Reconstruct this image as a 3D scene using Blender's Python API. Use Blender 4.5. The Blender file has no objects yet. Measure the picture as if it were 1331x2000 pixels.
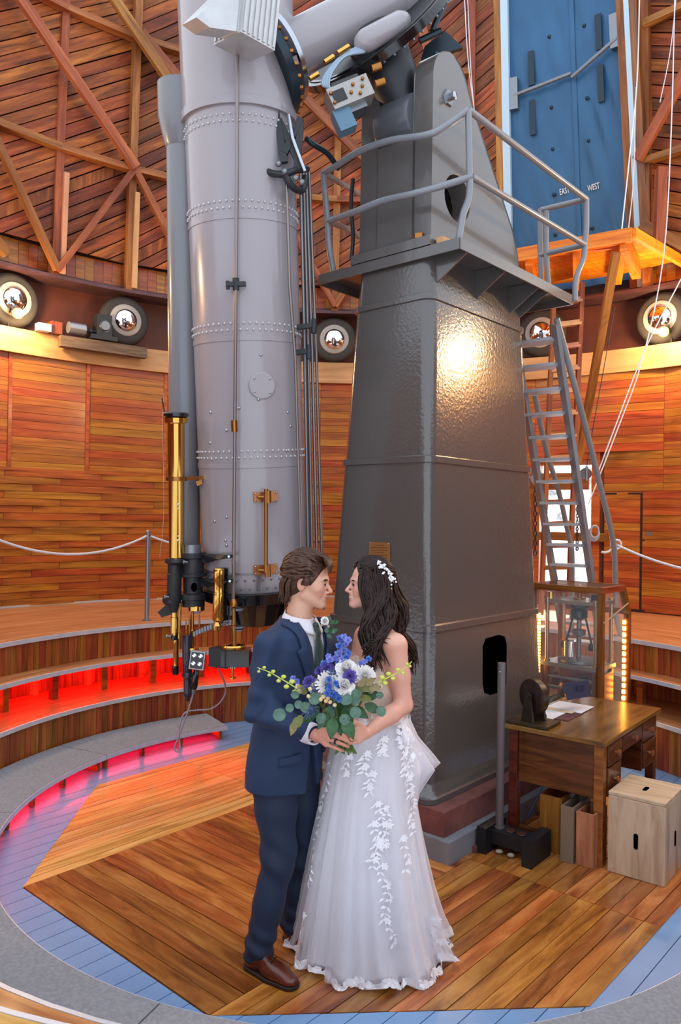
import bpy, math, random
import numpy as np
from mathutils import Vector, Matrix, Quaternion
random.seed(7)
R_ = math.radians
scene = bpy.context.scene
COL = scene.collection

# ------------------------------------------------------------------ camera
FPX, ROLL, PITCH, CAMH = 1507.0, -0.015, -0.006, 1.944
_cr, _sr = math.cos(ROLL), math.sin(ROLL)
_cp, _sp = math.cos(PITCH), math.sin(PITCH)
_fw = Vector((0, _cp, -_sp)); _up0 = Vector((0, _sp, _cp)); _X = Vector((1, 0, 0))
_right = _X * _cr - _up0 * _sr
_up = _X * _sr + _up0 * _cr
cam_data = bpy.data.cameras.new('camera')
cam = bpy.data.objects.new('camera', cam_data); COL.objects.link(cam)
m = Matrix.Identity(4)
for i in range(3):
    m[i][0] = _right[i]; m[i][1] = _up[i]; m[i][2] = -_fw[i]
m[2][3] = CAMH
cam.matrix_world = m
cam_data.sensor_fit = 'VERTICAL'; cam_data.sensor_height = 36.0; cam_data.sensor_width = 24.0
cam_data.lens = FPX / 2000 * 36.0
cam_data.clip_start = 0.02
scene.camera = cam

# ------------------------------------------------------------------ world, large lights, exposure
world = bpy.data.worlds.new('world'); scene.world = world; world.use_nodes = True
bg = world.node_tree.nodes['Background']
bg.inputs[0].default_value = (0.80, 0.88, 1.0, 1); bg.inputs[1].default_value = 1.15
sun_d = bpy.data.lights.new('sun', 'SUN'); sun_d.energy = 9.0; sun_d.angle = 0.01; sun_d.color = (1, .96, .9)
sun = bpy.data.objects.new('sun', sun_d); COL.objects.link(sun)
sun.rotation_euler = Vector((-.45, -.78, -.50)).to_track_quat('-Z', 'Y').to_euler()
vs = scene.view_settings
vs.view_transform = 'Standard'; vs.look = 'None'; vs.exposure = 0.55; vs.gamma = 1.0
vs.use_curve_mapping = False

# ------------------------------------------------------------------ helpers
CX, CY = 0.162, 4.88            # the axis of the round building
def lin(h):
    h = h.lstrip('#'); out = []
    for i in (0, 2, 4):
        c = int(h[i:i+2], 16) / 255
        out.append(c/12.92 if c <= 0.04045 else ((c+0.055)/1.055)**2.4)
    return (*out, 1)
def pol(a, r, z=0.0):           # bearing in degrees from +Y, clockwise seen from above
    a = R_(a); return Vector((CX + r*math.sin(a), CY + r*math.cos(a), z))
def ray(x, y):                  # direction of a photograph pixel, per metre of depth
    u = (x-665.5)/FPX; v = (y-1000)/FPX
    u, v = u*_cr - v*_sr, u*_sr + v*_cr
    Y = _cp - _sp*v; dn = _sp + _cp*v
    return Vector((u/Y, 1, -dn/Y))
def at(x, y, Y):                # the point seen at a pixel, Y metres in front of the camera
    d = ray(x, y); return Vector((d.x*Y, Y, CAMH + d.z*Y))
def atr(x, y, r):               # ... on the upright cylinder of radius r round the building's axis
    d = ray(x, y); a = d.x**2 + 1; b = -2*(d.x*CX + CY); c = CX*CX + CY*CY - r*r
    return at(x, y, (-b + math.sqrt(b*b - 4*a*c)) / (2*a))
WORG = {}                       # world origin of every built object
def _mesh(name, V, F, UV=None, smooth=None):
    me = bpy.data.meshes.new(name)
    me.from_pydata([tuple(v) for v in V], [], F)
    if UV is not None and len(UV) == sum(len(f) for f in F):
        l = me.uv_layers.new(name='UVMap')
        l.data.foreach_set('uv', [c for uv in UV for c in uv])
    if smooth is not None:
        me.shade_smooth()
        if smooth < 179: me.set_sharp_from_angle(angle=R_(smooth))
    return me
def props(o, label=None, cat=None, group=None, kind=None):
    if label: o['label'] = label
    if cat: o['category'] = cat
    if group: o['group'] = group
    if kind: o['kind'] = kind
    return o
def empty(name, loc, label=None, cat=None, group=None, kind=None):
    o = bpy.data.objects.new(name, None); COL.objects.link(o)
    o.empty_display_size = 0.05
    o.location = loc; WORG[o.name] = Vector(loc)
    return props(o, label, cat, group, kind)
def put(name, me, mat, parent, origin, rot=None):
    o = bpy.data.objects.new(name, me); COL.objects.link(o)
    if mat is not None and len(me.materials) == 0: me.materials.append(mat)
    o.location = Vector(origin) - (WORG[parent.name] if parent else Vector())
    if rot is not None: o.rotation_euler = rot
    if parent: o.parent = parent
    WORG[o.name] = Vector(origin)
    return o
class MB:
    """collects primitive shapes given in world space; build() links them as one mesh object"""
    def __init__(s): s.V = []; s.F = []; s.U = []
    def add(s, V, F, U=None):
        n = len(s.V); s.V += [Vector(v) for v in V]
        s.F += [tuple(i+n for i in f) for f in F]
        if U is None: U = [(0, 0)] * sum(len(f) for f in F)
        s.U += U
    def hexa(s, P, L=None, uo=None):
        """8 corners: 0-3 bottom ring, 4-7 top ring; u runs along corner 0->1"""
        F = [(0,3,2,1),(4,5,6,7),(0,1,5,4),(1,2,6,5),(2,3,7,6),(3,0,4,7)]
        P = [Vector(p) for p in P]
        lx = (P[1]-P[0]).length; ly = (P[3]-P[0]).length; lz = (P[4]-P[0]).length
        u0, v0 = uo if uo else (random.random()*20, random.random()*20)
        loc = [(0,0,0),(lx,0,0),(lx,ly,0),(0,ly,0),(0,0,lz),(lx,0,lz),(lx,ly,lz),(0,ly,lz)]
        U = []
        for fi, f in enumerate(F):
            for i in f:
                x, y, z = loc[i]
                if fi < 2: U.append((u0+x, v0+y))
                elif fi in (2, 4): U.append((u0+x, v0+z+ly))
                else: U.append((u0+x+y, v0+z))
        s.add(P, F, U)
    def box(s, c, d, M=None):
        """c centre, d full size, M 3x3 axes; u runs along the longest side"""
        c = Vector(c); d = list(d)
        ax = [Vector((1,0,0)), Vector((0,1,0)), Vector((0,0,1))]
        if M is not None: ax = [Vector(M.col[i]) for i in range(3)]
        k = max(range(3), key=lambda i: d[i]); o = [k, (k+1) % 3, (k+2) % 3]
        e = [ax[i]*d[i]/2 for i in o]
        P = [c-e[0]-e[1]-e[2], c+e[0]-e[1]-e[2], c+e[0]+e[1]-e[2], c-e[0]+e[1]-e[2],
             c-e[0]-e[1]+e[2], c+e[0]-e[1]+e[2], c+e[0]+e[1]+e[2], c-e[0]+e[1]+e[2]]
        s.hexa(P)
    def bar(s, a, b, w, h, up=(0,0,1)):
        """rectangular bar from a to b; w across, h along 'up'"""
        a = Vector(a); b = Vector(b); x = (b-a).normalized(); u = Vector(up)
        y = u.cross(x)
        if y.length < 1e-5: y = Vector((0,1,0)).cross(x)
        y.normalize(); z = x.cross(y)
        M = Matrix((x, y, z)).transposed()
        c = (a+b)/2; L = (b-a).length
        e = [x*L/2, y*w/2, z*h/2]
        s.hexa([c-e[0]-e[1]-e[2], c+e[0]-e[1]-e[2], c+e[0]+e[1]-e[2], c-e[0]+e[1]-e[2],
                c-e[0]-e[1]+e[2], c+e[0]-e[1]+e[2], c+e[0]+e[1]+e[2], c-e[0]+e[1]+e[2]])
    def rev(s, a, b, prof, n=20, caps=True):
        """surface of revolution about a->b; prof = [(t along in metres, radius)]"""
        a = Vector(a); x = (Vector(b)-a).normalized()
        y = x.orthogonal().normalized()
        if abs(x.z) < 0.95: y = Vector((0,0,1)).cross(x).normalized()
        z = x.cross(y); V = []; F = []; U = []
        for t, r in prof:
            for k in range(n):
                th = 2*math.pi*k/n
                V.append(a + x*t + (y*math.cos(th) + z*math.sin(th))*max(r, 1e-5))
        for j in range(len(prof)-1):
            for k in range(n):
                k2 = (k+1) % n
                F.append((j*n+k, j*n+k2, (j+1)*n+k2, (j+1)*n+k))
                for (jj, kk) in ((j,k),(j,k+1),(j+1,k+1),(j+1,k)):
                    U.append((prof[jj][0], kk/n*2*math.pi*max(prof[jj][1],.01)))
        if caps:
            F.append(tuple(range(n-1, -1, -1))); U += [(V[i].x, V[i].y) for i in range(n-1, -1, -1)]
            q = (len(prof)-1)*n
            F.append(tuple(range(q, q+n))); U += [(V[i].x, V[i].y) for i in range(q, q+n)]
        s.add(V, F, U)
    def cyl(s, a, b, r, r2=None, n=16):
        L = (Vector(b)-Vector(a)).length
        s.rev(a, b, [(0, r), (L, r if r2 is None else r2)], n)
    def ball(s, c, r, n=12, sq=(1,1,1)):
        c = Vector(c); m_ = max(4, n//2); V = []; F = []
        for j in range(m_+1):
            ph = math.pi*j/m_
            for k in range(n):
                th = 2*math.pi*k/n
                V.append(c + Vector((math.sin(ph)*math.cos(th)*r*sq[0], math.sin(ph)*math.sin(th)*r*sq[1], math.cos(ph)*r*sq[2])))
        for j in range(m_):
            for k in range(n):
                k2 = (k+1) % n
                F.append((j*n+k, (j+1)*n+k, (j+1)*n+k2, j*n+k2))
        s.add(V, F)
    def sweep(s, pts, r, n=8, caps=True, closed=False, flat=None):
        """tube along points; r a number or one per point; flat = (vector, factor) squashes it"""
        P = [Vector(p) for p in pts]; N = len(P)
        rr = r if isinstance(r, (list, tuple)) else [r]*N
        V = []; F = []; U = []; prev = None; L = 0
        Ls = []
        for i in range(N):
            if closed: t = P[(i+1) % N] - P[i-1]
            else: t = P[min(i+1, N-1)] - P[max(i-1, 0)]
            if t.length < 1e-9: t = Vector((0,0,1))
            t.normalize()
            if prev is None: y = t.orthogonal().normalized()
            else:
                y = prev - t*prev.dot(t)
                y = y.normalized() if y.length > 1e-6 else t.orthogonal().normalized()
            prev = y; z = t.cross(y)
            if i: L += (P[i]-P[i-1]).length
            Ls.append(L)
            for k in range(n):
                th = 2*math.pi*k/n
                o = (y*math.cos(th) + z*math.sin(th))*rr[i]
                if flat is not None:
                    fv = Vector(flat[0]).normalized(); o = o - fv*o.dot(fv)*(1-flat[1])
                V.append(P[i] + o)
        for i in range(N if closed else N-1):
            for k in range(n):
                k2 = (k+1) % n; i2 = (i+1) % N
                F.append((i*n+k, i*n+k2, i2*n+k2, i2*n+k))
                U += [(Ls[i], k/n*.3), (Ls[i], (k+1)/n*.3), (Ls[i2], (k+1)/n*.3), (Ls[i2], k/n*.3)]
        if caps and not closed:
            F.append(tuple(range(n-1, -1, -1))); U += [(0,0)]*n
            F.append(tuple(range((N-1)*n, N*n))); U += [(0,0)]*n
        s.add(V, F, U)
    def prism(s, poly, d):
        """planar polygon (world points) pushed by vector d; u along the first edge"""
        P = [Vector(p) for p in poly]; d = Vector(d); n = len(P)
        x = (P[1]-P[0]).normalized(); nn = d.normalized(); y = nn.cross(x)
        u0, v0 = random.random()*20, random.random()*20
        V = P + [p+d for p in P]
        F = [tuple(range(n-1, -1, -1)), tuple(range(n, 2*n))]
        uv = [(u0+(p-P[0]).dot(x), v0+(p-P[0]).dot(y)) for p in P]
        U = [uv[i] for i in range(n-1, -1, -1)] + [uv[i] for i in range(n)]
        for i in range(n):
            j = (i+1) % n
            F.append((i, j, n+j, n+i)); U += [uv[i], uv[j], (uv[j][0], uv[j][1]+d.length), (uv[i][0], uv[i][1]+d.length)]
        s.add(V, F, U)
    def grid(s, fn, nu, nv, cu=False, cv=False, uv=(1,1)):
        V = [fn(i/(nu if cu else nu-1), j/(nv if cv else nv-1)) for i in range(nu) for j in range(nv)]
        F = []; U = []
        for i in range(nu if cu else nu-1):
            for j in range(nv if cv else nv-1):
                i2 = (i+1) % nu; j2 = (j+1) % nv
                F.append((i*nv+j, i2*nv+j, i2*nv+j2, i*nv+j2))
                for a, b in ((i,j),(i+1,j),(i+1,j+1),(i,j+1)): U.append((a/nu*uv[0], b/nv*uv[1]))
        s.add(V, F, U)
    def arc(s, r0, r1, z0, z1, a0, a1, n=None):
        """solid ring sector about the building's axis; u runs along the arc"""
        n = n or max(1, int(abs(a1-a0)/3)); full = abs(abs(a1-a0)-360) < 1e-6
        V = []; F = []; U = []
        N = n if full else n+1
        u0 = random.random()*10
        for i in range(N):
            a = a0 + (a1-a0)*i/n
            V += [pol(a, r0, z0), pol(a, r1, z0), pol(a, r1, z1), pol(a, r0, z1)]
        for i in range(n):
            j = (i+1) % N
            ua = u0 + R_(a0+(a1-a0)*i/n)*r0; ub = u0 + R_(a0+(a1-a0)*(i+1)/n)*r0
            lens = [0, r1-r0, r1-r0+z1-z0, 2*(r1-r0)+z1-z0, 2*(r1-r0)+2*(z1-z0)]
            for k in range(4):
                k2 = (k+1) % 4
                F.append((4*i+k, 4*j+k, 4*j+k2, 4*i+k2))
                U += [(ua, lens[k]), (ub, lens[k]), (ub, lens[k+1]), (ua, lens[k+1])]
        if not full:
            F += [(0,1,2,3), (4*n+3, 4*n+2, 4*n+1, 4*n)]; U += [(0,0),(.1,0),(.1,.1),(0,.1)]*2
        s.add(V, F, U)
    def build(s, name, mat, parent=None, smooth=None, label=None, cat=None, group=None, kind=None, base=False):
        A = np.array([tuple(v) for v in s.V]); lo = A.min(0); hi = A.max(0)
        c = (lo+hi)/2
        if base: c[2] = lo[2]
        me = _mesh(name, A - c, s.F, s.U, smooth)
        o = put(name, me, mat, parent, Vector(c))
        return props(o, label, cat, group, kind)
def copy_tree(o, parent=None, dloc=None, loc=None, rz=None):
    c = o.copy(); COL.objects.link(c); c.parent = parent
    if loc is not None: c.location = loc
    if rz is not None: c.rotation_euler.z = rz
    for ch in [x for x in o.children]: copy_tree(ch, c)
    return c
def lerp(a, b, t): return a + (b-a)*t
def bez(pts, n=24):
    """smooth curve through the points (Catmull-Rom)"""
    P = [Vector(p) for p in pts]; P = [P[0]*2-P[1]] + P + [P[-1]*2-P[-2]]
    out = []; seg = len(P)-3
    for k in range(n+1):
        t = k/n*seg; i = min(int(t), seg-1); t -= i
        a, b, c, d = P[i:i+4]
        out.append(0.5*((2*b) + (c-a)*t + (2*a-5*b+4*c-d)*t*t + (3*b-a-3*c+d)*t*t*t))
    return out

# ------------------------------------------------------------------ materials
M = {}
def _new(name):
    m_ = bpy.data.materials.new(name); m_.use_nodes = True
    nt = m_.node_tree; b = nt.nodes['Principled BSDF']; M[name] = m_
    return m_, nt, b
def N(nt, t, **kw):
    n = nt.nodes.new(t)
    for k, v in kw.items(): setattr(n, k, v)
    return n
def paint(name, col, rough=0.5, metal=0.0, bump=0.0, bscale=60, var=0.0, vscale=3, coat=0.0, spec=None, emit=None, estr=0, col2=None, sheen=0):
    m_, nt, b = _new(name); c = lin(col)
    b.inputs['Base Color'].default_value = c
    b.inputs['Roughness'].default_value = rough; b.inputs['Metallic'].default_value = metal
    if coat: b.inputs['Coat Weight'].default_value = coat; b.inputs['Coat Roughness'].default_value = 0.08
    if spec is not None: b.inputs['Specular IOR Level'].default_value = spec
    if sheen: b.inputs['Sheen Weight'].default_value = sheen
    if emit: b.inputs['Emission Color'].default_value = lin(emit); b.inputs['Emission Strength'].default_value = estr
    tc = N(nt, 'ShaderNodeTexCoord')
    if var or col2:
        no = N(nt, 'ShaderNodeTexNoise'); no.inputs['Scale'].default_value = vscale; no.inputs['Detail'].default_value = 6
        nt.links.new(tc.outputs['Object'], no.inputs['Vector'])
        mx = N(nt, 'ShaderNodeMix', data_type='RGBA')
        rp = N(nt, 'ShaderNodeMapRange'); rp.inputs['From Min'].default_value = .35; rp.inputs['From Max'].default_value = .65
        nt.links.new(no.outputs['Fac'], rp.inputs['Value']); nt.links.new(rp.outputs[0], mx.inputs['Factor'])
        if col2: A_, B_ = c, lin(col2)
        else: A_, B_ = [min(1, x*(1+var)) for x in c[:3]]+[1], [x*(1-var) for x in c[:3]]+[1]
        mx.inputs['A'].default_value = A_; mx.inputs['B'].default_value = B_
        nt.links.new(mx.outputs['Result'], b.inputs['Base Color'])
    if bump:
        n2 = N(nt, 'ShaderNodeTexNoise'); n2.inputs['Scale'].default_value = bscale; n2.inputs['Detail'].default_value = 4
        nt.links.new(tc.outputs['Object'], n2.inputs['Vector'])
        bp = N(nt, 'ShaderNodeBump'); bp.inputs['Strength'].default_value = bump; bp.inputs['Distance'].default_value = 0.01
        nt.links.new(n2.outputs['Fac'], bp.inputs['Height']); nt.links.new(bp.outputs[0], b.inputs['Normal'])
        if coat: nt.links.new(bp.outputs[0], b.inputs['Coat Normal'])
    return m_
def wood(name, dark, mid, light, rough=0.45, gs=(1.5, 22), spread=0.22, bump=0.12, coat=0.0, knots=0.0, hue=0.02):
    """plank wood: u of the UV map runs along the grain; every plank gets its own tone"""
    m_, nt, b = _new(name)
    uv = N(nt, 'ShaderNodeUVMap'); mp = N(nt, 'ShaderNodeMapping')
    oi = N(nt, 'ShaderNodeObjectInfo'); ge = N(nt, 'ShaderNodeNewGeometry')
    ad = N(nt, 'ShaderNodeMath', operation='ADD'); fr = N(nt, 'ShaderNodeMath', operation='FRACT')
    nt.links.new(oi.outputs['Random'], ad.inputs[0]); nt.links.new(ge.outputs['Random Per Island'], ad.inputs[1])
    nt.links.new(ad.outputs[0], fr.inputs[0])
    off = N(nt, 'ShaderNodeMath', operation='MULTIPLY'); off.inputs[1].default_value = 37
    nt.links.new(fr.outputs[0], off.inputs[0])
    cmb = N(nt, 'ShaderNodeCombineXYZ')
    nt.links.new(off.outputs[0], cmb.inputs[0]); nt.links.new(off.outputs[0], cmb.inputs[2])
    vad = N(nt, 'ShaderNodeVectorMath', operation='ADD')
    nt.links.new(uv.outputs[0], mp.inputs[0]); mp.inputs['Scale'].default_value = (gs[0], gs[1], 1)
    nt.links.new(mp.outputs[0], vad.inputs[0]); nt.links.new(cmb.outputs[0], vad.inputs[1])
    no = N(nt, 'ShaderNodeTexNoise'); no.inputs['Scale'].default_value = 1.0; no.inputs['Detail'].default_value = 5
    no.inputs['Roughness'].default_value = .6; no.inputs['Distortion'].default_value = .7
    nt.links.new(vad.outputs[0], no.inputs['Vector'])
    cr = N(nt, 'ShaderNodeValToRGB')
    e = cr.color_ramp.elements
    e[0].position = .30; e[0].color = lin(dark); e[1].position = .72; e[1].color = lin(light)
    q = e.new(.5); q.color = lin(mid)
    nt.links.new(no.outputs['Fac'], cr.inputs['Fac'])
    hs = N(nt, 'ShaderNodeHueSaturation')
    mr = N(nt, 'ShaderNodeMapRange'); mr.inputs['To Min'].default_value = 1-spread; mr.inputs['To Max'].default_value = 1+spread
    nt.links.new(fr.outputs[0], mr.inputs['Value']); nt.links.new(mr.outputs[0], hs.inputs['Value'])
    f2 = N(nt, 'ShaderNodeMath', operation='MULTIPLY'); f2.inputs[1].default_value = 7.31
    f3 = N(nt, 'ShaderNodeMath', operation='FRACT'); nt.links.new(fr.outputs[0], f2.inputs[0]); nt.links.new(f2.outputs[0], f3.inputs[0])
    mh = N(nt, 'ShaderNodeMapRange'); mh.inputs['To Min'].default_value = .5-hue; mh.inputs['To Max'].default_value = .5+hue
    nt.links.new(f3.outputs[0], mh.inputs['Value']); nt.links.new(mh.outputs[0], hs.inputs['Hue'])
    nt.links.new(cr.outputs[0], hs.inputs['Color']); nt.links.new(hs.outputs[0], b.inputs['Base Color'])
    b.inputs['Roughness'].default_value = rough
    if coat: b.inputs['Coat Weight'].default_value = coat; b.inputs['Coat Roughness'].default_value = .15
    if bump:
        bp = N(nt, 'ShaderNodeBump'); bp.inputs['Strength'].default_value = bump; bp.inputs['Distance'].default_value = .004
        nt.links.new(no.outputs['Fac'], bp.inputs['Height']); nt.links.new(bp.outputs[0], b.inputs['Normal'])
    return m_
def glass(name, col='#ffffff', alpha=0.12, rough=0.02):
    m_, nt, b = _new(name)
    b.inputs['Base Color'].default_value = lin(col); b.inputs['Roughness'].default_value = rough
    b.inputs['Alpha'].default_value = alpha
    return m_
def emis(name, col, s):
    m_, nt, b = _new(name)
    b.inputs['Base Color'].default_value = lin(col)
    b.inputs['Emission Color'].default_value = lin(col); b.inputs['Emission Strength'].default_value = s
    return m_
wood('wall_wood', '#7e3d0d', '#a85a19', '#c2752a', rough=.38, spread=.14, coat=.15)
wood('dome_wood', '#4a1f08', '#8a4418', '#b8692c', rough=.6, spread=.42, gs=(1.5, 14), bump=.3, hue=.012)
wood('beam_wood', '#6e3a18', '#94552a', '#b57540', rough=.6, spread=.22, gs=(1.2, 12))
wood('plate_wood', '#b07850', '#c98f66', '#dba883', rough=.55, spread=.06, gs=(1.0, 6))
wood('floor_pale', '#a8702c', '#dca85c', '#f0c684', rough=.3, spread=.12, coat=.3, gs=(1.6, 16), hue=.008)
wood('floor_amber', '#66300f', '#a4622a', '#ca8c4a', rough=.27, spread=.32, coat=.4, gs=(1.8, 12), hue=.011)
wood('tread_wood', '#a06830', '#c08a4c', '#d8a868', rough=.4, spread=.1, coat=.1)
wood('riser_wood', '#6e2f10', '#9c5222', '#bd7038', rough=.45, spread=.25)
wood('desk_wood', '#33170a', '#552a12', '#70401e', rough=.28, spread=.08, coat=.35, gs=(3, 26))
wood('ash_wood', '#a08468', '#bea488', '#d0b89c', rough=.6, spread=.05, gs=(2.2, 16), hue=.004)
wood('deck_wood', '#c86a08', '#e58c18', '#f4a632', rough=.5, spread=.14)
wood('case_wood', '#5a2a10', '#85481c', '#a0602c', rough=.35, spread=.08, coat=.2)
paint('blue_floor', '#759ecd', .35, coat=.25, var=.08, vscale=4)
paint('carpet', '#979aa0', .95, bump=.6, bscale=160, var=.12, vscale=60)
paint('white_nosing', '#d6dae4', .35, metal=.2, var=.06, vscale=12)
paint('pier_paint', '#57524f', .2, bump=.19, bscale=48, coat=.9)
paint('pier_smooth', '#5e5a58', .24, bump=.03, bscale=20, coat=.6)
paint('rivet_paint', '#cfcacc', .25, metal=.3)
paint('tube_paint', '#a19a9e', .25, bump=.012, bscale=7, coat=.5)
paint('guide_paint', '#7f8084', .3, coat=.2)
paint('grey_pipe', '#85888e', .3, coat=.3)
paint('steel', '#b8bcc4', .22, metal=1.0)
paint('tread_steel', '#c6cad2', .35, metal=.35)
paint('dull_steel', '#8c9096', .42, metal=.9)
paint('chrome', '#e8eaee', .06, metal=1.0)
paint('brass', '#e0b05c', .15, metal=1.0)
paint('bronze', '#a8713a', .28, metal=.95)
paint('black_metal', '#26282d', .42, bump=.05)
paint('gloss_black', '#101114', .15, coat=.5)
paint('dark_teal', '#2b3a45', .3, metal=.5)
paint('purple_steel', '#5a3c40', .5, metal=.2, var=.2, vscale=6)
paint('tyre_rubber', '#3b3735', .75, var=.1, vscale=6)
paint('white_paint', '#e4e4e4', .5)
paint('shutter_blue', '#2e5f88', .38, metal=.15, bump=.25, bscale=2.2, var=.10, vscale=1.6)
paint('pale_blue_paint', '#b9d6ea', .5)
paint('red_concrete', '#7a4a44', .7, var=.25, vscale=8, bump=.2)
paint('grey_concrete', '#82868e', .6, var=.1, vscale=8)
paint('rope_white', '#dcdce4', .8, bump=.4, bscale=120)
paint('opening_shade', '#020203', 1.0, spec=0)  # flat black painted for the shade inside holes that are not cut
glass('pane', '#f4faff', .06)
# ================================================================== the round room
ZG, Z1, Z2, Z3 = 0.115, 0.368, 0.654, 0.917      # carpet step, lower tread, upper tread, gallery
RG, R1, R2, R3, RW = 2.15, 2.64, 2.80, 3.01, 5.0
ZB, ZT = 3.64, 3.90                               # wall plate
TH = R_(48.5)
D1 = Vector((math.cos(TH), math.sin(TH), 0)); D2 = Vector((-math.sin(TH), math.cos(TH), 0))
C0 = Vector((CX, CY, 0))
def fl(s, w, z=0): return C0 + D1*s + D2*w + Vector((0, 0, z))
APO, DIA, WCH = 1.829, 2.587, 0.758
def smax(w): return min(APO, DIA - abs(w))

# --- floor: an octagon of varnished planks let into blue painted boards
mb = MB(); mb.arc(0.0, R1+.05, -0.10, -0.026, 0, 360, 72)
floor = mb.build('floor', paint('subfloor', '#1c140e', .8), kind='structure')
def fplank(poly, mat, name, z1=0.0, th=.022):
    b = MB(); b.prism([Vector((p.x, p.y, z1-th)) for p in poly], (0, 0, th)); b.build(name, mat, floor)
G = .0022
def splits(w0, w1, zs, cuts, mat, name):
    """one plank lying along D1 between w0 and w1, cut at the given s"""
    a0, a1 = smax(w0), smax(w1)
    ed = [None] + cuts + [None]
    for i in range(len(ed)-1):
        l0 = -a0 if ed[i] is None else ed[i]+G; l1 = -a1 if ed[i] is None else ed[i]+G
        h0 = a0 if ed[i+1] is None else ed[i+1]-G; h1 = a1 if ed[i+1] is None else ed[i+1]-G
        fplank([fl(l0, w0+G), fl(h0, w0+G), fl(h1, w1-G), fl(l1, w1-G)], mat, name, zs + random.uniform(-.0012, .0012))
n = 16
for i in range(n):
    splits(lerp(WCH, APO, i/n), lerp(WCH, APO, (i+1)/n), 0, [0.013], M['floor_pale'], 'floor_plank')
n = 13
for i in range(n):
    w0, w1 = lerp(-APO, -WCH, i/n), lerp(-APO, -WCH, (i+1)/n)
    splits(w0, w1, 0, [0.05] if i % 2 else [0.05, random.uniform(.5, .8)], M['floor_amber'], 'floor_plank')
n = 40
for i in range(n):
    s0, s1 = lerp(-APO, APO, i/n), lerp(-APO, APO, (i+1)/n)
    fplank([fl(s0+G, WCH-G), fl(s0+G, -WCH+G), fl(s1-G, -WCH+G), fl(s1-G, WCH-G)], M['floor_amber'], 'floor_plank', random.uniform(-.0012, .0012))
n = 50; RB = R1 + .03
for i in range(n):
    w0, w1 = lerp(-RB, RB, i/n), lerp(-RB, RB, (i+1)/n)
    c0, c1 = math.sqrt(max(0, RB*RB-w0*w0)), math.sqrt(max(0, RB*RB-w1*w1))
    for sg in (-1, 1):
        if abs((w0+w1)/2) > APO:
            if sg == 1: fplank([fl(-c0, w0+G), fl(c0, w0+G), fl(c1, w1-G), fl(-c1, w1-G)], M['blue_floor'], 'painted_floor_board', -.003)
        else:
            i0, i1 = smax(min(APO, max(-APO, w0)))+.004, smax(min(APO, max(-APO, w1)))+.004
            p = [fl(sg*i0, w0+G), fl(sg*c0, w0+G), fl(sg*c1, w1-G), fl(sg*i1, w1-G)]
            if sg < 0: p = p[::-1]
            fplank(p, M['blue_floor'], 'painted_floor_board', -.003)

# --- carpeted curved steps on the blue floor, open below, red light inside
red = emis('red_led', '#ff0a1e', 30)
for k in range(6):
    a0 = -31.5 - k*31.6; a1 = a0 - 31.4
    if k == 1: pass
    st = empty('curved_step', pol((a0+a1)/2, RG, 0), 'grey carpeted curved step %s' % (
        ['ending beside the hanging telescope eyepieces, red light under it', 'beside the corner of the pale floor planks',
         'at the left of the blue floor, white edged', 'in front of the lower corner of the floor octagon',
         'across the near edge of the varnished floor', 'by the blue boards near the wooden crate'][k]), 'step', 'carpeted steps round the floor')
    b = MB(); b.arc(RG-.009, R1-.019, ZG-.022, ZG, a1, a0, 24); b.build('carpet_top', M['carpet'], st)
    b = MB(); b.arc(RG-.015, RG-.0095, ZG-.036, ZG-.003, a1, a0, 24); b.build('metal_edge', M['white_nosing'], st, label='white metal edging strip')
    for j in range(4):
        aa = a0 - 1.0 - j*9.8
        b = MB(); b.arc(RG+.02, RG+.055 if j else R1-.04, 0.001, ZG-.023, aa-.55, aa+.1, 1); b.build('support_block', M['beam_wood'], st)
    if k < 3:
        b = MB(); b.arc(RG+.11, RG+.13, ZG-.029, ZG-.0225, a1+1, a0-2, 14); b.build('light_strip', red, st, label='red light strip')
# --- lower riser, lower tread, upper tread on posts, upper riser, gallery floor
GROOVE = []
def boards(name, r, z0, z1, a0, a1, wdt, mat, parent=None, th=.02, kind=None, label=None):
    """upright tongue-and-groove boards joined in one mesh (too narrow to tell apart singly)"""
    b = MB(); da = math.degrees(wdt/r); n_ = max(1, int(round((a1-a0)/da))); da = (a1-a0)/n_
    for i in range(n_):
        q0, q1 = a0+i*da+da*.03, a0+(i+1)*da-da*.03; pr = random.uniform(0, .002)
        A_, B_ = pol(q0, r-pr), pol(q1, r-pr); C_, D_ = pol(q1, r+th), pol(q0, r+th)
        up = Vector((0,0,z1-z0)); lo = Vector((0,0,z0))
        b.hexa([A_+lo, A_+lo+up, D_+lo+up, D_+lo, B_+lo, B_+lo+up, C_+lo+up, C_+lo])
    return b.build(name, mat, parent, kind=kind, label=label)
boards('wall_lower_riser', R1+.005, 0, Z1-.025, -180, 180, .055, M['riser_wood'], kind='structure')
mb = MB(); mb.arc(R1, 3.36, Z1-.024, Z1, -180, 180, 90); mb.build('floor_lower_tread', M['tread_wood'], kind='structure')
mb = MB(); mb.arc(R1-.018, R1-.001, Z1-.03, Z1+.002, -180, 180, 90); mb.build('trim_1', M['white_nosing'], kind='structure')
TA = 100
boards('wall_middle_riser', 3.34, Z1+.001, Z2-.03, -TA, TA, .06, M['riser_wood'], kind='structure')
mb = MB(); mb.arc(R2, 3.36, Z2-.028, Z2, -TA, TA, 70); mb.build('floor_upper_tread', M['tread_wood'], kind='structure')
mb = MB(); mb.arc(R2-.018, R2-.001, Z2-.03, Z2+.002, -TA, TA, 70); mb.build('trim_2', M['white_nosing'], kind='structure')
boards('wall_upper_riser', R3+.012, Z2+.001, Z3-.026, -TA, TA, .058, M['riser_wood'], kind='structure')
mb = MB(); mb.arc(R3, RW+.02, Z3-.024, Z3, -TA, TA, 70); galf = mb.build('floor_gallery', M['tread_wood'], kind='structure')
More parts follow.
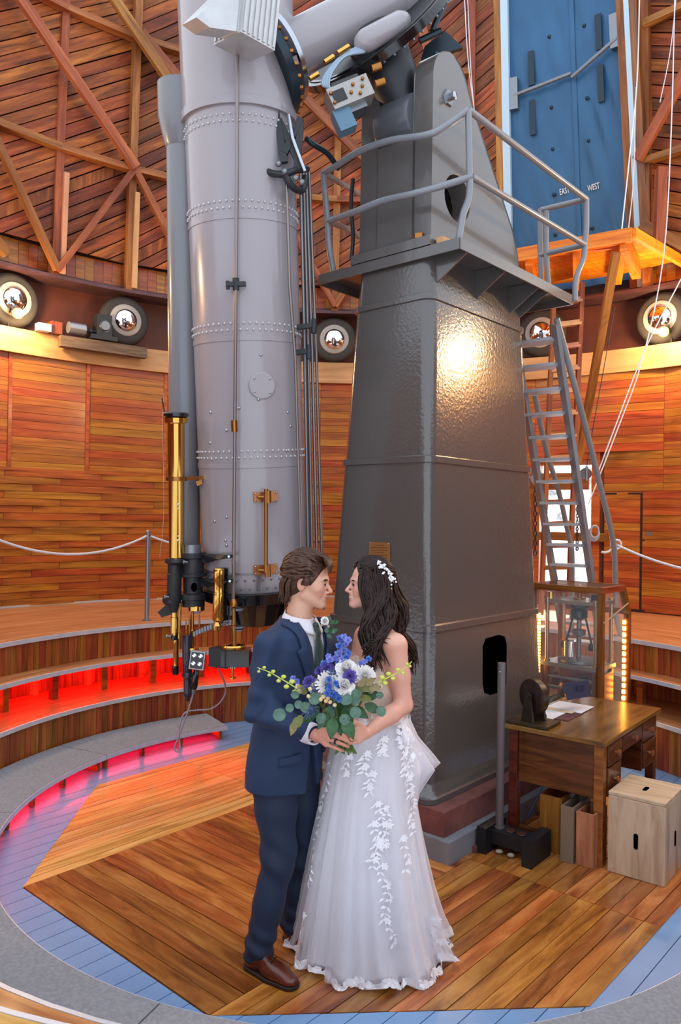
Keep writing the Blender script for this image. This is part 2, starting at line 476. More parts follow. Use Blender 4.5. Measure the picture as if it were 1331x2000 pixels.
# gallery boards run straight across, built near the view
mb = MB(); mb.arc(R3-.018, R3-.001, Z3-.032, Z3+.003, -TA, TA, 70); mb.build('trim_3', M['white_nosing'], kind='structure')
mb = MB(); mb.arc(3.06, 3.9, Z2-.03, Z2, -180, -115, 24); mb.build('floor_entry_landing', M['tread_wood'], kind='structure')
mb = MB(); mb.arc(3.042, 3.059, Z2-.03, Z2+.002, -180, -115, 24); mb.build('trim_5', M['white_nosing'], kind='structure')
mb = MB(); mb.arc(R1+.03, R1+.05, 0, Z1-.026, -180, 180, 60); mb.arc(3.365, 3.38, Z1, Z2-.03, -TA, TA, 60); mb.arc(R3+.035, R3+.05, Z2, Z3-.026, -TA, TA, 60)
mb.build('wall_riser_backing', paint('backing_dark', '#2c1208', .8), kind='structure')
for k in range(28):
    a = -66.6 + 9.27*(k-4)
    if abs(a) > TA-2: continue
    b = MB(); b.arc(3.02, 3.07, Z1+.001, Z2-.029, a-.55, a+.55, 1)
    b.build('support_post', M['riser_wood'], bpy.data.objects['floor_upper_tread'])
    if k % 2 == 0 or a < -20:
        b = MB(); b.arc(3.28, 3.335, Z1+.001, Z2-.029, a-.4, a+.4, 1); b.build('support_post', M['tread_wood'], bpy.data.objects['floor_upper_tread'])
mb = MB(); mb.arc(3.17, 3.185, Z2-.036, Z2-.0285, -98, -12, 40); mb.build('light_strip', emis('red_led_2', '#ff0a0a', 48), bpy.data.objects['floor_upper_tread'], label='red light strip')

# --- wall of horizontal boards with the window and a flush door
WIN = (26.0, 34.6, 1.16, 2.72)
mb = MB()
for a0, a1, z0, z1 in ((-150, WIN[0], Z3, ZB), (WIN[1], 150, Z3, ZB), (WIN[0], WIN[1], Z3, WIN[2]), (WIN[0], WIN[1], WIN[3], ZB)):
    mb.arc(RW+.001, RW+.09, z0, z1, a0, a1)
wall = mb.build('wall_back', paint('wall_backing', '#6a3010', .7), kind='structure')
def wplank(a0, a1, z0, z1, pr, mat, name='plank', parent=None, r=RW, th=.02, g=.0018):
    A_, B_ = pol(a0, r-pr), pol(a1, r-pr); C_, D_ = pol(a1, r+th), pol(a0, r+th)
    ga = (B_-A_).normalized()*g
    A_, D_, B_, C_ = A_+ga, D_+ga, B_-ga, C_-ga
    lo = Vector((0,0,z0+g)); hi = Vector((0,0,z1-g))
    b = MB(); b.hexa([A_+lo, B_+lo, C_+lo, D_+lo, A_+hi, B_+hi, C_+hi, D_+hi])
    return b.build(name, mat, parent)
lowb = [-58, -45.5, -33, -21, -9, 3, 15, 26]
for j in range(19):
    z0, z1 = lerp(Z3+.01, 2.40, j/19), lerp(Z3+.01, 2.40, (j+1)/19)
    sh = (j % 3)*3.6 - 3
    bb = [-57] + [q+sh for q in lowb[1:-1]] + [26]
    for i in range(len(bb)-1): wplank(bb[i], bb[i+1], z0, z1, .006+random.uniform(0, .002), M['wall_wood'], parent=wall)
upb = [-57, -48, -38, -27.4, -16, -5, 5, 15, 26]
for j in range(14):
    z0, z1 = lerp(2.40, ZB, j/14), lerp(2.40, ZB, (j+1)/14)
    for i in range(len(upb)-1): wplank(upb[i], upb[i+1], z0, z1, .006+random.uniform(0, .002), M['wall_wood'], parent=wall)
for j in range(30):
    z0, z1 = lerp(Z3+.01, ZB, j/30), lerp(Z3+.01, ZB, (j+1)/30)
    segs = [(35.4, 40.3), (40.3, 50), (50, 58)]
    if z0 > 2.25: segs = [(26 if z0 > WIN[3] else 35.4, 43), (43, 58)]
    for q0, q1 in segs: wplank(q0, q1, z0, z1, .006+random.uniform(0, .002), M['wall_wood'], parent=wall)
for a in (-48, -38, -27.4):
    b = MB(); b.arc(RW-.022, RW-.006, 2.40, ZB, a-.22, a+.22, 1); b.build('batten', M['wall_wood'], wall)
mb = MB(); mb.arc(RW-.03, RW-.007, 2.39, 2.42, -57, -27.4); mb.build('rail', M['wall_wood'], wall)
# door: dark joints round the flush door
door = empty('door_1', pol(37.8, RW, Z3), kind='structure')
jm = paint('joint_dark', '#2a1206', .8)
for a0, a1, z0, z1 in ((35.25, 35.5, Z3, 2.25), (40.15, 40.45, Z3, 2.25), (35.25, 40.45, 2.245, 2.265), (40.4, 47, 1.72, 1.735), (35.4, 47, Z3+.002, Z3+.03)):
    b = MB(); b.arc(RW-.010, RW+.001, z0, z1, a0, a1, 2); b.build('door_joint', jm, door)
for z in (2.20, 1.45):
    b = MB(); b.arc(RW-.03, RW-.011, z-.03, z+.03, 46.2, 46.9, 1); b.build('strap_hinge', M['black_metal'], door)
b = MB(); b.arc(RW-.016, RW-.0105, 1.78, 1.83, 41, 42.4, 1); b.build('latch_plate', M['dull_steel'], door)
mb = MB(); mb.arc(RW-.03, RW-.008, Z3+.001, Z3+.022, -57, 26); mb.build('baseboard_left', paint('pale_base', '#b8b4b0', .5), kind='structure')
# --- window with daylight behind it
win = empty('window_1', pol(30.3, RW, 1.2), kind='structure')
for a0, a1, z0, z1, nm in ((WIN[0], WIN[0]+.8, WIN[2], WIN[3], 'window_jamb'), (WIN[1]-.8, WIN[1]+.3, WIN[2]-.06, WIN[3]+.06, 'window_jamb'),
                       (WIN[0], WIN[1], WIN[3]-.06, WIN[3]+.02, 'window_head'), (WIN[0]-.6, WIN[1]+.6, WIN[2]-.04, WIN[2]+.03, 'window_sill'),
                       (WIN[0], WIN[1], 2.60, 2.66, 'sash_bar')):
    b = MB(); b.arc(RW-.03 if nm != 'sash_bar' else RW+.03, RW+.12, z0, z1, a0, a1, 2); b.build(nm, M['plate_wood'] if nm == 'sash_bar' else M['wall_wood'], win)
b = MB(); b.arc(RW+.05, RW+.056, WIN[2]+.03, WIN[3]-.06, WIN[0]+.8, WIN[1]-.8, 2); b.build('window_pane', M['pane'], win)
b = MB(); b.arc(RW-.10, RW-.04, 1.70, 1.80, WIN[0]-.5, WIN[1]+1.6, 2); b.build('window_rail', M['case_wood'], win)
b = MB(); b.arc(RW-.09, RW-.05, 2.30, 2.50, WIN[0]+.4, WIN[1]-1.0, 2); b.build('window_rail', M['case_wood'], win)
# sunlit rock slope outside
m_, nt, bs = _new('sunlit_ground')
tc = N(nt, 'ShaderNodeTexCoord'); vo = N(nt, 'ShaderNodeTexNoise'); vo.inputs['Scale'].default_value = 2.2; vo.inputs['Detail'].default_value = 6
nt.links.new(tc.outputs['Object'], vo.inputs['Vector'])
cr = N(nt, 'ShaderNodeValToRGB'); cr.color_ramp.elements[0].position = .36; cr.color_ramp.elements[0].color = lin('#6a737c')
cr.color_ramp.elements[1].position = .46; cr.color_ramp.elements[1].color = lin('#f2f5f8')
nt.links.new(vo.outputs['Fac'], cr.inputs[0]); nt.links.new(cr.outputs[0], bs.inputs['Base Color'])
mb = MB()
def hill(u, v):
    p = pol(lerp(10, 52, u), lerp(6.2, 16, v)); p.z = lerp(0.2, 3.4, v) + .25*math.sin(u*31+v*9)*math.sin(v*23+u*7)
    return p
mb.grid(hill, 26, 20); mb.build('ground_outside', M['sunlit_ground'], smooth=60, kind='structure')

# --- wall plate, wheel track, dome base ring
mb = MB(); mb.arc(RW-.075, RW+.14, ZB, ZT, -120, 120); mb.build('trim_4', M['plate_wood'], kind='structure')
mb = MB(); mb.arc(RW+.17, RW+.20, ZT-.02, 4.50, -120, 120); mb.build('wall_wheel_track', paint('track_red', '#5a2a1c', .6, var=.3, vscale=3), kind='structure')
dome = empty('wall_dome', pol(0, 4.9, 4.5), kind='structure')
for z0, z1, r0, r1 in ((4.50, 4.535, 4.82, 5.22), (4.535, 4.60, 4.98, 5.02)):
    mb = MB(); mb.arc(r0, r1, z0, z1, -120, 120); mb.build('ring_beam', M['purple_steel'], dome)
SLIT = (22.6, 38.6)
def domer(z): return 4.86 - (z-4.5)*.06           # inner face of the dome frame leans inwards
a = -57.0
while a < 57:
    da = 1.22
    if not (SLIT[0]-1 < a < SLIT[1]): wplank(a, a+da, 4.60, 4.86, random.uniform(0, .006), M['wall_wood'], 'skirt_board', dome, r=4.99, th=.02)
    a += da
# sheathing: diagonal planks, two bays to a plank
def sheath(a0, a1, z0, z1, tilt, step=.128, mat=M['dome_wood']):
    off = .10
    wid = R_(a1-a0)*4.9; rise = wid*math.tan(R_(tilt)); stp = step/math.cos(R_(tilt))
    z = z0 - max(rise, 0)
    while z < z1 - min(rise, 0):
        P = []
        gz = .007
        # clip the sloping plank to z0..z1
        for (t, zz) in ((0, z+gz), (1, z+rise+gz), (1, z+rise+stp-gz), (0, z+stp-gz)): P.append([t, zz])
        def clip(poly, zc, keep):
            out = []
            for i in range(len(poly)):
                p, q = poly[i], poly[(i+1) % len(poly)]
                ip, iq = keep*(p[1]-zc) >= 0, keep*(q[1]-zc) >= 0
                if ip: out.append(p)
                if ip != iq:
                    t = (zc-p[1])/(q[1]-p[1]); out.append([p[0]+(q[0]-p[0])*t, zc])
            return out
        P = clip(clip(P, z0, 1), z1, -1)
        if len(P) >= 3:
            pr = random.uniform(0, .018)
            pts = []
            for t, zz in P:
                pa, pb = pol(a0, domer(zz)+off-pr, zz), pol(a1, domer(zz)+off-pr, zz)
                pts.append(pa + (pb-pa)*lerp(.002, .998, t))
            nrm = (pol((a0+a1)/2, 1) - C0).normalized()
            b = MB(); b.prism(pts[::-1], nrm*.022); b.build('sheathing_plank', mat, dome)
        z += stp
posts = [-53.2, -43.2, -33.2, -23.2, -13.2, -3.2, 6.8, 16.8]
for i in range(0, 6, 2): sheath(posts[i], posts[i+2], 4.86, 8.75, 33)
sheath(6.8, SLIT[0]-1.2, 4.86, 8.75, 36); sheath(SLIT[1]+1.2, 56, 4.86, 8.75, -24)
sheath(-61, -53.2, 4.86, 8.75, 33, .16)
mb = MB()
for q0, q1 in ((-60, SLIT[0]-1), (SLIT[1]+1, 60)):
    def shell(u, v, q0=q0, q1=q1):
        z = lerp(4.55, 8.8, v); return pol(lerp(q0, q1, u), domer(z)+.16, z)
    mb.grid(shell, int((q1-q0)/2)+2, 3)
mb.arc(5.1, 5.12, 4.5, 4.80, SLIT[0]-2, SLIT[1]+2)
mb.build('dome_skin', M['backing_dark'], dome)
def dbar(name, a0, z0, a1, z1, w=.08, h=.08, off=0, mat=None):
    p, q = pol(a0, domer(z0)+off, z0), pol(a1, domer(z1)+off, z1)
    nrm = (pol((a0+a1)/2, 1) - C0).normalized()
    b = MB(); b.bar(p, q, w, h, nrm); return b.build(name, mat or M['beam_wood'], dome)
for a in posts + [SLIT[1]+2.6, 49, 58]: dbar('rib_post', a, 4.54, a, 8.75, .085, .10, .03)
for a in (-42.4, -32.6): dbar('short_stud', a, 4.56, a, 5.65, .055, .05, -.03, M['plate_wood'])
for z in (5.9, 7.37):
    for i in range(len(posts)-1): dbar('rail', posts[i], z, posts[i+1], z, .07, .10, -.02)
    dbar('rail', SLIT[1]+2.6, z, 49, z, .07, .1, -.02); dbar('rail', 49, z, 58, z, .07, .1, -.02)
for a in (-53.2, -33.2, -13.2, 6.8):
    dbar('diagonal_brace', a, 5.9, a+10, 4.58, .07, .07, -.06)
    dbar('diagonal_brace', a, 5.9, a-10, 4.58, .07, .07, -.06)
for a, z in ((-33.2, 5.9), (-13.2, 5.9), (6.8, 5.9)):
    dbar('long_brace', a-20, z+1.5, a, z, .11, .06, -.10)
for a0, z0, a1, z1 in ((-45, 8.2, -23.2, 6.45), (-58, 5.1, -50, 4.6), (-23.2, 8.6, -3.2, 7.1), (40.5, 5.9, 52, 7.2), (40.5, 8.6, 50, 7.5), (16.8, 5.9, 6.8, 8.6), (41, 5.2, 49, 4.7)):
    dbar('long_brace', a0, z0, a1, z1, .11, .06, -.10)

# --- the slit with its blue steel shutter
def shr(z): return 4.98 - (z-5.1)*.19
for a, mt, w in ((SLIT[0]-.5, 'pale_blue_paint', .10), (SLIT[0]-1.35, 'beam_wood', .09), (SLIT[1]+.5, 'beam_wood', .10), (SLIT[1]+1.3, 'pale_blue_paint', .07), (SLIT[1]+1.9, 'case_wood', .12)):
    p, q = pol(a, shr(4.6)-.05, 4.6), pol(a, shr(8.6)-.05, 8.6)
    nrm = (pol(a, 1)-C0).normalized()
    b = MB(); b.bar(p, q, w, .12, nrm); b.build('slit_post', M[mt], dome)
sh = empty('shutter', pol(30.6, 4.9, 5.0), 'tall blue steel shutter lettered east and west filling the dome slit', 'shutter')
AM = 31.9
for a0, a1 in ((SLIT[0], AM-.06), (AM+.06, SLIT[1])):
    mb = MB()
    def sp(u, v, a0=a0, a1=a1):
        z = lerp(4.72, 8.6, v); a = lerp(a0, a1, u)
        wv = .012*math.sin(z*4.1+a*.9)*math.sin(a*1.7+z) + .010*math.sin(z*9+a*2.2)
        e = min(u, 1-u)
        return pol(a, shr(z) + wv*min(1, e*8), z)
    mb.grid(sp, 14, 50); mb.build('shutter_leaf', M['shutter_blue'], sh, smooth=60)
def shp(a, z, off=.0): return pol(a, shr(z)-off, z)
mb = MB(); mb.bar(shp(AM, 4.72, .012), shp(AM, 8.6, .012), .05, .012, (pol(AM, 1)-C0)); mb.build('seam_strip', M['shutter_blue'], sh)
b = MB(); b.sweep([shp(SLIT[0]+.6, 6.93, .08), shp(AM-.2, 7.02, .08)], .022); b.build('latch_bar', M['dull_steel'], sh)
b = MB(); b.sweep([shp(AM-.1, 6.97, .09), shp(SLIT[1]-.3, 7.22, .09)], .022); b.build('latch_bar', M['dull_steel'], sh)
for a, z in ((25.9, 6.95), (35.6, 7.12)):
    for dz0, dz1 in ((.08, .44), (-.08, -.46)):
        mb = MB(); mb.bar(shp(a, z+dz0, .03), shp(a, z+dz1, .03), .07, .02, (pol(a, 1)-C0)); mb.build('guide_strap', M['dark_teal'], sh)
for a, z in ((SLIT[0]+.55, 6.95), (SLIT[1]-.4, 7.3)):
    mb = MB(); mb.bar(shp(a, z-.16, .05), shp(a, z+.18, .05), .13, .10, (pol(a, 1)-C0)); mb.build('latch_box', M['dull_steel'], sh)
rv = [(a, z) for z in (5.35, 5.8, 6.3, 6.75, 7.5, 8.0) for a in (28.6, 33.6)]
for a, z in rv:
    b = MB(); b.ball(shp(a, z, .012), .022, 8); b.build('bolt_head', M['dark_teal'], sh, smooth=60)
def text3d(name, body, origin, right, up, size, mat, parent, depth=.004, align='LEFT', xs=1.0):
    cu = bpy.data.curves.new(name, 'FONT'); cu.body = body; cu.size = size; cu.extrude = depth; cu.align_x = align
    to = bpy.data.objects.new(name, cu); COL.objects.link(to)
    dg = bpy.context.evaluated_depsgraph_get()
    me = bpy.data.meshes.new_from_object(to.evaluated_get(dg)); bpy.data.objects.remove(to)
    x = Vector(right).normalized(); n_ = x.cross(Vector(up)).normalized(); y = n_.cross(x)
    MM = Matrix((x, y, n_)).transposed().to_4x4()
    me.transform(Matrix.Diagonal((xs, 1, 1, 1))); me.transform(MM); me.name = name
    return put(name, me, mat, parent, Vector(origin))
for body, px, py in (('EAST', 1094, 381), ('WEST', 1149, 374)):
    rr = ray(px, py); s = 8.6
    for _ in range(30):
        p = Vector((rr.x*s, s, CAMH+rr.z*s)); d = math.hypot(p.x-CX, p.y-CY) - (shr(p.z)-.03); s -= d*.8
    aa = math.degrees(math.atan2(p.x-CX, p.y-CY))
    tg = pol(aa+1, 4.9) - pol(aa, 4.9); upv = shp(aa, p.z+.1) - shp(aa, p.z)
    text3d('lettering', body, p, tg + Vector((0,0,.006)), upv, .095, M['white_paint'], sh, xs=.55)
# ================================================================== fittings of the room
# --- old car wheels that carry the dome
def wheel_proto():
    w = empty('dome_wheel', (0, 0, 0))
    b = MB(); pr = []
    for k in range(19):
        th = math.pi*(k/18) - math.pi/2
        pr.append((.085 + .085*math.sin(th), .20 + .09*math.cos(th)**.6 if math.cos(th) > 1e-6 else .20))
    pr = [(0, .17)] + pr + [(.17, .17)]
    b.rev((0, -.085, 0), (0, .085, 0), pr, 32); b.build('tyre', M['tyre_rubber'], w, smooth=50)
    b = MB(); b.rev((0, -.098, 0), (0, 0, 0), [(0, .172), (.004, .182), (.012, .186), (.03, .182), (.09, .17)], 32); b.build('rim', paint('wheel_rim', '#a8a29a', .4), w, smooth=50)
    b = MB(); b.rev((0, -.150, 0), (0, 0, 0), [(0, .005), (.004, .05), (.016, .09), (.032, .118), (.048, .130), (.055, .134)], 32); b.build('hub_cap', M['chrome'], w, smooth=60)
    return w
wp = wheel_proto(); used = False
WL = {-48.1: 'beside the lit bulb over the plain wall panels', -33.4: 'beside the drive motor on a plank', -18.3: 'behind the telescope tubes',
      -3.2: 'seen between the telescope tube and the grey pier', 11.8: 'behind the grey pier', 26.8: 'behind the metal stair ladder', 42.7: 'with the lit bulb below the orange deck'}
for a, tx in WL.items():
    loc = pol(a, RW-.02, ZT+.291)
    w = wp if not used else copy_tree(wp); used = True
    w.location = loc; w.rotation_euler.z = -R_(a)
    props(w, 'tyre with chrome hub cap ' + tx, 'wheel', 'wheels under the dome ring')
# --- drive motor on a plank beside a wheel
mt = empty('drive_motor', pol(-38, 4.86, ZT), 'electric motor and gearbox on a rough plank below the dome ring', 'motor')
def tang(a): return (pol(a+1, 1)-pol(a-1, 1)).normalized()
def nrm(a): return (pol(a, 1)-C0).normalized()
def bm(a): return Matrix((tang(a), nrm(a), Vector((0,0,1)))).transposed()
b = MB(); b.bar(pol(-42.6, 4.83, ZT-.08), pol(-30.8, 4.83, ZT-.08), .10, .12); b.build('plank', wood('weathered', '#4a3a2c', '#6a5642', '#85705a', rough=.7, spread=.05), mt)
b = MB(); b.box(pol(-36.9, 4.83, ZT+.14), (.17, .16, .28), bm(-37)); b.box(pol(-36.9, 4.83, ZT+.02), (.30, .18, .05), bm(-37)); b.build('gearbox', M['black_metal'], mt)
b = MB(); b.rev(pol(-36.9, 4.72, ZT+.15), pol(-36.9, 4.80, ZT+.15), [(0, .05), (.03, .06), (.03, .07)], 20); b.build('gear_cover', M['dull_steel'], mt, smooth=40)
b = MB(); p, q = pol(-41.6, 4.80, ZT+.08), pol(-39.4, 4.80, ZT+.08); b.cyl(p, q, .065); b.build('motor_body', paint('motor_grey', '#9aa0a8', .3, metal=.6), mt, smooth=40)
b = MB(); b.cyl(q, pol(-37.6, 4.80, ZT+.08), .018); b.ball(pol(-38.6, 4.80, ZT+.08), .035); b.build('shaft', M['black_metal'], mt, smooth=40)
jb = MB(); jb.box(pol(-44.6, 4.86, ZT+.04), (.14, .10, .08), bm(-44)); jb.build('junction_box', paint('box_white', '#c8ccd2', .5), label='small pale junction box on the wall plate near a bulb', cat='junction box')
jb = MB(); jb.box(pol(-42.9, 4.90, ZT+.065), (.12, .12, .13), bm(-43)); jb.build('wood_block', M['case_wood'], label='small wooden block between junction box and drive motor', cat='block')
# --- clamp lamps with warm bulbs on the wall plate
blb = emis('warm_bulb', '#ffa832', 12)
def lamp(a, r, z, power, label, size=.055):
    L = empty('wall_lamp', pol(a, RW-.08, ZT), label, 'lamp', 'warm lamps round the wall plate')
    p = r if isinstance(r, Vector) else pol(a, r, z); a = math.degrees(math.atan2(p.x-CX, p.y-CY)); r = math.hypot(p.x-CX, p.y-CY); z = p.z
    b = MB(); b.ball(p, size, 14); b.build('bulb', blb, L, smooth=80)
    q = pol(a, r+.12, z+.10)
    b = MB(); b.rev(p + (q-p)*.22, q, [(0, .03), (.02, .032), (.09, .028), (.10, .015)], 14); b.build('socket', M['dull_steel'], L, smooth=50)
    b = MB(); b.sweep([q, pol(a, RW-.09, z+.02), pol(a, RW-.09, ZT)], .008); b.build('clamp_arm', M['black_metal'], L)
    ld = bpy.data.lights.new('bulb_light', 'POINT'); ld.energy = power; ld.color = (1, .68, .34); ld.shadow_soft_size = size*1.4
    lo = bpy.data.objects.new('bulb_light', ld); COL.objects.link(lo); lo.location = pol(a, r-.09, z-.02)
    return L
lamp(-47.1, atr(35, 612, 4.70), 0, 48, 'lit warm bulb in front of the wheel over the plain wall panels')
lamp(42.6, atr(1297, 648, 4.70), 0, 48, 'lit warm bulb in front of the wheel by the orange deck')
lamp(-85, 4.72, 4.08, 75, 'lit warm bulb on the wall beside the carpeted steps')
lamp(78, 4.72, 4.10, 190, 'lit warm bulb on the wall facing the broad side of the pier')
# --- rope barrier round the gallery
stm = paint('post_steel', '#9aa0aa', .3, metal=.7)
def stanchion(a, r, h, label):
    S = empty('rope_post', pol(a, r, Z3), label, 'post', 'rope barrier posts')
    b = MB(); p = pol(a, r, Z3)
    b.rev(p, p+Vector((0,0,1)), [(0, .045), (.008, .045), (.009, .024), (h, .024), (h+.006, .018)], 18); b.build('post', stm, S, smooth=40)
    b = MB(); b.rev(p+Vector((0,0,h-.05)), p+Vector((0,0,h)), [(0,.0255),(.012,.0255)], 18); b.build('collar', M['steel'], S, smooth=40)
    return p + Vector((0,0,h-.04))
k1 = stanchion(-38.3, 3.243, .86, 'steel rope post on the gallery edge left of the brass telescope')
k0 = stanchion(-66, 3.243, .86, 'steel rope post on the gallery edge beyond the left of the steps')
k2 = stanchion(-10, 3.243, .86, 'steel rope post on the gallery behind the telescope tail')
kr = at(1203, 1063, 6.85)
def rope(p, q, sag, label, r=.011):
    b = MB(); pts = [Vector(p).lerp(q, t/16) - Vector((0,0,sag*4*(t/16)*(1-t/16))) for t in range(17)]
    b.sweep(pts, r, 8); b.build('barrier_rope', M['rope_white'], smooth=60, label=label, cat='rope', group='white barrier ropes')
rope(k0, k1, .16, 'white rope sagging between steel posts before the plank wall')
rope(k1, k2, .16, 'white rope running behind the telescope tubes')
rope(kr, at(1400, 1122, 6.3), .04, 'white rope tied to the stair handrail by the flush door')
rope(at(1176, 1078, 6.8), kr, .03, 'short white rope loop between stair stringer and handrail')
b = MB(); pp = [kr+Vector((math.cos(t*.9)*.045, -.02+.01*math.sin(t*2), math.sin(t*.9)*.04)) for t in range(14)]
b.sweep(bez(pp, 40), .010, 6); b.build('rope_knot', M['rope_white'], smooth=60, label='knot of white rope on the bent handrail', cat='knot')

# --- orange deck below the shutter
dk = empty('timber_deck', (2.75, 8.2, 4.72), 'orange timber deck with joists under the blue shutter', 'deck')
ZD = 4.75
dpoly = [Vector((1.80, 8.05, ZD)), Vector((2.76, 7.42, ZD)), Vector((3.62, 8.25, ZD)), pol(38, 4.9, ZD), pol(32, 4.9, ZD), pol(26, 4.9, ZD), pol(21, 4.9, ZD)]
e1 = (dpoly[1]-dpoly[0]).normalized(); e2 = Vector((-e1.y, e1.x, 0))
def clip2(poly, n_, c):
    out = []
    for i in range(len(poly)):
        p, q = poly[i], poly[(i+1) % len(poly)]; dp, dq = p.dot(n_)-c, q.dot(n_)-c
        if dp >= 0: out.append(p)
        if (dp >= 0) != (dq >= 0): out.append(p.lerp(q, dp/(dp-dq)))
    return out
c = dpoly[0].dot(e2)
for i in range(17):
    q = clip2(clip2(dpoly, e2, c+i*.12+.003), -e2, -(c+i*.12+.117))
    if len(q) >= 3:
        b = MB(); b.prism(q, (0, 0, .028)); b.build('deck_board', M['deck_wood'], dk)
def dbm(p, q, w, h, nm='joist', mat='deck_wood'):
    b = MB(); b.bar(p, q, w, h); b.build(nm, M[mat], dk)
dbm(dpoly[0]+Vector((0,-.02,-.06)), dpoly[1]+Vector((0,-.02,-.06)), .05, .13, 'edge_beam')
dbm(dpoly[1]+Vector((.02,-.02,-.04)), dpoly[2]+Vector((.02,-.02,-.04)), .05, .10, 'edge_beam')
for t in (.12, .55, .95):
    p = dpoly[0].lerp(dpoly[1], t); q = p + Vector((.35, 1.15, 0)); dbm(p+Vector((0,.02,-.09)), q+Vector((0,0,-.09)), .07, .16)
dbm(dpoly[1]+Vector((-.03,.1,-.09)), dpoly[1]+Vector((.42, .95,-.09)), .09, .17)
dbm(at(1000, 500, 8.3), at(1228, 478, 7.7), .04, .06, 'cross_rail', 'plate_wood')
b = MB(); b.bar(at(1204, 492, 7.5), at(1130, 905, 8.7), .075, .075, (0,1,0)); b.build('deck_strut', M['beam_wood'], base=False, label='long slanting timber strut under the orange deck', cat='strut')
b = MB(); b.bar(at(1180, 478, 9.0), at(1331, 452, 8.4), .05, .11); b.build('wall_timber', M['plate_wood'], dome)
b = MB(); b.bar(at(1292, 330, 8.3), at(1286, 500, 8.3), .12, .10); b.build('wall_timber', M['beam_wood'], dome)
# white lines and cables of the shutter and the dome
cbm = paint('cord_white', '#dfe4ee', .6)
CB = [([(907, -20, 8.6), (915, 120, 8.6), (930, 240, 8.7), (938, 335, 8.8)], .008, 'pair of thin white shutter cords left of the slit'),
      ([(913, -20, 8.5), (922, 160, 8.6), (936, 300, 8.7)], .007, 'thin white cord beside the slit posts'),
      ([(1250, -10, 8.0), (1245, 160, 8.0), (1230, 310, 7.8), (1215, 450, 7.6)], .010, 'white cord along the right edge of the shutter'),
      ([(1243, 170, 8.1), (1238, 350, 8.2), (1228, 450, 8.2)], .008, 'thin white cord at the shutter guide'),
      ([(1319, -10, 7.9), (1312, 250, 7.8), (1297, 500, 7.6), (1256, 700, 7.4), (1210, 830, 7.4), (1150, 985, 7.3)], .009, 'long white line hanging past the orange deck to the ladder'),
      ([(1331, 545, 7.4), (1262, 680, 7.3), (1196, 850, 7.2), (1168, 925, 7.2)], .009, 'white line with hooks running down to the window'),
      ([(1290, 200, 8.0), (1310, 100, 8.0), (1322, -10, 8.0)], .007, 'thin white line beyond the right slit post'),
      ([(1202, 600, 7.6), (1160, 830, 7.6), (1142, 940, 7.6)], .006, 'dark thin cord behind the slanting strut'),
      ([(320, 770, 8.9), (318, 840, 8.9), (320, 1000, 8.9), (312, 1090, 8.9)], .002, 'thin string hanging on the plank wall')]
for pts, r, lb in CB:
    b = MB(); b.sweep(bez([at(*p) for p in pts], 20), r*.65, 6); b.build('hanging_cord', cbm if 'dark' not in lb else M['black_metal'], smooth=60, label=lb, cat='cord')

# --- metal stair ladder from the gallery up to the pier platform
LA = empty('stair_ladder', Vector((2.3, 6.85, Z3)), 'steep grey metal stair ladder rising to the pier platform', 'ladder')
lt, lb_ = at(1043, 640, 5.75), at(1140, 1268, 6.75)       # middle of the top and foot
side = D1*-.0 + (at(1172, 1140, 6.75) - at(1104, 1140, 6.95))
side = Vector((side.x, side.y, 0)).normalized(); HW = .165
Lt, Lb = [], []
for sg in (-1, 1):
    p, q = lt + side*HW*sg, lb_ + side*HW*sg
    b = MB(); b.bar(p, q, .03, .085, (0, -1, .5)); b.build('stringer', M['grey_pipe'], LA)
for k in range(15):
    t = (k+.6)/15; p = lt.lerp(lb_, t)
    b = MB(); fw_ = side.cross(Vector((0,0,1))).normalized()
    Mx = Matrix((side, -fw_, Vector((0,0,1)))).transposed()
    b.box(p, (HW*2-.03, .15, .022), Mx); b.build('tread', M['tread_steel'], LA)
hr = [(1088, 622, 5.7), (1120, 742, 5.9), (1150, 855, 6.2), (1172, 945, 6.4), (1192, 1025, 6.6), (1201, 1080, 6.75), (1203, 1150, 6.82), (1204, 1200, 6.85), (1214, 1245, 6.85)]
b = MB(); b.sweep(bez([at(*p) for p in hr], 40), .024, 10); b.build('handrail', M['grey_pipe'], LA, smooth=60)
hr = [(1045, 770, 6.1), (1068, 880, 6.4), (1092, 960, 6.7), (1110, 1040, 6.95), (1118, 1080, 7.0), (1118, 1150, 7.05), (1118, 1235, 7.05)]
b = MB(); b.sweep(bez([at(*p) for p in hr], 40), .022, 10); b.build('handrail', M['grey_pipe'], LA, smooth=60)
b = MB(); p = at(1214, 1245, 6.85); p.z = Z3+.008; b.box(p, (.12, .07, .015)); b.build('foot_plate', M['dull_steel'], LA)
# --- wooden ladder leaning behind it
WLd = empty('wooden_ladder', at(1090, 1200, 8.1), 'old brown wooden ladder leaning before the bright window', 'ladder')
wl = [at(1083, 560, 7.9), at(1057, 1200, 8.1)]; wr = [at(1138, 552, 7.9), at(1110, 1200, 8.1)]
for p, q in (wl, wr):
    b = MB(); b.bar(p, q, .04, .07, (0,1,0)); b.build('stile', M['beam_wood'], WLd)
for k in range(14):
    t = .05 + k*.067; b = MB(); b.bar(wl[0].lerp(wl[1], t), wr[0].lerp(wr[1], t), .07, .05); b.build('rung', M['plate_wood'] if k < 8 else M['beam_wood'], WLd)
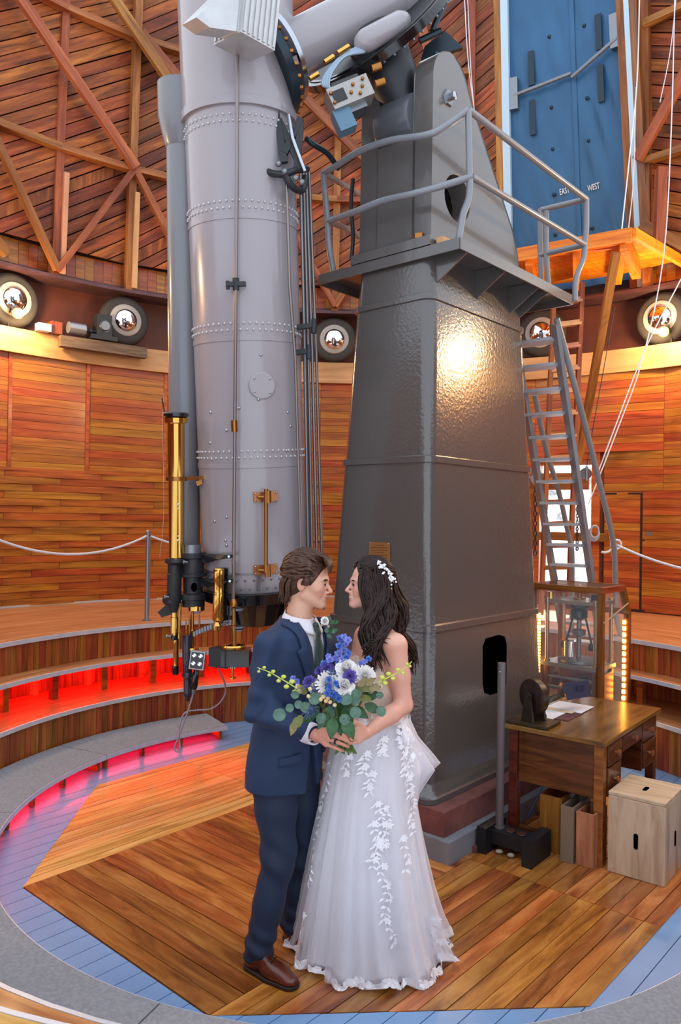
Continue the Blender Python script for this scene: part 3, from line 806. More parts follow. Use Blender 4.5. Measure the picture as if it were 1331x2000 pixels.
# pulleys, chains and coiled cords on the ladder
for px, py, lb in ((1145, 925, 'dark pulley block hanging beside the ladder rung'), (1046, 935, 'small pulley tied to the ladder stringer')):
    p = at(px, py, 6.6); Pu = empty('pulley', p, lb, 'pulley')
    b = MB(); b.rev(p-Vector((0,.02,0)), p+Vector((0,.02,0)), [(0, .045), (.012, .05), (.02, .04), (.028, .05), (.04, .045)], 18); b.build('sheave', M['steel'], Pu, smooth=40)
    b = MB(); b.sweep([p+Vector((0,-.024,.06)), p+Vector((0,-.024,-.06))], .012, 6); b.build('cheek', M['dull_steel'], Pu)
for px, y0, y1, Y in ((1046, 950, 1085, 7.2), (1128, 985, 1075, 7.4)):
    p = at(px, y0, Y); q = at(px, y1, Y); Ch = empty('chain', q, 'dark chain hanging %s' % ('between the pier and the ladder' if px < 1100 else 'before the window behind the rungs'), 'chain')
    nL = 14
    for k in range(nL):
        c_ = p.lerp(q, (k+.5)/nL); h = (p-q).length/nL*.62
        ax = Vector((1,0,0)) if k % 2 else Vector((0,1,0))
        pts = [c_ + ax*math.cos(t/10*2*math.pi)*h*.5 + Vector((0,0,1))*math.sin(t/10*2*math.pi)*h*.95 for t in range(10)]
        b = MB(); b.sweep(pts, .0055, 5, closed=True); b.build('link', M['black_metal'], Ch, smooth=60)
b = MB(); c_ = at(1160, 1038, 6.72)
for k in range(3):
    b.sweep([c_ + Vector((math.cos(t/20*2*math.pi)*(.036+.006*k), -.03+.012*k, math.sin(t/20*2*math.pi)*(.052+.005*k)-.01*k)) for t in range(20)], .007, 5, closed=True)
b.build('cord_coil', paint('cord_grey', '#b9bcc8', .6), smooth=60, label='coil of grey cord hooked on the stair stringer', cat='cord')
# ================================================================== the pier of the telescope
from mathutils.geometry import tessellate_polygon
AX = Vector((.696, 5.39, 0)); ZUP = Vector((0, 0, 1))
def hl(z): return (.797 - .088*(z-1.3))/2
def hr(z): return (1.374 - .090*(z-1.3))/2
def rrect(z, gl, rad=.075, n=6):
    L, Rr = hl(z)+gl, hr(z)+gl; pts = []
    for k, (sx, sy) in enumerate(((-1,-1),(1,-1),(1,1),(-1,1))):
        for j in range(n+1):
            th = math.pi + k*math.pi/2 + j/n*math.pi/2
            x = sx*(Rr-rad) + rad*math.cos(th); y = sy*(L-rad) + rad*math.sin(th)
            pts.append(AX + D1*x + D2*y + ZUP*z)
    return pts
def loft(mb, rings, caps=True):
    n_ = len(rings[0]); V = [p for r in rings for p in r]; F = []
    for j in range(len(rings)-1):
        for k in range(n_):
            k2 = (k+1) % n_; F.append((j*n_+k, j*n_+k2, (j+1)*n_+k2, (j+1)*n_+k))
    if caps: F.append(tuple(range(n_-1, -1, -1))); F.append(tuple(range((len(rings)-1)*n_, len(rings)*n_)))
    mb.add(V, F)
PI = empty('telescope_pier', AX.copy(), 'tall tapering glossy grey steel pier carrying the telescope mount', 'pier')
ZP0, ZP1, ZP2, ZP3, ZP4 = .27, 1.30, 2.325, 3.34, 3.60
b = MB(); loft(b, [rrect(ZP0, .055), rrect(ZP0+.03, .055), rrect(ZP0+.05, .03), rrect(ZP0+.10, .012)]); b.build('base_flange', M['pier_paint'], PI, smooth=40)
for i, (z0, z1) in enumerate(((ZP0+.10, ZP1), (ZP1, ZP2), (ZP2, ZP3), (ZP3, ZP4))):
    b = MB(); g = .012 - .004*i; K = 12
    loft(b, [rrect(lerp(z0, z1, k/K), g) for k in range(K+1)]); b.build('pier_section', M['pier_paint'], PI, smooth=40)
    if i < 3:
        b = MB(); loft(b, [rrect(z1-.045, g+.001), rrect(z1-.04, g+.012), rrect(z1-.004, g+.012), rrect(z1+.004, g-.003)]); b.build('pier_band', M['pier_paint'], PI, smooth=30)
def onface(px, py, gl=.014):                     # point of the pier's broad side seen at a pixel
    rr = ray(px, py); s = 4.8
    for _ in range(40):
        p = Vector((rr.x*s, s, CAMH+rr.z*s)); d = (p-AX).dot(-D2) - (hl(p.z)+gl); s += d*.9
    return p
def onleft(px, py, gl=.014):
    rr = ray(px, py); s = 4.8
    for _ in range(40):
        p = Vector((rr.x*s, s, CAMH+rr.z*s)); d = (p-AX).dot(-D1) - (hr(p.z)+gl); s += d*.9
    return p
q = [onface(*p) for p in ((944, 1262), (950, 1247), (975, 1240), (986, 1243), (990, 1258), (989, 1335), (980, 1350), (958, 1357), (947, 1353), (944, 1335))]
b = MB(); b.prism([p + D2*.004 for p in q][::-1], -D2*.006); b.build('access_opening_shade', M['opening_shade'], PI, label='black patch painting the shade in a rounded access opening')  # slightly raised black plate paints the dark inside; the pier is not cut
q = [onleft(*p) for p in ((722, 1058), (722, 1101), (763, 1099), (763, 1060))]
b = MB(); b.prism(q[::-1], -D1*.006); pl = b.build('plaque', paint('plaque_brass', '#a87845', .35, metal=.5), PI, label='small brass plaque')
for k in range(7):
    t0, t1 = (.12, .88) if k % 3 else (.25, .75)
    y = .14+.12*k; a_ = q[0].lerp(q[1], y); c_ = q[3].lerp(q[2], y)
    b = MB(); b.bar(a_.lerp(c_, t0)-D1*.0065, a_.lerp(c_, t1)-D1*.0065, .001, .004, ZUP); b.build('engraved_line', M['bronze'], pl)
for c_ in q:
    b = MB(); b.ball(c_.lerp((q[0]+q[2])/2, .12)-D1*.007, .004, 6); b.build('screw', M['steel'], pl)
# concrete footing
FT = empty('pier_footing', AX.copy(), 'stepped concrete footing, brick red over grey, under the pier', 'footing')
b = MB()
def rb(s0, s1, w0, w1, z0, z1):
    P = [AX + D1*s + D2*w + ZUP*z for z in (z0, z1) for s, w in ((s0, w0), (s1, w0), (s1, w1), (s0, w1))]; b.hexa(P)
rb(-.84, .95, -.66, .70, 0.001, .125); b.build('grey_block', M['grey_concrete'], FT)
b = MB(); rb(-.80, .90, -.60, .62, .126, .268); b.build('red_block', M['red_concrete'], FT)

# --- head of the pier: two cheeks and a front plate
def P3(s, w, z): return AX + D1*(s-.57) + D2*w + ZUP*z     # s from the front face, w across
prof = [(0.0, 3.62), (0.0, 4.30)] + [(.205+.205*math.cos(R_(t)), 4.70+.22*math.sin(R_(t))) for t in range(180, 25, -12)] + [(.46, 4.69), (1.02, 4.02), (1.10, 3.85), (1.15, 3.62)]
hole = [(.30 + .15*math.cos(t/20*2*math.pi), 4.02 + .15*math.sin(t/20*2*math.pi)) for t in range(20)]
def cheek(w0, w1, name):
    b = MB(); V = []; F = []
    o = prof; tri = tessellate_polygon([[Vector((s, z, 0)) for s, z in o], [Vector((s, z, 0)) for s, z in hole]])
    allp = o + hole; n_ = len(allp)
    V = [P3(s, w0, z) for s, z in allp] + [P3(s, w1, z) for s, z in allp]
    for t in tri: F.append(tuple(t)); F.append(tuple(i+n_ for i in reversed(t)))
    for k in range(len(o)): k2 = (k+1) % len(o); F.append((k, k2, n_+k2, n_+k))
    h0 = len(o)
    for k in range(20): k2 = (k+1) % 20; F.append((h0+k2, h0+k, n_+h0+k, n_+h0+k2))
    b.add(V, F)
    o_ = b.build(name, M['pier_smooth'], PI)
    bv = o_.modifiers.new('bevel', 'BEVEL'); bv.width = .022; bv.segments = 3; bv.limit_method = 'ANGLE'; bv.angle_limit = R_(50)
    o_.data.shade_smooth(); o_.data.set_sharp_from_angle(angle=R_(40))
cheek(-.285, -.145, 'cheek_plate'); cheek(.145, .285, 'cheek_plate')
b = MB(); b.hexa([P3(.0, -.16, 3.62), P3(.0, .16, 3.62), P3(.06, .16, 3.62), P3(.06, -.16, 3.62), P3(.0, -.16, 4.36), P3(.0, .16, 4.36), P3(.06, .16, 4.36), P3(.06, -.16, 4.36)][::1]); b.build('front_plate', M['pier_smooth'], PI)
b = MB(); b.hexa([P3(.60, -.15, 3.62), P3(1.12, -.15, 3.62), P3(1.12, .15, 3.62), P3(.60, .15, 3.62), P3(.60, -.15, 4.30), P3(.86, -.15, 4.18), P3(.86, .15, 4.18), P3(.60, .15, 4.30)]); b.build('back_plate', M['pier_smooth'], PI)
b = MB(); b.rev(P3(.17, -.30, 4.62), P3(.17, -.2, 4.62), [(0, .05), (.012, .055), (.04, .055)], 6); b.build('hex_nut', M['dull_steel'], PI)
b = MB(); b.rev(P3(.17, -.345, 4.62), P3(.17, -.2, 4.62), [(0, .02), (.004, .025), (.06, .025)], 12); b.build('bolt_end', M['steel'], PI, smooth=40)
b = MB(); b.rev(P3(.10, -.14, 4.50), P3(.10, .4, 4.50), [(0, .165), (.02, .175), (.26, .175), (.28, .165)], 28); b.build('bearing_barrel', paint('barrel_grey', '#54565c', .35, coat=.2), PI, smooth=40)
# gussets and platform
PS0, PS1, PW0, PW1, ZPL = -.03, 1.51, -.53, .62, 3.60
def Q(s, w, z): return AX + D1*(s-.585) + D2*w + ZUP*z
b = MB(); b.hexa([Q(PS0, PW0, ZPL), Q(PS1, PW0, ZPL), Q(PS1, PW1, ZPL), Q(PS0, PW1, ZPL), Q(PS0, PW0, ZPL+.018), Q(PS1, PW0, ZPL+.018), Q(PS1, PW1, ZPL+.018), Q(PS0, PW1, ZPL+.018)])
plat = b.build('platform', M['pier_smooth'], PI)
for a_, c_ in (((PS0, PW0), (PS1, PW0)), ((PS0, PW0), (PS0, PW1)), ((PS1, PW0), (PS1, PW1)), ((PS0, PW1), (PS1, PW1))):
    b = MB(); b.bar(Q(*a_, ZPL-.02), Q(*c_, ZPL-.02), .012, .065); b.build('platform_edge', M['pier_smooth'], plat)
for s in (.06, .52, .98, 1.12):
    w1 = -.29
    b = MB(); b.prism([Q(s, PW0+.01, ZPL-.003), Q(s, w1, ZPL-.003), Q(s, w1, ZPL-.20), Q(s, PW0+.01, ZPL-.05)], D1*.012); b.build('gusset', M['pier_smooth'], plat)
b = MB(); b.box(Q(.55, 0.0, ZPL+.05), (1.18, .64, .06), Matrix((D1, D2, ZUP)).transposed()); b.build('head_foot', M['pier_smooth'], plat)
b = MB(); b.cyl(Q(.02, -.20, ZPL+.02), Q(.02, -.20, ZPL+.09), .03); b.cyl(Q(.02, -.20, ZPL+.09), Q(.02, -.20, ZPL+.12), .045, n=6); b.build('anchor_bolt', M['bronze'], plat, smooth=40)
b = MB(); b.box(Q(.06, -.36, ZPL+.045), (.10, .05, .05), Matrix((D1, D2, ZUP)).transposed()); b.build('wood_wedge', M['plate_wood'], plat)
# railing of bent pipe
def pipe(pts, name='rail_pipe', r=.0215, sm=True):
    b = MB(); b.sweep(bez(pts, max(10, 8*len(pts))) if sm else pts, r, 10); return b.build(name, M['grey_pipe'], PI, smooth=60)
HT, HM = 1.00, .52
cor = at(915, 214, 4.78)
ztop = cor.z
def rl(px, py): return None
c1 = Q(.02, PW0, 0); c2 = Q(1.49, PW0+.0, 0)
topA, midA = at(915, 214, 4.70), at(922, 345, 4.70)
topB, midB = at(1146, 389, 5.78), at(1143, 478, 5.78)
topL, midL = at(632, 338, 5.25), at(640, 432, 5.25)
pipe([topA, topB], sm=False); pipe([midA, midB], sm=False)
pipe([topA, at(868, 248, 4.66), at(832, 264, 4.66), at(760, 275, 4.84), at(700, 297, 5.0), at(660, 322, 5.14), topL])
pipe([midA, at(868, 362, 4.66), at(810, 378, 4.70), at(750, 392, 4.86), at(690, 415, 5.04), midL])
pipe([topA, at(917, 300, 4.70), at(917, 380, 4.70), at(905, 420, 4.68), at(895, 478, 4.66)], 'rail_post')
pipe([topB, at(1146, 440, 5.78), midB, at(1140, 505, 5.77), at(1126, 545, 5.75), at(1124, 588, 5.73)], 'rail_post')
pipe([topL, midL, at(643, 480, 5.25), at(650, 520, 5.3), at(654, 548, 5.33)], 'rail_post')
pipe([at(1058, 410, 6.1), topB], sm=False); pipe([at(1055, 498, 6.1), midB], sm=False)
pipe([at(1056, 408, 6.1), at(1056, 500, 6.1), at(1060, 580, 6.1)], 'rail_post'); pipe([at(1068, 412, 6.05), at(1068, 500, 6.05), at(1075, 590, 6.05)], 'rail_post')
pipe([topL, at(690, 372, 6.2), at(705, 380, 6.5)]); pipe([midL, at(690, 452, 6.2), at(700, 462, 6.5)])
b = MB(); b.sweep(bez([at(690, 350, 5.3), at(686, 400, 5.28), at(690, 460, 5.28), at(687, 505, 5.28)], 20), .014, 8); b.build('black_cable', M['black_metal'], PI, smooth=60)

# --- equatorial head: polar wheel, declination sleeve
EH = empty('equatorial_mount', P3(.17, 0, 4.6), 'dark geared equatorial mount head with a large setting wheel above the pier', 'telescope mount')
pn = (-D1*.82 + ZUP*.57).normalized(); pc = at(733, 62, 5.2)
b = MB(); b.rev(pc - pn*.03, pc + pn, [(0, .53), (0, .58), (.055, .58), (.055, .53)], 56, caps=False); b.rev(pc - pn*.035, pc+pn, [(0, .525), (0, .545), (.065, .545), (.065, .525)], 56, caps=False)
b.build('polar_wheel_rim', M['gloss_black'], EH, smooth=30)
b = MB(); b.rev(pc - pn*.005, pc + pn, [(0, .05), (0, .53), (.02, .53), (.02, .05)], 40, caps=False); b.build('polar_wheel_web', M['black_metal'], EH, smooth=30)
v1 = D2.copy(); v2 = pn.cross(v1).normalized()
for k in range(8):
    th = k*math.pi/4; d = v1*math.cos(th)+v2*math.sin(th)
    b = MB(); b.bar(pc + d*.08 - pn*.03, pc + d*.50 - pn*.03, .05, .04, pn); b.build('spoke', M['black_metal'], EH)
for k in range(48):
    th = k*math.pi/24; d = v1*math.cos(th)+v2*math.sin(th)
    b = MB(); b.ball(pc + d*.557 - pn*.04, .011, 6); b.build('rim_screw', M['dull_steel'], EH)
b = MB(); b.rev(P3(.17, 0, 4.55), pc + pn*.25, [(0, .12), (.15, .13), (.30, .17), (.62, .19), (.63, .12)], 28); b.build('polar_axis', M['black_metal'], EH, smooth=35)
da, dbp = at(548, 112, 4.88), at(905, -75, 5.25)
dv = (dbp-da).normalized()
b = MB(); b.rev(da, dbp, [(0, .16), (.02, .165), (.9, .165), (.92, .18), (1.35, .18)], 32); b.build('declination_sleeve', M['tube_paint'], EH, smooth=35)
hp = at(748, 62, 4.80)
b = MB(); b.rev(hp-dv*.22, hp+dv, [(0, .012), (.03, .05), (.08, .07), (.36, .07), (.41, .05), (.44, .012)], 18); b.build('sleeve_boss', M['tube_paint'], EH, smooth=50)
b = MB(); b.rev(da-dv*.02, dbp, [(0, .17), (0, .285), (.03, .285), (.03, .17)], 48, caps=False); b.build('setting_circle', M['steel'], EH, smooth=30)
b = MB(); b.rev(da-dv*.14, dbp, [(0, .20), (0, .33), (.05, .335), (.05, .20)], 48, caps=False); b.build('flange_ring', M['dark_teal'], EH, smooth=30)
u1 = dv.orthogonal().normalized(); u2 = dv.cross(u1)
for k in range(30):
    th = k*math.pi/15; d = u1*math.cos(th)+u2*math.sin(th)
    b = MB(); b.box(da - dv*.08 + d*.335, (.018, .018, .018)); b.build('flange_bolt', M['bronze'], EH)
for k in range(5):
    th = k*2*math.pi/5+.4; d = u1*math.cos(th)+u2*math.sin(th)
    b = MB(); b.bar(da - dv*.05 + d*.16, da - dv*.05 + d*.285, .05, .03, dv); b.build('ring_spoke', M['steel'], EH)
b = MB(); b.rev(da-dv*.30, dbp, [(0, .23), (.18, .20), (.24, .16)], 32); b.build('tube_saddle', M['dark_teal'], EH, smooth=35)
# clock-drive gearbox and motor at the lower rim
gx = (at(720, 172, 4.75) - at(640, 205, 4.72)).normalized(); gz = (ZUP - gx*ZUP.dot(gx)).normalized(); gy = gz.cross(gx)
gm = Matrix((gx, gy, gz)).transposed(); gc = at(682, 190, 4.74)
b = MB(); b.box(gc, (.27, .14, .13), gm); gb = b.build('gearbox', paint('gear_grey', '#a7a49f', .35, metal=.5), EH)
b = MB(); b.box(gc + gx*-.075 - gy*.072, (.08, .01, .07), gm); b.build('cover_recess', M['black_metal'], gb)
for dx, dz in ((.03, .03), (.08, .0), (.05, -.035), (.10, .04), (0, -.01), (-.12, .03), (-.12, -.03)):
    b = MB(); b.rev(gc + gx*dx + gz*dz - gy*.085, gc + gx*dx + gz*dz, [(0, .008), (.004, .011), (.016, .011)], 10); b.build('screw', M['bronze'], gb, smooth=40)
b = MB(); b.cyl(gc + gz*.08 - gx*.08, gc + gz*.08 + gx*.10, .035); b.build('worm_shaft', M['gloss_black'], EH, smooth=40)
for px, py in ((735, 135), (742, 165)):
    b = MB(); b.cyl(at(px-8, py, 4.74), at(px+10, py-6, 4.74), .025, n=14); b.build('brass_union', M['bronze'], EH, smooth=40)
b = MB(); b.box(at(672, 238, 4.74), (.11, .10, .13), gm); b.build('motor', paint('motor_blue', '#5a7f96', .3), EH)
b = MB(); b.box(at(690, 218, 4.78), (.16, .12, .05), gm); b.build('motor_shelf', M['dull_steel'], EH)
for k in range(4):
    b = MB(); b.sweep(bez([at(700+k*4, 92+k*3, 4.75), at(668+k*2, 110, 4.72), at(640+k*3, 140, 4.7), at(630+k*4, 165, 4.7), at(650, 172+k*3, 4.72)], 20), .010, 6); b.build('cable', paint('cable_pale%d' % k, '#9fb4c8', .4), EH, smooth=60)
for x0, y0, x1, y1 in ((605, 154, 622, 144), (634, 122, 652, 110), (660, 104, 682, 90)):
    b = MB(); b.cyl(at(x0, y0, 4.70), at(x1, y1, 4.71), .016, n=10); b.build('brass_rod', M['brass'], EH, smooth=40)
for x0, y0, x1, y1 in ((845, 60, 880, -20), (820, 80, 862, 60), (850, 105, 872, 135), (862, 120, 870, 160)):
    b = MB(); b.sweep([at(x0, y0, 5.0), at(x1, y1, 5.0)], .022, 8); b.build('drive_rod', M['dark_teal'], EH, smooth=40)
b = MB(); b.prism([at(822, 118, 5.25), at(905, 92, 5.25), at(870, 60, 5.25), at(830, 90, 5.25)], (0, .04, 0)); b.build('bracket_plate', M['dark_teal'], EH)
b = MB(); b.box(at(868, 150, 5.3), (.07, .08, .16)); b.build('switch_box', M['dark_teal'], EH)
# ================================================================== the great refractor
b0 = at(498, 1080, 5.20); b1 = at(476, 450, 4.99)
TD = (b1-b0).normalized()                      # up along the tube
TR = .350
TS = empty('refracting_telescope', b0 - TD*.35, 'huge riveted grey refracting telescope tube hanging upright with brass finders', 'telescope')
tc_ = Vector((0, -1, 0)); tcam = (tc_ - TD*tc_.dot(TD)).normalized(); tside = tcam.cross(TD).normalized()
if tside.x < 0: tside = -tside
def tpt(t, th, r=TR):                          # th 0 faces the camera, + to the right
    return b0 + TD*t + (tcam*math.cos(th) + tside*math.sin(th))*r
def tof(py):                                   # tube station whose near line shows at height py
    lo, hi = -.6, 4.2
    for _ in range(50):
        m_ = (lo+hi)/2; p = tpt(m_, 0); d = p - Vector((0,0,CAMH))
        v = -( _up.dot(d))/_fw.dot(d); y = 1000+v*FPX
        if y > py: lo = m_
        else: hi = m_
    return lo
def onto(px, py, off=0.0):                     # point of the tube's skin seen at a pixel
    rr = ray(px, py); o = Vector((0,0,CAMH)); r = TR+off
    w = o - b0; dd = rr - TD*rr.dot(TD); ww = w - TD*w.dot(TD)
    A = dd.dot(dd); B = 2*dd.dot(ww); C = ww.dot(ww)-r*r; D = B*B-4*A*C
    s = (-B - math.sqrt(max(D, 0)))/(2*A); return o + rr*s
TJ = [tof(1160), tof(905), tof(655), tof(416), tof(192), tof(-160)]
for i in range(5):
    b = MB(); g = .0 if i < 4 else .012
    b.rev(tpt(TJ[i], 0, 0), tpt(TJ[i]+1, 0, 0), [(0, TR+g), (TJ[i+1]-TJ[i]-.002, TR+g)], 72, caps=False)
    tsg = b.build('tube_section', M['tube_paint'], TS, smooth=40)
    if i:
        b = MB(); b.rev(tpt(TJ[i]-.03, 0, 0), tpt(TJ[i]+1, 0, 0), [(0, TR), (0, TR+.004), (.034, TR+.004)] if i < 4 else [(0, TR), (0, TR+.022), (.05, TR+.022), (.05, TR+.012)], 72, caps=False); b.build('lap_seam', M['tube_paint'], TS, smooth=25)
        b = MB()
        for k in range(56):
            th = k*2*math.pi/56
            for dz, o in ((.035, 0), (.075, math.pi/56)):
                if math.cos(th) > -.35: b.ball(tpt(TJ[i]+dz-(.0 if i < 4 else .16), th+o, TR+.003), .0085, 6)
        b.build('rivet_row', M['rivet_paint'], TS, smooth=80, kind='stuff')
b = MB(); b.rev(tpt(TJ[0], 0, 0), tpt(TJ[0]+1, 0, 0), [(0, 0.001), (0, TR), (.12, TR)], 72, caps=False); b.build('tube_end', M['tube_paint'], TS, smooth=30)
b = MB()
for k in range(40):
    th = k*2*math.pi/40
    for dz in (.03, .085): b.ball(tpt(TJ[0]+dz, th + (.08 if dz > .05 else 0), TR+.003), .008, 6)
b.build('rivet_row', M['dull_steel'], TS, smooth=80, kind='stuff')
b = MB(); b.rev(tpt(TJ[0]-.075, 0, 0), tpt(TJ[0]+1, 0, 0), [(0, .20), (0, TR+.015), (.07, TR+.03), (.074, TR)], 60, caps=False); b.build('tail_ring', M['gloss_black'], TS, smooth=30)
b = MB(); b.rev(tpt(TJ[0]-.26, 0, 0), tpt(TJ[0]+1, 0, 0), [(0, .05), (0, .16), (.02, .17), (.19, .24)], 40, caps=False); b.build('tail_casting', M['gloss_black'], TS, smooth=30)
for k in range(6):
    th = k*math.pi/3+.2
    b = MB(); b.bar(tpt(TJ[0]-.25, th, .16), tpt(TJ[0]-.06, th, TR), .06, .03, TD); b.build('tail_arm', M['gloss_black'], TS)
b = MB(); b.rev(tpt(TJ[0]+.125, 0, 0), tpt(TJ[0]+1, 0, 0), [(0, TR), (0, TR+.008), (.008, TR+.008), (.008, TR)], 60, caps=False); b.build('tail_wire', M['dull_steel'], TS, smooth=30)
# loose rivets and the round cover
for px, py in ((412, 805), (467, 797), (443, 840), (411, 865), (414, 897), (510, 693), (562, 805), (568, 832), (420, 1018), (443, 1010), (441, 1055), (443, 1065), (455, 1058), (560, 880), (505, 780)):
    p = onto(px, py); b = MB(); b.ball(p, .0105, 8); b.build('rivet', M['steel'], TS, smooth=80)
pc_ = onto(512, 753); nn = (pc_ - b0); nn = (nn - TD*nn.dot(TD)).normalized()
b = MB(); b.rev(pc_ - nn*.02, pc_ + nn, [(0, .083), (.026, .083), (.029, .078), (.029, .001)], 32, caps=False); cv = b.build('cover_plate', M['tube_paint'], TS, smooth=30)
for px, py in ((497, 739), (527, 740), (498, 765), (528, 767)):
    b = MB(); b.ball(onto(px, py, .012), .008, 6); b.build('screw', M['steel'], cv, smooth=80)
# brass-bracketed hand rod
for py in (970, 1112):
    c0_ = onto(519, py); b = MB(); ux = tside
    nn = (c0_-b0); nn = (nn-TD*nn.dot(TD)).normalized(); ux = nn.cross(TD).normalized(); ux = ux if ux.x > 0 else -ux
    Mx = Matrix((ux, nn, TD)).transposed()
    b.box(c0_ + nn*.004, (.155, .012, .062), Mx); bk = b.build('bracket', paint('copper_plate%d' % py, '#b9794a', .3, metal=.7), TS)
    b = MB(); b.cyl(c0_ + nn*.01, c0_ + nn*.075, .016); b.cyl(c0_+nn*.07-TD*.035, c0_+nn*.07+TD*.04, .019); b.sweep([c0_+nn*.02-ux*.05, c0_+nn*.06], .011, 8); b.build('socket', M['bronze'], bk, smooth=40)
    for sx in (-.066, .066):
        for sz in (-.022, .022):
            b = MB(); b.ball(c0_ + nn*.012 + ux*sx + TD*sz, .007, 6); b.build('screw', M['steel'], bk, smooth=80)
p, q = onto(520, 955, .07), onto(520, 1118, .07)
b = MB(); b.sweep([p, q], .013, 10); b.build('hand_rod', M['bronze'], TS, smooth=60)
# control rods along the tube
rodm = paint('rod_steel', '#8d8480', .3, metal=.7)
RD = [([(464, 100), (463, 300), (461, 560), (459, 830), (456, 1175)], .06, .011), ([(560, 350), (566, 560), (577, 700), (586, 1000), (589, 1100)], .05, .010)]
for pts, off, r in RD:
    b = MB(); b.sweep([onto(x, y, off) for x, y in pts], r, 8); b.build('control_rod', rodm, TS, smooth=60)
for i, (x0, x1) in enumerate(((591, 604), (597, 612), (602, 622), (608, 632), (596, 608))):
    b = MB(); b.sweep([at(x0-4, 335, 4.95+.03*i), at((x0+x1)/2-2, 690, 5.05+.03*i), at(x1, 1190, 5.2+.03*i)], .0105 if i < 4 else .008, 8); b.build('control_rod', rodm if i % 2 else M['dull_steel'], TS, smooth=60)
for px, py, w in ((461, 555, .05), (458, 832, .022)):
    p = onto(px, py, .055); b = MB(); b.cyl(p-TD*.035, p+TD*.035, .02, n=10)
    if w > .03:
        b.bar(p-tside*.06, p+tside*.06, .03, .025); b.cyl(p-tside*.05-TD*.03, p-tside*.05+TD*.02, .012)
    b.build('rod_clamp', M['black_metal'] if w > .03 else M['bronze'], TS, smooth=40)
for px, py in ((560, 672), (590, 690), (600, 640)):
    p = at(px, py, 4.95); b = MB(); b.bar(p-Vector((.06,0,0)), p+Vector((.06,-.02,.015)), .03, .03); b.cyl(p+Vector((.045,-.02,-.04)), p+Vector((.045,-.02,.05)), .018, n=10); b.build('rod_clamp', M['black_metal'], TS, smooth=40)
# black yoke bracket and struts up to the declination flange
YB = at(550, 333, 4.72)
b = MB(); b.sweep(bez([at(504, 325, 4.72), at(530, 338, 4.68), at(556, 340, 4.66), at(580, 332, 4.7), at(600, 330, 4.8)], 20), .022, 8)
b.sweep(bez([at(556, 340, 4.66), at(572, 365, 4.7), at(590, 372, 4.78), at(598, 345, 4.8)], 16), .022, 8); b.box(at(508, 323, 4.72), (.06, .05, .07)); yk = b.build('yoke_bracket', M['black_metal'], TS, smooth=50)
for px, py in ((556, 335), (578, 348), (544, 320), (590, 356)):
    b = MB(); b.ball(at(px, py, 4.63), .02, 8); b.build('knob', M['dull_steel'], yk, smooth=80)
for x0, y0, x1, y1 in ((533, 178, 556, 318), (588, 240, 580, 330), (545, 235, 590, 330), (588, 232, 556, 300)):
    b = MB(); b.bar(at(x0, y0, 4.72), at(x1, y1, 4.70), .04, .03, (0,1,0)); b.build('yoke_strut', M['black_metal'], TS)
b = MB(); b.sweep([at(564, 225, 4.68), at(572, 270, 4.66), at(596, 335, 4.66)], .012, 8); b.build('slow_motion_rod', M['steel'], TS, smooth=60)
b = MB(); b.sweep(bez([at(598, 270, 5.0), at(612, 282, 5.0), at(640, 300, 5.1), at(662, 330, 5.2)], 20), .018, 8); b.build('cable_loom', M['dark_teal'], TS, smooth=60)
# ribbed metal box strapped on the upper tube
bx = empty('ribbed_box', at(470, 90, 4.35), 'silver ribbed sheet metal box fixed to the upper telescope tube', 'box')
fx = (at(520, 40, 4.35) - at(468, 40, 4.22)).normalized(); fx.z = 0; fx.normalize(); fz = ZUP*.97 + Vector((.0,-.2,.0)); fz = (fz - fx*fz.dot(fx)).normalized(); fy = fz.cross(fx)
Mx = Matrix((fx, fy, fz)).transposed(); bc = at(485, 18, 4.38)
b = MB(); b.box(bc, (.24, .26, .42), Mx); sl = paint('galvanised', '#c3c4c4', .38, metal=.55, var=.08, vscale=9); b.build('shell', sl, bx)
for k in range(7):
    b = MB(); b.box(bc + fx*(-.105+.035*k) - fy*.132, (.016, .012, .40), Mx); b.build('rib', sl, bx)
for k in range(6):
    b = MB(); b.box(bc - fx*.124 + fy*(-.09+.04*k), (.012, .018, .40), Mx); b.build('rib', sl, bx)
b = MB(); b.prism([bc - fx*.12 - fz*.20 - fy*.10, bc - fx*.12 + fz*.12 - fy*.10, bc - fx*.34 - fz*.20 - fy*.02, bc - fx*.27 - fz*.23 - fy*.05], fy*.14); b.build('side_fairing', sl, bx)
# second (guide) telescope
g0, g1 = at(362, 1066, 5.22), at(357, 300, 4.98)
GD = (g1-g0).normalized()
gl_ = (g1-g0).length
b = MB(); b.rev(g0, g1, [(0, .100), (gl_+.06, .104)], 40); gt = b.build('guide_tube', M['guide_paint'], TS, smooth=40)
b = MB(); b.rev(g1, g1+GD, [(0.03, .105), (.05, .115), (.22, .155), (.42, .158), (.42, .145), (.24, .142)], 40, caps=False); b.build('dew_cap', M['guide_paint'], TS, smooth=30)
b = MB(); b.rev(g1+GD*.3, g1+GD, [(0, .14), (.004, .14)], 32); b.build('dew_cap_inside_shade', M['opening_shade'], TS)  # black disc painting the shade inside the cap
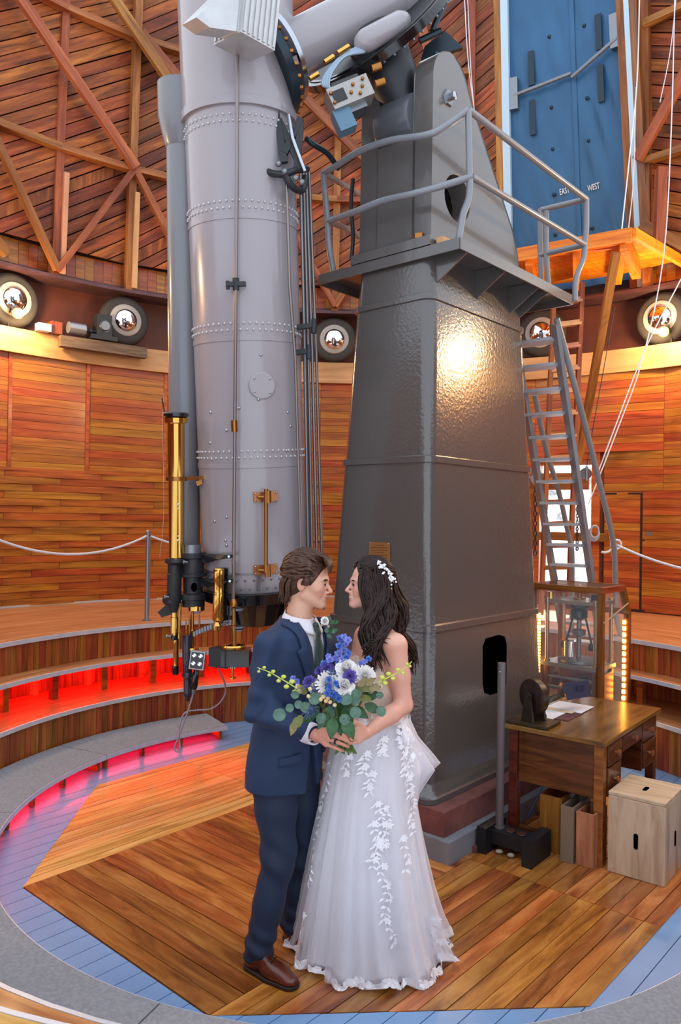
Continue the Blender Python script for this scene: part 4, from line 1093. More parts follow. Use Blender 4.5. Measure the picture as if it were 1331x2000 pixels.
# brass finder
f0, f1 = at(345, 1088, 4.95), at(344, 815, 4.86); FD = (f1-f0).normalized(); fL = (f1-f0).length
b = MB(); b.rev(f0, f1, [(0, .048), (fL*.55, .049), (fL*.57, .052), (fL-.04, .054), (fL-.035, .072), (fL-.005, .074), (fL, .066)], 32); fb = b.build('brass_finder', M['brass'], TS, smooth=30)
b = MB(); b.rev(f1, f1+FD, [(0, .066), (.005, .078), (.022, .080), (.030, .074), (.030, .001)], 32, caps=False); b.build('finder_cap', M['gloss_black'], fb, smooth=30)
b = MB(); b.sweep([f1 + Vector((-.07,0,.01)), f1+Vector((-.09,0,.12))], .005, 6); b.build('cap_string', M['black_metal'], fb)
c_ = at(345, 935, 4.90)
b = MB(); b.rev(c_-FD*.012, c_+FD, [(0, .05), (0, .068), (.024, .068), (.024, .05)], 28, caps=False); b.bar(c_+Vector((.04,0,0)), at(412, 932, 5.0), .05, .022); b.bar(at(385, 945, 5.0), at(412, 934, 5.0), .04, .03); b.build('finder_ring', M['bronze'], TS, smooth=30)
for py in (985, 993, 1047, 1055):
    b = MB(); b.ball(at(348, py, 4.85), .008 if py in (985, 1055) else .005, 8); b.build('screw', M['white_paint'], fb, smooth=80)
def col(name, pts, mat, Y=4.95, n=24, parent=TS, label=None, sm=35):
    """turned part: list of (px x centre, px y, half width px) at depth Y"""
    P = [at(x, y, Y) for x, y, w in pts]; ax = (P[-1]-P[0]).normalized()
    pr = [((p-P[0]).dot(ax), w/FPX*Y) for p, (x, y, w) in zip(P, pts)]
    b = MB(); b.rev(P[0], P[-1], pr, n); return b.build(name, mat, parent, smooth=sm, label=label)
col('finder_flange', [(343, 1084, 10), (343, 1090, 10), (343, 1091, 20), (343, 1098, 21), (343, 1103, 14)], M['black_metal'])
col('finder_collar', [(344, 1091, 13), (344, 1095, 13)], M['brass'], 4.93)
col('finder_body', [(341, 1100, 13), (341, 1120, 13), (341, 1121, 14), (341, 1166, 14), (340, 1174, 12), (340, 1190, 8), (340, 1196, 7)], M['black_metal'])
col('finder_clamp', [(336, 1164, 17), (336, 1176, 18), (335, 1182, 12)], M['black_metal'], 4.97)
col('finder_drawtube', [(341, 1196, 6), (341, 1205, 6), (341, 1206, 7.5), (341, 1242, 7.5)], M['brass'])
col('drawtube_ring', [(341, 1241, 6.5), (341, 1250, 6)], M['gloss_black'], 4.93)
col('eyepiece_tube', [(344, 1248, 6), (344, 1264, 6), (344, 1265, 5.5), (344, 1302, 5.5)], M['brass'])
col('eyepiece', [(343, 1300, 6.5), (343, 1314, 6.8), (343, 1318, 5)], M['gloss_black'])
col('side_brass_tube', [(352, 1175, 3), (352, 1230, 3), (350, 1265, 3)], M['brass'], 5.0)
b = MB(); b.prism([at(308, 1196, 5.0), at(328, 1178, 5.0), at(336, 1200, 5.0), at(316, 1206, 5.0)], (0, .06, 0)); b.build('finder_bracket', M['black_metal'], TS)
for px, py in ((331, 1243), (364, 1098), (327, 1166)):
    b = MB(); b.rev(at(px-6, py, 4.9), at(px, py, 4.9), [(0, .012), (.008, .014), (.02, .006), (.03, .006)], 10); b.build('thumb_screw', M['dull_steel'], TS, smooth=40)
# main focuser, black
col('focuser_neck', [(374, 1064, 19), (374, 1082, 20)], M['dull_steel'], 5.0)
fz_ = col('focuser_body', [(376, 1080, 26), (376, 1090, 26), (376, 1091, 21), (376, 1096, 22), (376, 1119, 22), (376, 1120, 25), (376, 1126, 25), (376, 1127, 19), (376, 1158, 19), (377, 1160, 26), (377, 1170, 26), (377, 1171, 22), (378, 1184, 22)], M['black_metal'], 5.0, 32)
for y0, x1, y1 in ((1086, 453, 1087), (1134, 455, 1135)):
    b = MB(); b.prism([at(388, y0-5, 4.98), at(440, y1-3, 4.80), at(x1, y1-3, 4.78), at(x1, y1+3, 4.78), at(428, y1+6, 4.82), at(405, y0+14, 4.95), at(388, y0+12, 4.98)], (0, .035, 0)); ar = b.build('focuser_arm', M['black_metal'], TS)
    b = MB(); b.rev(at(x1-6, y1, 4.775), at(x1-6, y1, 5.1), [(0, .008), (.01, .010)], 8); b.build('screw', M['steel'], ar)
b = MB(); b.prism([at(379 + 6*math.cos(t/12*6.283), 1147 + 9*math.sin(t/12*6.283), 4.934) for t in range(12)], (0, .004, 0)); b.build('focuser_window_shade', M['opening_shade'], TS)  # black oval laid on the body, painting the shade of an opening
col('focuser_brass_ring', [(384, 1183, 15), (384, 1184, 16), (384, 1192, 16), (384, 1193, 13)], M['brass'], 4.97)
col('lens_cell', [(384, 1193, 12), (384, 1198, 7)], glass('lens_glass', '#b8c8f0', .7), 4.97)
for x0, y0, x1, y1, w in ((376, 1195, 376, 1268, 3.5), (371, 1200, 371, 1240, 2), (389, 1198, 390, 1232, 1.6), (363, 1210, 366, 1240, 1.6)):
    col('drive_spindle', [(x0, y0, w*.7), ((x0+x1)/2, (y0+y1)/2-4, w), ((x0+x1)/2, (y0+y1)/2, w*1.5), ((x0+x1)/2, (y0+y1)/2+5, w), (x1, y1, w*.8)], M['bronze'], 4.93, 10)
col('knurled_wheel', [(376, 1262, 3), (376, 1264, 15), (376, 1268, 16), (376, 1269, 5)], M['brass'], 4.92, 28)
b = MB(); b.sweep(bez([at(378, 1237, 4.93), at(400, 1230, 4.95), at(425, 1222, 4.82), at(452, 1214, 4.76)], 16), .016, 8); b.build('chain_drive', M['dull_steel'], TS, smooth=60)
for k in range(14):
    t = k/13; p = at(lerp(380, 450, t), lerp(1238, 1216, t) - 4*math.sin(t*3), lerp(4.90, 4.76, t)); b = MB(); b.box(p, (.014, .02, .03)); b.build('chain_link', M['dull_steel'], TS)
col('black_eyepiece_tube', [(366, 1240, 9), (366, 1245, 10), (366, 1300, 10), (367, 1313, 9), (367, 1316, 11), (367, 1322, 11), (367, 1324, 8), (367, 1352, 8), (367, 1354, 8.5), (367, 1359, 7), (367, 1370, 3)], paint('violet_black', '#2b2434', .3, coat=.3), 4.9)
# small brass telescope
col('brass_spotting_tube', [(428, 1110, 9), (428, 1112, 10.5), (427, 1132, 10.5), (427, 1133, 9.8), (427, 1158, 9.8), (427, 1159, 10.8), (426, 1210, 10.8), (426, 1214, 8)], M['brass'], 4.76, 28)
col('brass_pivot', [(424, 1215, 5), (424, 1222, 9), (424, 1230, 8)], M['brass'], 4.71, 16)
b = MB(); b.box(at(436, 1165, 4.90), (.06, .05, .36)); b.box(at(442, 1180, 4.92), (.12, .05, .14)); b.build('tail_bracket', M['gloss_black'], TS)
# handwheel column with its control box
col('handwheel_column', [(457, 1170, 3.5), (457, 1178, 8), (457, 1184, 8), (458, 1188, 3), (458, 1218, 3.6), (458, 1220, 6), (458, 1222, 4), (458, 1248, 3.4), (458, 1253, 5), (458, 1258, 5)], M['bronze'], 4.71, 14)
col('handwheel', [(457, 1258, 6), (457, 1259, 22), (457, 1262, 24), (457, 1266, 23), (457, 1267, 8)], M['brass'], 4.71, 32)
for y, w in ((1222, 15), (1228, 12), (1188, 13)):
    col('gear', [(464, y, w*.5), (464, y+.6, w), (464, y+4, w), (464, y+4.6, w*.5)], M['dull_steel'], 4.76, 22)
cb = empty('control_box', at(437, 1282, 4.75), 'black control box with dials slung under the telescope tail', 'control box')
b = MB(); Mx = Matrix.Rotation(R_(-28), 3, 'Z'); b.box(at(434, 1283, 4.75), (.13, .10, .115), Mx); b.build('housing', M['black_metal'], cb)
fc = at(434, 1283, 4.75) + Mx @ Vector((-.066, 0, 0))
for dz in (.03, -.01):
    b = MB(); b.rev(fc + ZUP*dz, fc + ZUP*dz + Mx @ Vector((-1,0,0)), [(0, .018), (.012, .016), (.013, .004)], 14); b.build('dial', M['dull_steel'], cb, smooth=40)
b = MB(); b.box(fc + Mx @ Vector((-.002, 0, -.04)), (.004, .05, .016), Mx); b.build('name_strip', paint('salmon', '#c89488', .5), cb)
b = MB(); b.box(at(462, 1283, 4.75), (.17, .14, .10)); b.build('meter_box', M['gloss_black'], cb)
b = MB(); b.rev(at(459, 1280, 4.89), at(459, 1280, 5.2), [(0, .026), (.006, .028)], 18); b.build('meter_dial', M['dull_steel'], cb, smooth=40)
for k in range(6):
    b = MB(); b.cyl(at(440+k*4, 1297, 4.70), at(439+k*4, 1304+2*(k % 2), 4.70), .005, n=8); b.build('connector', M['steel'], cb)
col('hanging_knob', [(455, 1296, 3), (455, 1322, 2.2), (455, 1323, 6), (455, 1326, 6)], M['brass'], 4.73, 12, cb)
# hand paddle on its cable
hp_ = empty('hand_paddle', at(386, 1290, 4.85), 'hand control paddle with four buttons hanging on a grey cable', 'controller')
hx = (at(401, 1274, 4.85)-at(377, 1271, 4.85)).normalized(); hz = (at(379, 1272, 4.85)-at(372, 1303, 4.85)); hz = (hz-hx*hz.dot(hx)).normalized(); hy = hz.cross(hx)
Mx = Matrix((hx, hy, hz)).transposed(); hc = at(386, 1289, 4.85)
b = MB(); b.box(hc, (.092, .035, .115), Mx); b.build('case', paint('case_silver', '#c4c4c8', .4, metal=.4), hp_)
b = MB(); b.box(hc - hy*.018, (.078, .004, .10), Mx); b.build('face_plate', M['gloss_black'], hp_)
for sx in (-1, 1):
    for sz in (-1, 1):
        b = MB(); c_ = hc + hx*sx*.02 + hz*(sz*.025+.004) - hy*.02; b.rev(c_, c_-hy, [(0, .014), (.004, .014), (.005, .009), (.012, .008)], 14); b.build('button', M['chrome'], hp_, smooth=40)
h0, h1 = hc - hz*.055, at(379, 1346, 4.85)
b = MB(); b.rev(h0, h1, [(0, .014), (.03, .020), ((h1-h0).length-.02, .022), ((h1-h0).length, .016)], 16); b.build('handle', M['gloss_black'], hp_, smooth=40)
b = MB(); b.rev(h1, h1+(h1-h0), [(0, .014), (.03, .012)], 12); b.build('strain_relief', M['dull_steel'], hp_, smooth=40)
cab = [(378, 1352, 4.85), (372, 1375, 4.85), (360, 1410, 4.85), (349, 1440, 4.85), (341, 1460, 4.85), (346, 1469, 4.85), (352, 1462, 4.85), (350, 1440, 4.86), (352, 1412, 4.88), (362, 1392, 4.9), (385, 1387, 4.92), (410, 1385, 4.94), (430, 1372, 4.95), (441, 1350, 4.95), (437, 1328, 4.85), (428, 1310, 4.78), (426, 1298, 4.74)]
b = MB(); b.sweep(bez([at(*p) for p in cab], 90), .0055, 6); b.build('cable', paint('cable_grey', '#9a94a0', .5), hp_, smooth=60)
# ================================================================== desk and the things by the pier
E1 = Vector((.62, .785, 0)).normalized(); E2 = Vector((-E1.y, E1.x, 0))
DK = Vector((1.49, 4.29, 0)); EM = Matrix((E1, E2, ZUP)).transposed()
def dp(s, w, z): return DK + E1*s + E2*w + ZUP*z
def hx8(b, s0, s1, w0, w1, z0, z1): b.hexa([dp(s0,w0,z0), dp(s1,w0,z0), dp(s1,w1,z0), dp(s0,w1,z0), dp(s0,w0,z1), dp(s1,w0,z1), dp(s1,w1,z1), dp(s0,w1,z1)])
DL, DW, DH = 1.055, .615, .71
desk = empty('writing_desk', dp(.5, .3, 0), 'dark stained wooden desk with drawers standing beside the pier', 'desk')
dtop = wood('desk_top', '#4a2a12', '#7a4c22', '#93622e', rough=.22, spread=.04, coat=.5, gs=(2.2, 20))
def dpart(nm, *a, mat='desk_wood', parent=desk, bev=.004):
    b = MB(); hx8(b, *a); o = b.build(nm, M[mat], parent)
    bv = o.modifiers.new('bevel', 'BEVEL'); bv.width = bev; bv.segments = 2
    return o
dpart('desk_top', 0, DL, 0, DW, DH-.028, DH, mat='desk_top')
for s, w in ((.03, .02), (.03, DW-.075), (DL-.085, .02), (DL-.085, DW-.075)):
    dpart('leg', s, s+.055, w, w+.055, 0, DH-.029, mat='case_wood' if w < .1 and s < .1 else 'desk_wood')
dpart('end_panel', .045, .065, .076, DW-.076, .37, DH-.03)
dpart('end_panel', DL-.06, DL-.04, .076, DW-.076, .37, DH-.03)
dpart('back_panel', .09, DL-.09, DW-.05, DW-.035, .37, DH-.03)
dpart('foot_rail', .05, .08, .076, DW-.076, .06, .10)
for s0, s1, z0, z1 in ((.09, .33, .55, .67), (.34, .70, .58, .67), (.71, .965, .55, .67), (.09, .31, .38, .54), (.73, .965, .38, .54)):
    dr = dpart('drawer', s0+.004, s1-.004, .012, .30, z0, z1)
    c = dp((s0+s1)/2, .012, (z0+z1)/2)
    b = MB(); b.rev(c, c-E2, [(0, .010), (.012, .008), (.016, .018), (.026, .019), (.032, .010)], 14); b.build('knob', M['case_wood'], dr, smooth=40)
for s0, s1 in ((.32, .335), (.715, .73)): dpart('pedestal_side', s0, s1, .02, .5, .37, .57)
# wheel in a wooden cradle, on the desk corner
WC = empty('wheel_model', dp(.07, .50, DH), 'dark wooden disc on a cradle at the corner of the desk', 'model')
def boxm(nm, c, d, mat, parent, Mx=EM, bev=.003):
    b = MB(); b.box(c, d, Mx); o = b.build(nm, mat, parent)
    if bev: bv = o.modifiers.new('bevel', 'BEVEL'); bv.width = bev; bv.segments = 2
    return o
dkw = wood('dark_walnut', '#1c120c', '#2e1f14', '#41301f', rough=.4, spread=.04)
boxm('base_board', dp(.115, .475, DH+.011), (.20, .26, .02), dkw, WC)
wc = dp(.115, .475, DH+.165); wa = (E1*.75 + E2*.65).normalized(); wa = E1*.92+E2*-.38
b = MB(); b.rev(wc-wa*.026, wc+wa, [(0, .098), (.004, .105), (.048, .105), (.052, .098)], 40); b.build('disc', dkw, WC, smooth=40)
for sg in (-1, 1):
    b = MB(); ww = wa.cross(ZUP).normalized(); o = wc + wa*sg*.042
    b.prism([o - ww*.05 - ZUP*.145, o + ww*.05 - ZUP*.145, o + ww*.022 + ZUP*.01, o + ZUP*.026, o - ww*.022 + ZUP*.01], wa*.014*sg); b.build('cradle_arm', dkw, WC)
b = MB(); b.cyl(wc-wa*.06, wc+wa*.06, .012); b.build('axle', M['black_metal'], WC, smooth=40)
# papers, folder, tablet, glasses
pap = paint('paper_white', '#dfe3ee', .7); kraft = paint('kraft', '#c9b79a', .7); navy = paint('navy_cloth', '#24263f', .6)
b = MB(); hx8(b, .30, .56, .335, .60, DH, DH+.004); b.build('folder', paint('folder_maroon', '#57343c', .6), label='thin maroon folder lying under papers on the desk', cat='folder')
b = MB(); hx8(b, .26, .52, .42, .605, DH+.0045, DH+.007); b.build('paper_sheet', pap, label='white paper beside the spectacles on the desk', cat='paper')
b = MB(); hx8(b, .53, .76, .34, .58, DH+.0045, DH+.0065); b.build('paper_sheet', pap, label='white paper in front of the navy tablet on the desk', cat='paper')
b = MB(); hx8(b, .47, .54, .38, .60, DH+.0075, DH+.0095); b.build('kraft_strip', kraft, label='tan card strip across the papers on the desk', cat='card')
tb = empty('tablet_stand', dp(.70, .46, DH), 'navy tablet case propped up on the desk', 'tablet')
tl, tr = at(1098, 1336, 4.98), at(1148, 1329, 5.04); bl, br_ = at(1109, 1368, 4.95), at(1154, 1360, 5.01)
for v in (bl, br_): v.z = max(v.z, DH+.009)
b = MB(); b.prism([bl, br_, tr, tl], Vector((.01, .016, 0))); b.build('cover', navy, tb)
b = MB(); b.prism([bl.lerp(br_, .35)+Vector((.015,.02,0)), bl.lerp(br_, .65)+Vector((.015,.02,0)), bl.lerp(br_, .65)+Vector((.05,.10,0)), bl.lerp(br_, .35)+Vector((.05,.10,0))], (0, 0, .08)); b.build('prop', navy, tb)
gs = empty('spectacles', dp(.34, .52, DH+.01), 'black framed spectacles on the white paper', 'glasses')
for k, sx in enumerate((0, .05)):
    c = at(1058, 1385, 4.72) + E1*sx; c.z = DH+.028
    b = MB(); b.sweep([c + E1*math.cos(t/14*6.283)*.021 + (ZUP*.8+E2*.4)*math.sin(t/14*6.283)*.018 for t in range(14)], .003, 6, closed=True); b.build('lens_rim', M['gloss_black'], gs, smooth=60)
    b = MB(); b.sweep([c + E1*(.021 if k else -.021), c + E1*(.021 if k else -.021) + E2*.10 - ZUP*.015], .0025, 6); b.build('temple', M['gloss_black'], gs)
b = MB(); b.cyl(at(1063, 1391, 4.68).xy.to_3d() + ZUP*(DH+.012), at(1046, 1387, 4.74).xy.to_3d() + ZUP*(DH+.012), .004, n=8); b.build('pen', M['gloss_black'], label='black pen lying on the desk papers', cat='pen', smooth=60)
# pale crate stool
CR = DK + E2*-.015 + E1*.015
def cp(s, w, z): return CR + E1*s - E2*w + ZUP*z
crate = empty('crate_stool', cp(.18, .16, 0), 'pale ash wood crate stool with slot handles in front of the desk', 'stool')
CW, CD, CH = .305, .37, .445
def cpart(nm, s0, s1, w0, w1, z0, z1, mat='ash_wood'):
    b = MB(); P = [cp(s0,w0,z0), cp(s0,w0,z1), cp(s0,w1,z1), cp(s0,w1,z0), cp(s1,w0,z0), cp(s1,w0,z1), cp(s1,w1,z1), cp(s1,w1,z0)]
    b.hexa(P); o = b.build(nm, M[mat], crate); bv = o.modifiers.new('bevel', 'BEVEL'); bv.width = .004; bv.segments = 2; return o
cpart('end_board', 0, .02, 0, CW, 0.001, CH-.021); cpart('end_board', CD-.02, CD, 0, CW, 0.001, CH-.021)
cpart('side_board', .0205, CD-.0205, 0, .02, 0.001, CH-.021); cpart('side_board', .0205, CD-.0205, CW-.02, CW, 0.001, CH-.021)
cpart('top_board', 0, CD, 0, CW, CH-.0205, CH)
def slot(o, ax, up, n_, L, W):
    pts = []
    for t in range(16):
        th = t/16*2*math.pi; sg = 1 if math.sin(th) >= 0 else -1
        pts.append(o + up*(math.sin(th)*W/2 + sg*(L-W)/2) + ax*math.cos(th)*W/2)
    b = MB(); b.prism(pts if ax.cross(up).dot(n_) > 0 else pts[::-1], n_*.003); b.build('slot_handle_shade', M['opening_shade'], crate)  # thin black plate painting the shade in a slot, board left whole
slot(cp(0, CW*.50, CH*.46), -E2, ZUP, -E1, .085, .024)
slot(cp(CD*.45, CW*.5, CH), -E2, E1, ZUP, .07, .024)
slot(cp(CD*.5, CW, CH*.46), E1, ZUP, -E2, .085, .024)
# three open bins under the desk end
def floorpt(px, py):
    rr = ray(px, py); s = CAMH/-rr.z; return Vector((rr.x*s, s, 0))
for nm, px, py, w, d, h, mat, lb in (('wood_bin', 1125, 1688, .105, .20, .30, wood('bin_wood', '#7a4a2c', '#a56c48', '#c08a64', rough=.5, spread=.04), 'pale reddish wooden bin, open topped, beside the desk leg'),
                                   ('narrow_bin', 1095, 1681, .075, .26, .315, M['grey_concrete'], 'narrow taupe bin between two wooden bins under the desk'),
                                   ('wood_bin', 1054, 1658, .135, .26, .325, M['case_wood'], 'brown wooden bin, hindmost of three under the desk')):
    o = floorpt(px, py); B = empty(nm, o, lb, 'bin')
    if nm == 'narrow_bin': mat = paint('taupe', '#7d6a58', .5)
    th_ = .012
    def q(s, w_, z): return o + E1*s - E2*w_ + ZUP*z
    for s0, s1, w0, w1, z0, z1, pn in ((0, th_, 0, w, 0.001, h, 'panel'), (d-th_, d, 0, w, 0.001, h, 'panel'), (th_, d-th_, 0, th_, 0.001, h, 'panel'), (th_, d-th_, w-th_, w, 0.001, h, 'panel'), (th_, d-th_, th_, w-th_, .001, .02, 'bottom')):
        b = MB(); b.hexa([q(s0,w0,z0), q(s0,w0,z1), q(s0,w1,z1), q(s0,w1,z0), q(s1,w0,z0), q(s1,w0,z1), q(s1,w1,z1), q(s1,w1,z0)]); b.build(pn, mat, B)
# pole in a black floor stand
ST = empty('pole_stand', floorpt(985, 1665), 'grey metal pole standing in a black wooden floor stand by the desk', 'stand')
blk = paint('stand_black', '#15181d', .5, var=.2, vscale=20)
sl0, sr0 = floorpt(931, 1664), floorpt(1019, 1693)
av = (sr0-sl0).normalized(); cv_ = Vector((-av.y, av.x, 0))
for o in (sl0, sr0-av*.0):
    b = MB(); w_ = .06; L_ = .25
    b.hexa([o, o+av*w_, o+av*w_+cv_*L_, o+cv_*L_, o+ZUP*.15, o+av*w_+ZUP*.15, o+av*w_+cv_*L_+ZUP*.15, o+cv_*L_+ZUP*.15]); b.build('end_block', blk, ST)
o = sl0 + av*.061 + cv_*.06; L_ = (sr0-sl0).length - .062
b = MB(); b.hexa([o+ZUP*.05, o+av*L_+ZUP*.05, o+av*L_+cv_*.13+ZUP*.05, o+cv_*.13+ZUP*.05, o+ZUP*.125, o+av*L_+ZUP*.125, o+av*L_+cv_*.13+ZUP*.125, o+cv_*.13+ZUP*.125]); b.build('cross_block', blk, ST)
for k in (.09, .16):
    c = o + av*k + cv_*.065 + ZUP*.126
    b = MB(); b.rev(c, c+ZUP, [(0, .022), (.003, .030), (.005, .028), (.004, .001)], 18, caps=False); b.build('cup', paint('cup_dark%d' % int(k*100), '#4a2a22', .3), ST, smooth=40)
pb = o + av*.02 + cv_*.065 + ZUP*.126
b = MB(); b.rev(pb, pb+ZUP, [(0, .030), (.012, .030), (.013, .0235), (.97, .0235), (.972, .018)], 20); b.build('pole', paint('pole_grey', '#6d6668', .35, metal=.3), ST, smooth=40)
b = MB(); b.ball(pb + ZUP*.92 - E1*.024, .006, 6); b.build('screw', M['steel'], ST)
for k in range(2):
    c = o + av*(.05+.075*k) + cv_*.06 + ZUP*.013
    b = MB(); b.ball(c - cv_*.05, .018, 10, (1.3, 1, .7)); b.build('pebble', paint('pebble%d' % k, '#a89c88', .6), label='small pale pebble under the black floor stand ' + ('beside its rear block' if k == 0 else 'near its front block'), cat='pebble', group='pebbles under the stand', smooth=80)
b = MB(); p = floorpt(926, 1662); b.box(p+Vector((0,0,.018)), (.04, .05, .036), EM); b.build('brick_scrap', M['red_concrete'], label='small red brick scrap beside the black stand', cat='brick')
# spare tyre on the floor behind the desk
b = MB(); pr = [(.035+.035*math.sin(t), .155+.055*math.cos(t)) for t in [(-1+2*k/16)*1.5 for k in range(17)]]
tp = Vector((1.555, 5.55, .269+.211)); b.rev(tp-D2*.035, tp+D2, pr, 36, caps=False); b.build('spare_tyre', paint('tyre_teal', '#1d2a2e', .55), smooth=50, label='small black tyre standing on the pier footing behind the desk', cat='tyre')
b = MB(); b.sweep([floorpt(1030, 1600)+ZUP*.004, at(1072, 1515, 4.9)], .004, 6); b.build('blue_cord', paint('cord_blue', '#3b7fc0', .5), label='thin blue cord hanging under the desk', cat='cord')
b = MB(); p = floorpt(1004, 1624); b.bar(p + E1*.35+ZUP*.06, p+E1*.95+ZUP*.06, .10, .06); b.build('floor_batten', M['beam_wood'], label='wooden batten lying along the footing under the desk', cat='batten')

# ================================================================== driving clock in its glass case
K0 = Vector((1.97, 5.80, 0))
def kp(w, s, z): return K0 + D2*w + D1*s + ZUP*z
KW, KS, KH = .56, .52, 1.44
case = empty('glass_case', kp(.28, .26, 0), 'wood framed glass case round the clockwork behind the desk', 'display case')
prf = [(0, 0.001), (0, KH), (.40, KH), (KS, KH-.22), (KS, 0.001)]       # side outline: s, z
pw = .045
def kbar(nm, a, c_, w=pw, h=pw, up=ZUP):
    b = MB(); b.bar(a, c_, w, h, up); return b.build(nm, M['case_wood'], case)
for w in (0, KW):
    kbar('corner_post', kp(w, 0, .001), kp(w, 0, KH-.05), up=D1)
    kbar('corner_post', kp(w, KS, .001), kp(w, KS, KH-.22), up=D1)
    kbar('top_rail', kp(w, -.02, KH-.025), kp(w, .41, KH-.025)); kbar('slant_rail', kp(w, .40, KH-.02), kp(w, KS, KH-.23))
    b = MB(); b.prism([kp(w, s, z) for s, z in prf], D2*.004); b.build('side_pane', M['pane'], case)
for s, z in ((0, KH-.025), (.40, KH-.02), (KS, KH-.22), (0, .03), (KS, .03)): kbar('cross_rail', kp(0, s, z), kp(KW, s, z))
for a_, c_ in (((0, .05), (0, KH-.05)), ((0, KH+.003), (.40, KH+.003)), ((.40, KH), (KS, KH-.22)), ((KS, KH-.22), (KS, .05))):
    b = MB(); P = [kp(.02, *a_), kp(KW-.02, *a_), kp(KW-.02, *c_), kp(.02, *c_)]
    b.prism(P, ((P[1]-P[0]).cross(P[2]-P[1])).normalized()*.004); b.build('pane', M['pane'], case)
wled = emis('warm_led', '#ffb648', 9)
for w, s, z0, z1 in ((KW-.03, .05, .72, 1.20), (.012, KS-.035, .15, 1.16)):
    for k in range(20):
        zz = lerp(z0, z1, (k+.5)/20); b = MB(); b.box(kp(w, s, zz), (.02, .02, (z1-z0)/20*.6)); b.build('led', wled, case)
ck = empty('driving_clock', kp(.28, .24, .1), 'brass and steel governor clockwork standing inside the glass case', 'clockwork')
KM = Matrix((D2, D1, ZUP)).transposed()
def kbox(nm, w, s, z, d, mat, parent=ck): b = MB(); b.box(kp(w, s, z), d, KM); return b.build(nm, mat, parent)
stl = paint('plate_steel', '#b9b6b2', .3, metal=.8)
kbox('top_plate', .28, .24, 1.30, (.44, .34, .025), stl); kbox('bed_plate', .28, .24, .80, (.46, .36, .03), stl)
for w in (.08, .48):
    for s in (.09, .39):
        b = MB(); p = kp(w, s, .80); b.rev(p, p+ZUP, [(0, .026), (.03, .026), (.035, .017), (.48, .017), (.485, .026), (.53, .026), (.535, .012)], 14); b.build('column', paint('col_steel%d%d' % (int(w*100), int(s*100)), '#b09a80', .25, metal=.9), ck, smooth=40)
        b = MB(); b.bar(kp(w, s, .12), kp(w, s, .785), .035, .035, D1); b.build('stand_leg', M['bronze'], ck)
p = kp(.28, .24, .82)
b = MB(); b.rev(p, p+ZUP, [(0, .16), (.02, .16), (.025, .10), (.03, .02), (.20, .02), (.21, .05), (.25, .055), (.26, .02), (.46, .018)], 24); b.build('governor_spindle', M['dull_steel'], ck, smooth=40)
b = MB(); b.rev(p+ZUP*.33, p+ZUP, [(0, .03), (.02, .065), (.07, .065), (.09, .05), (.10, .08), (.12, .08)], 20); b.build('governor_head', M['dark_teal'], ck, smooth=40)
for sg in (-1, 1):
    b = MB(); b.sweep([p+ZUP*.36+D2*.05*sg, p+D2*.11*sg+ZUP*.13], .008, 6); b.build('governor_arm', M['black_metal'], ck)
    b = MB(); b.rev(p+D2*.09*sg+ZUP*.12, p+D2*.14*sg+ZUP*.12, [(0, .03), (.05, .03)], 14); b.build('governor_weight', M['dark_teal'], ck, smooth=40)
b = MB(); b.cyl(p-D1*.10+ZUP*.05+D2*.03, p-D1*.10+ZUP*.17+D2*.03, .05, n=18); b.build('chrome_drum', M['chrome'], ck, smooth=40)
p = kp(.28, .24, 1.315)
b = MB(); b.rev(p, p+ZUP, [(0, .05), (.012, .05), (.015, .02), (.08, .018), (.10, .03), (.12, .01)], 16); b.build('top_bearing', M['bronze'], ck, smooth=40)
for w, s in ((.10, .12), (.46, .10)):
    b = MB(); b.cyl(kp(w, s, 1.315), kp(w, s, 1.37), .03, n=12); b.build('oil_cup', M['brass'] if w > .3 else M['black_metal'], ck, smooth=40)
for z in (.70, .62, .50, .40):
    b = MB(); b.cyl(kp(.08, .09, z), kp(.48, .09, z), .014, n=10); b.build('cross_shaft', M['dull_steel'], ck, smooth=40)
for w, z, r in ((.20, .62, .10), (.34, .56, .13), (.44, .66, .07), (.14, .46, .09)):
    b = MB(); p = kp(w, .15, z); b.rev(p-D2*.012, p+D2, [(0, r*.4), (0, r), (.024, r), (.024, r*.4)], 28, caps=False); b.rev(p-D2*.006, p+D2, [(0, .02), (0, r), (.012, r), (.012, .02)], 28, caps=False); b.build('gear_wheel', M['brass'] if r < .1 else M['bronze'], ck, smooth=30)
kbox('side_frame', .07, .24, .45, (.02, .30, .60), M['bronze']); kbox('red_panel', .28, .34, .55, (.36, .01, .34), paint('panel_red', '#8a3328', .5))
b = MB(); p = kp(.20, .02, .55); b.rev(p-ZUP*.02, p+ZUP, [(0, .02), (.02, .06), (.07, .09), (.075, .085), (.03, .05), (.02, .001)], 20, caps=False); b.build('brass_bowl', M['brass'], ck, smooth=50)
b = MB(); p = Vector((2.35, 5.75, .62)); 
b.sweep([at(1228, 1178, 6.0), at(1180, 1218, 5.74)], .006, 6); b.build('slant_wire', paint('wire_tan', '#a88868', .5), label='thin tan rod leaning against the glass case', cat='rod')
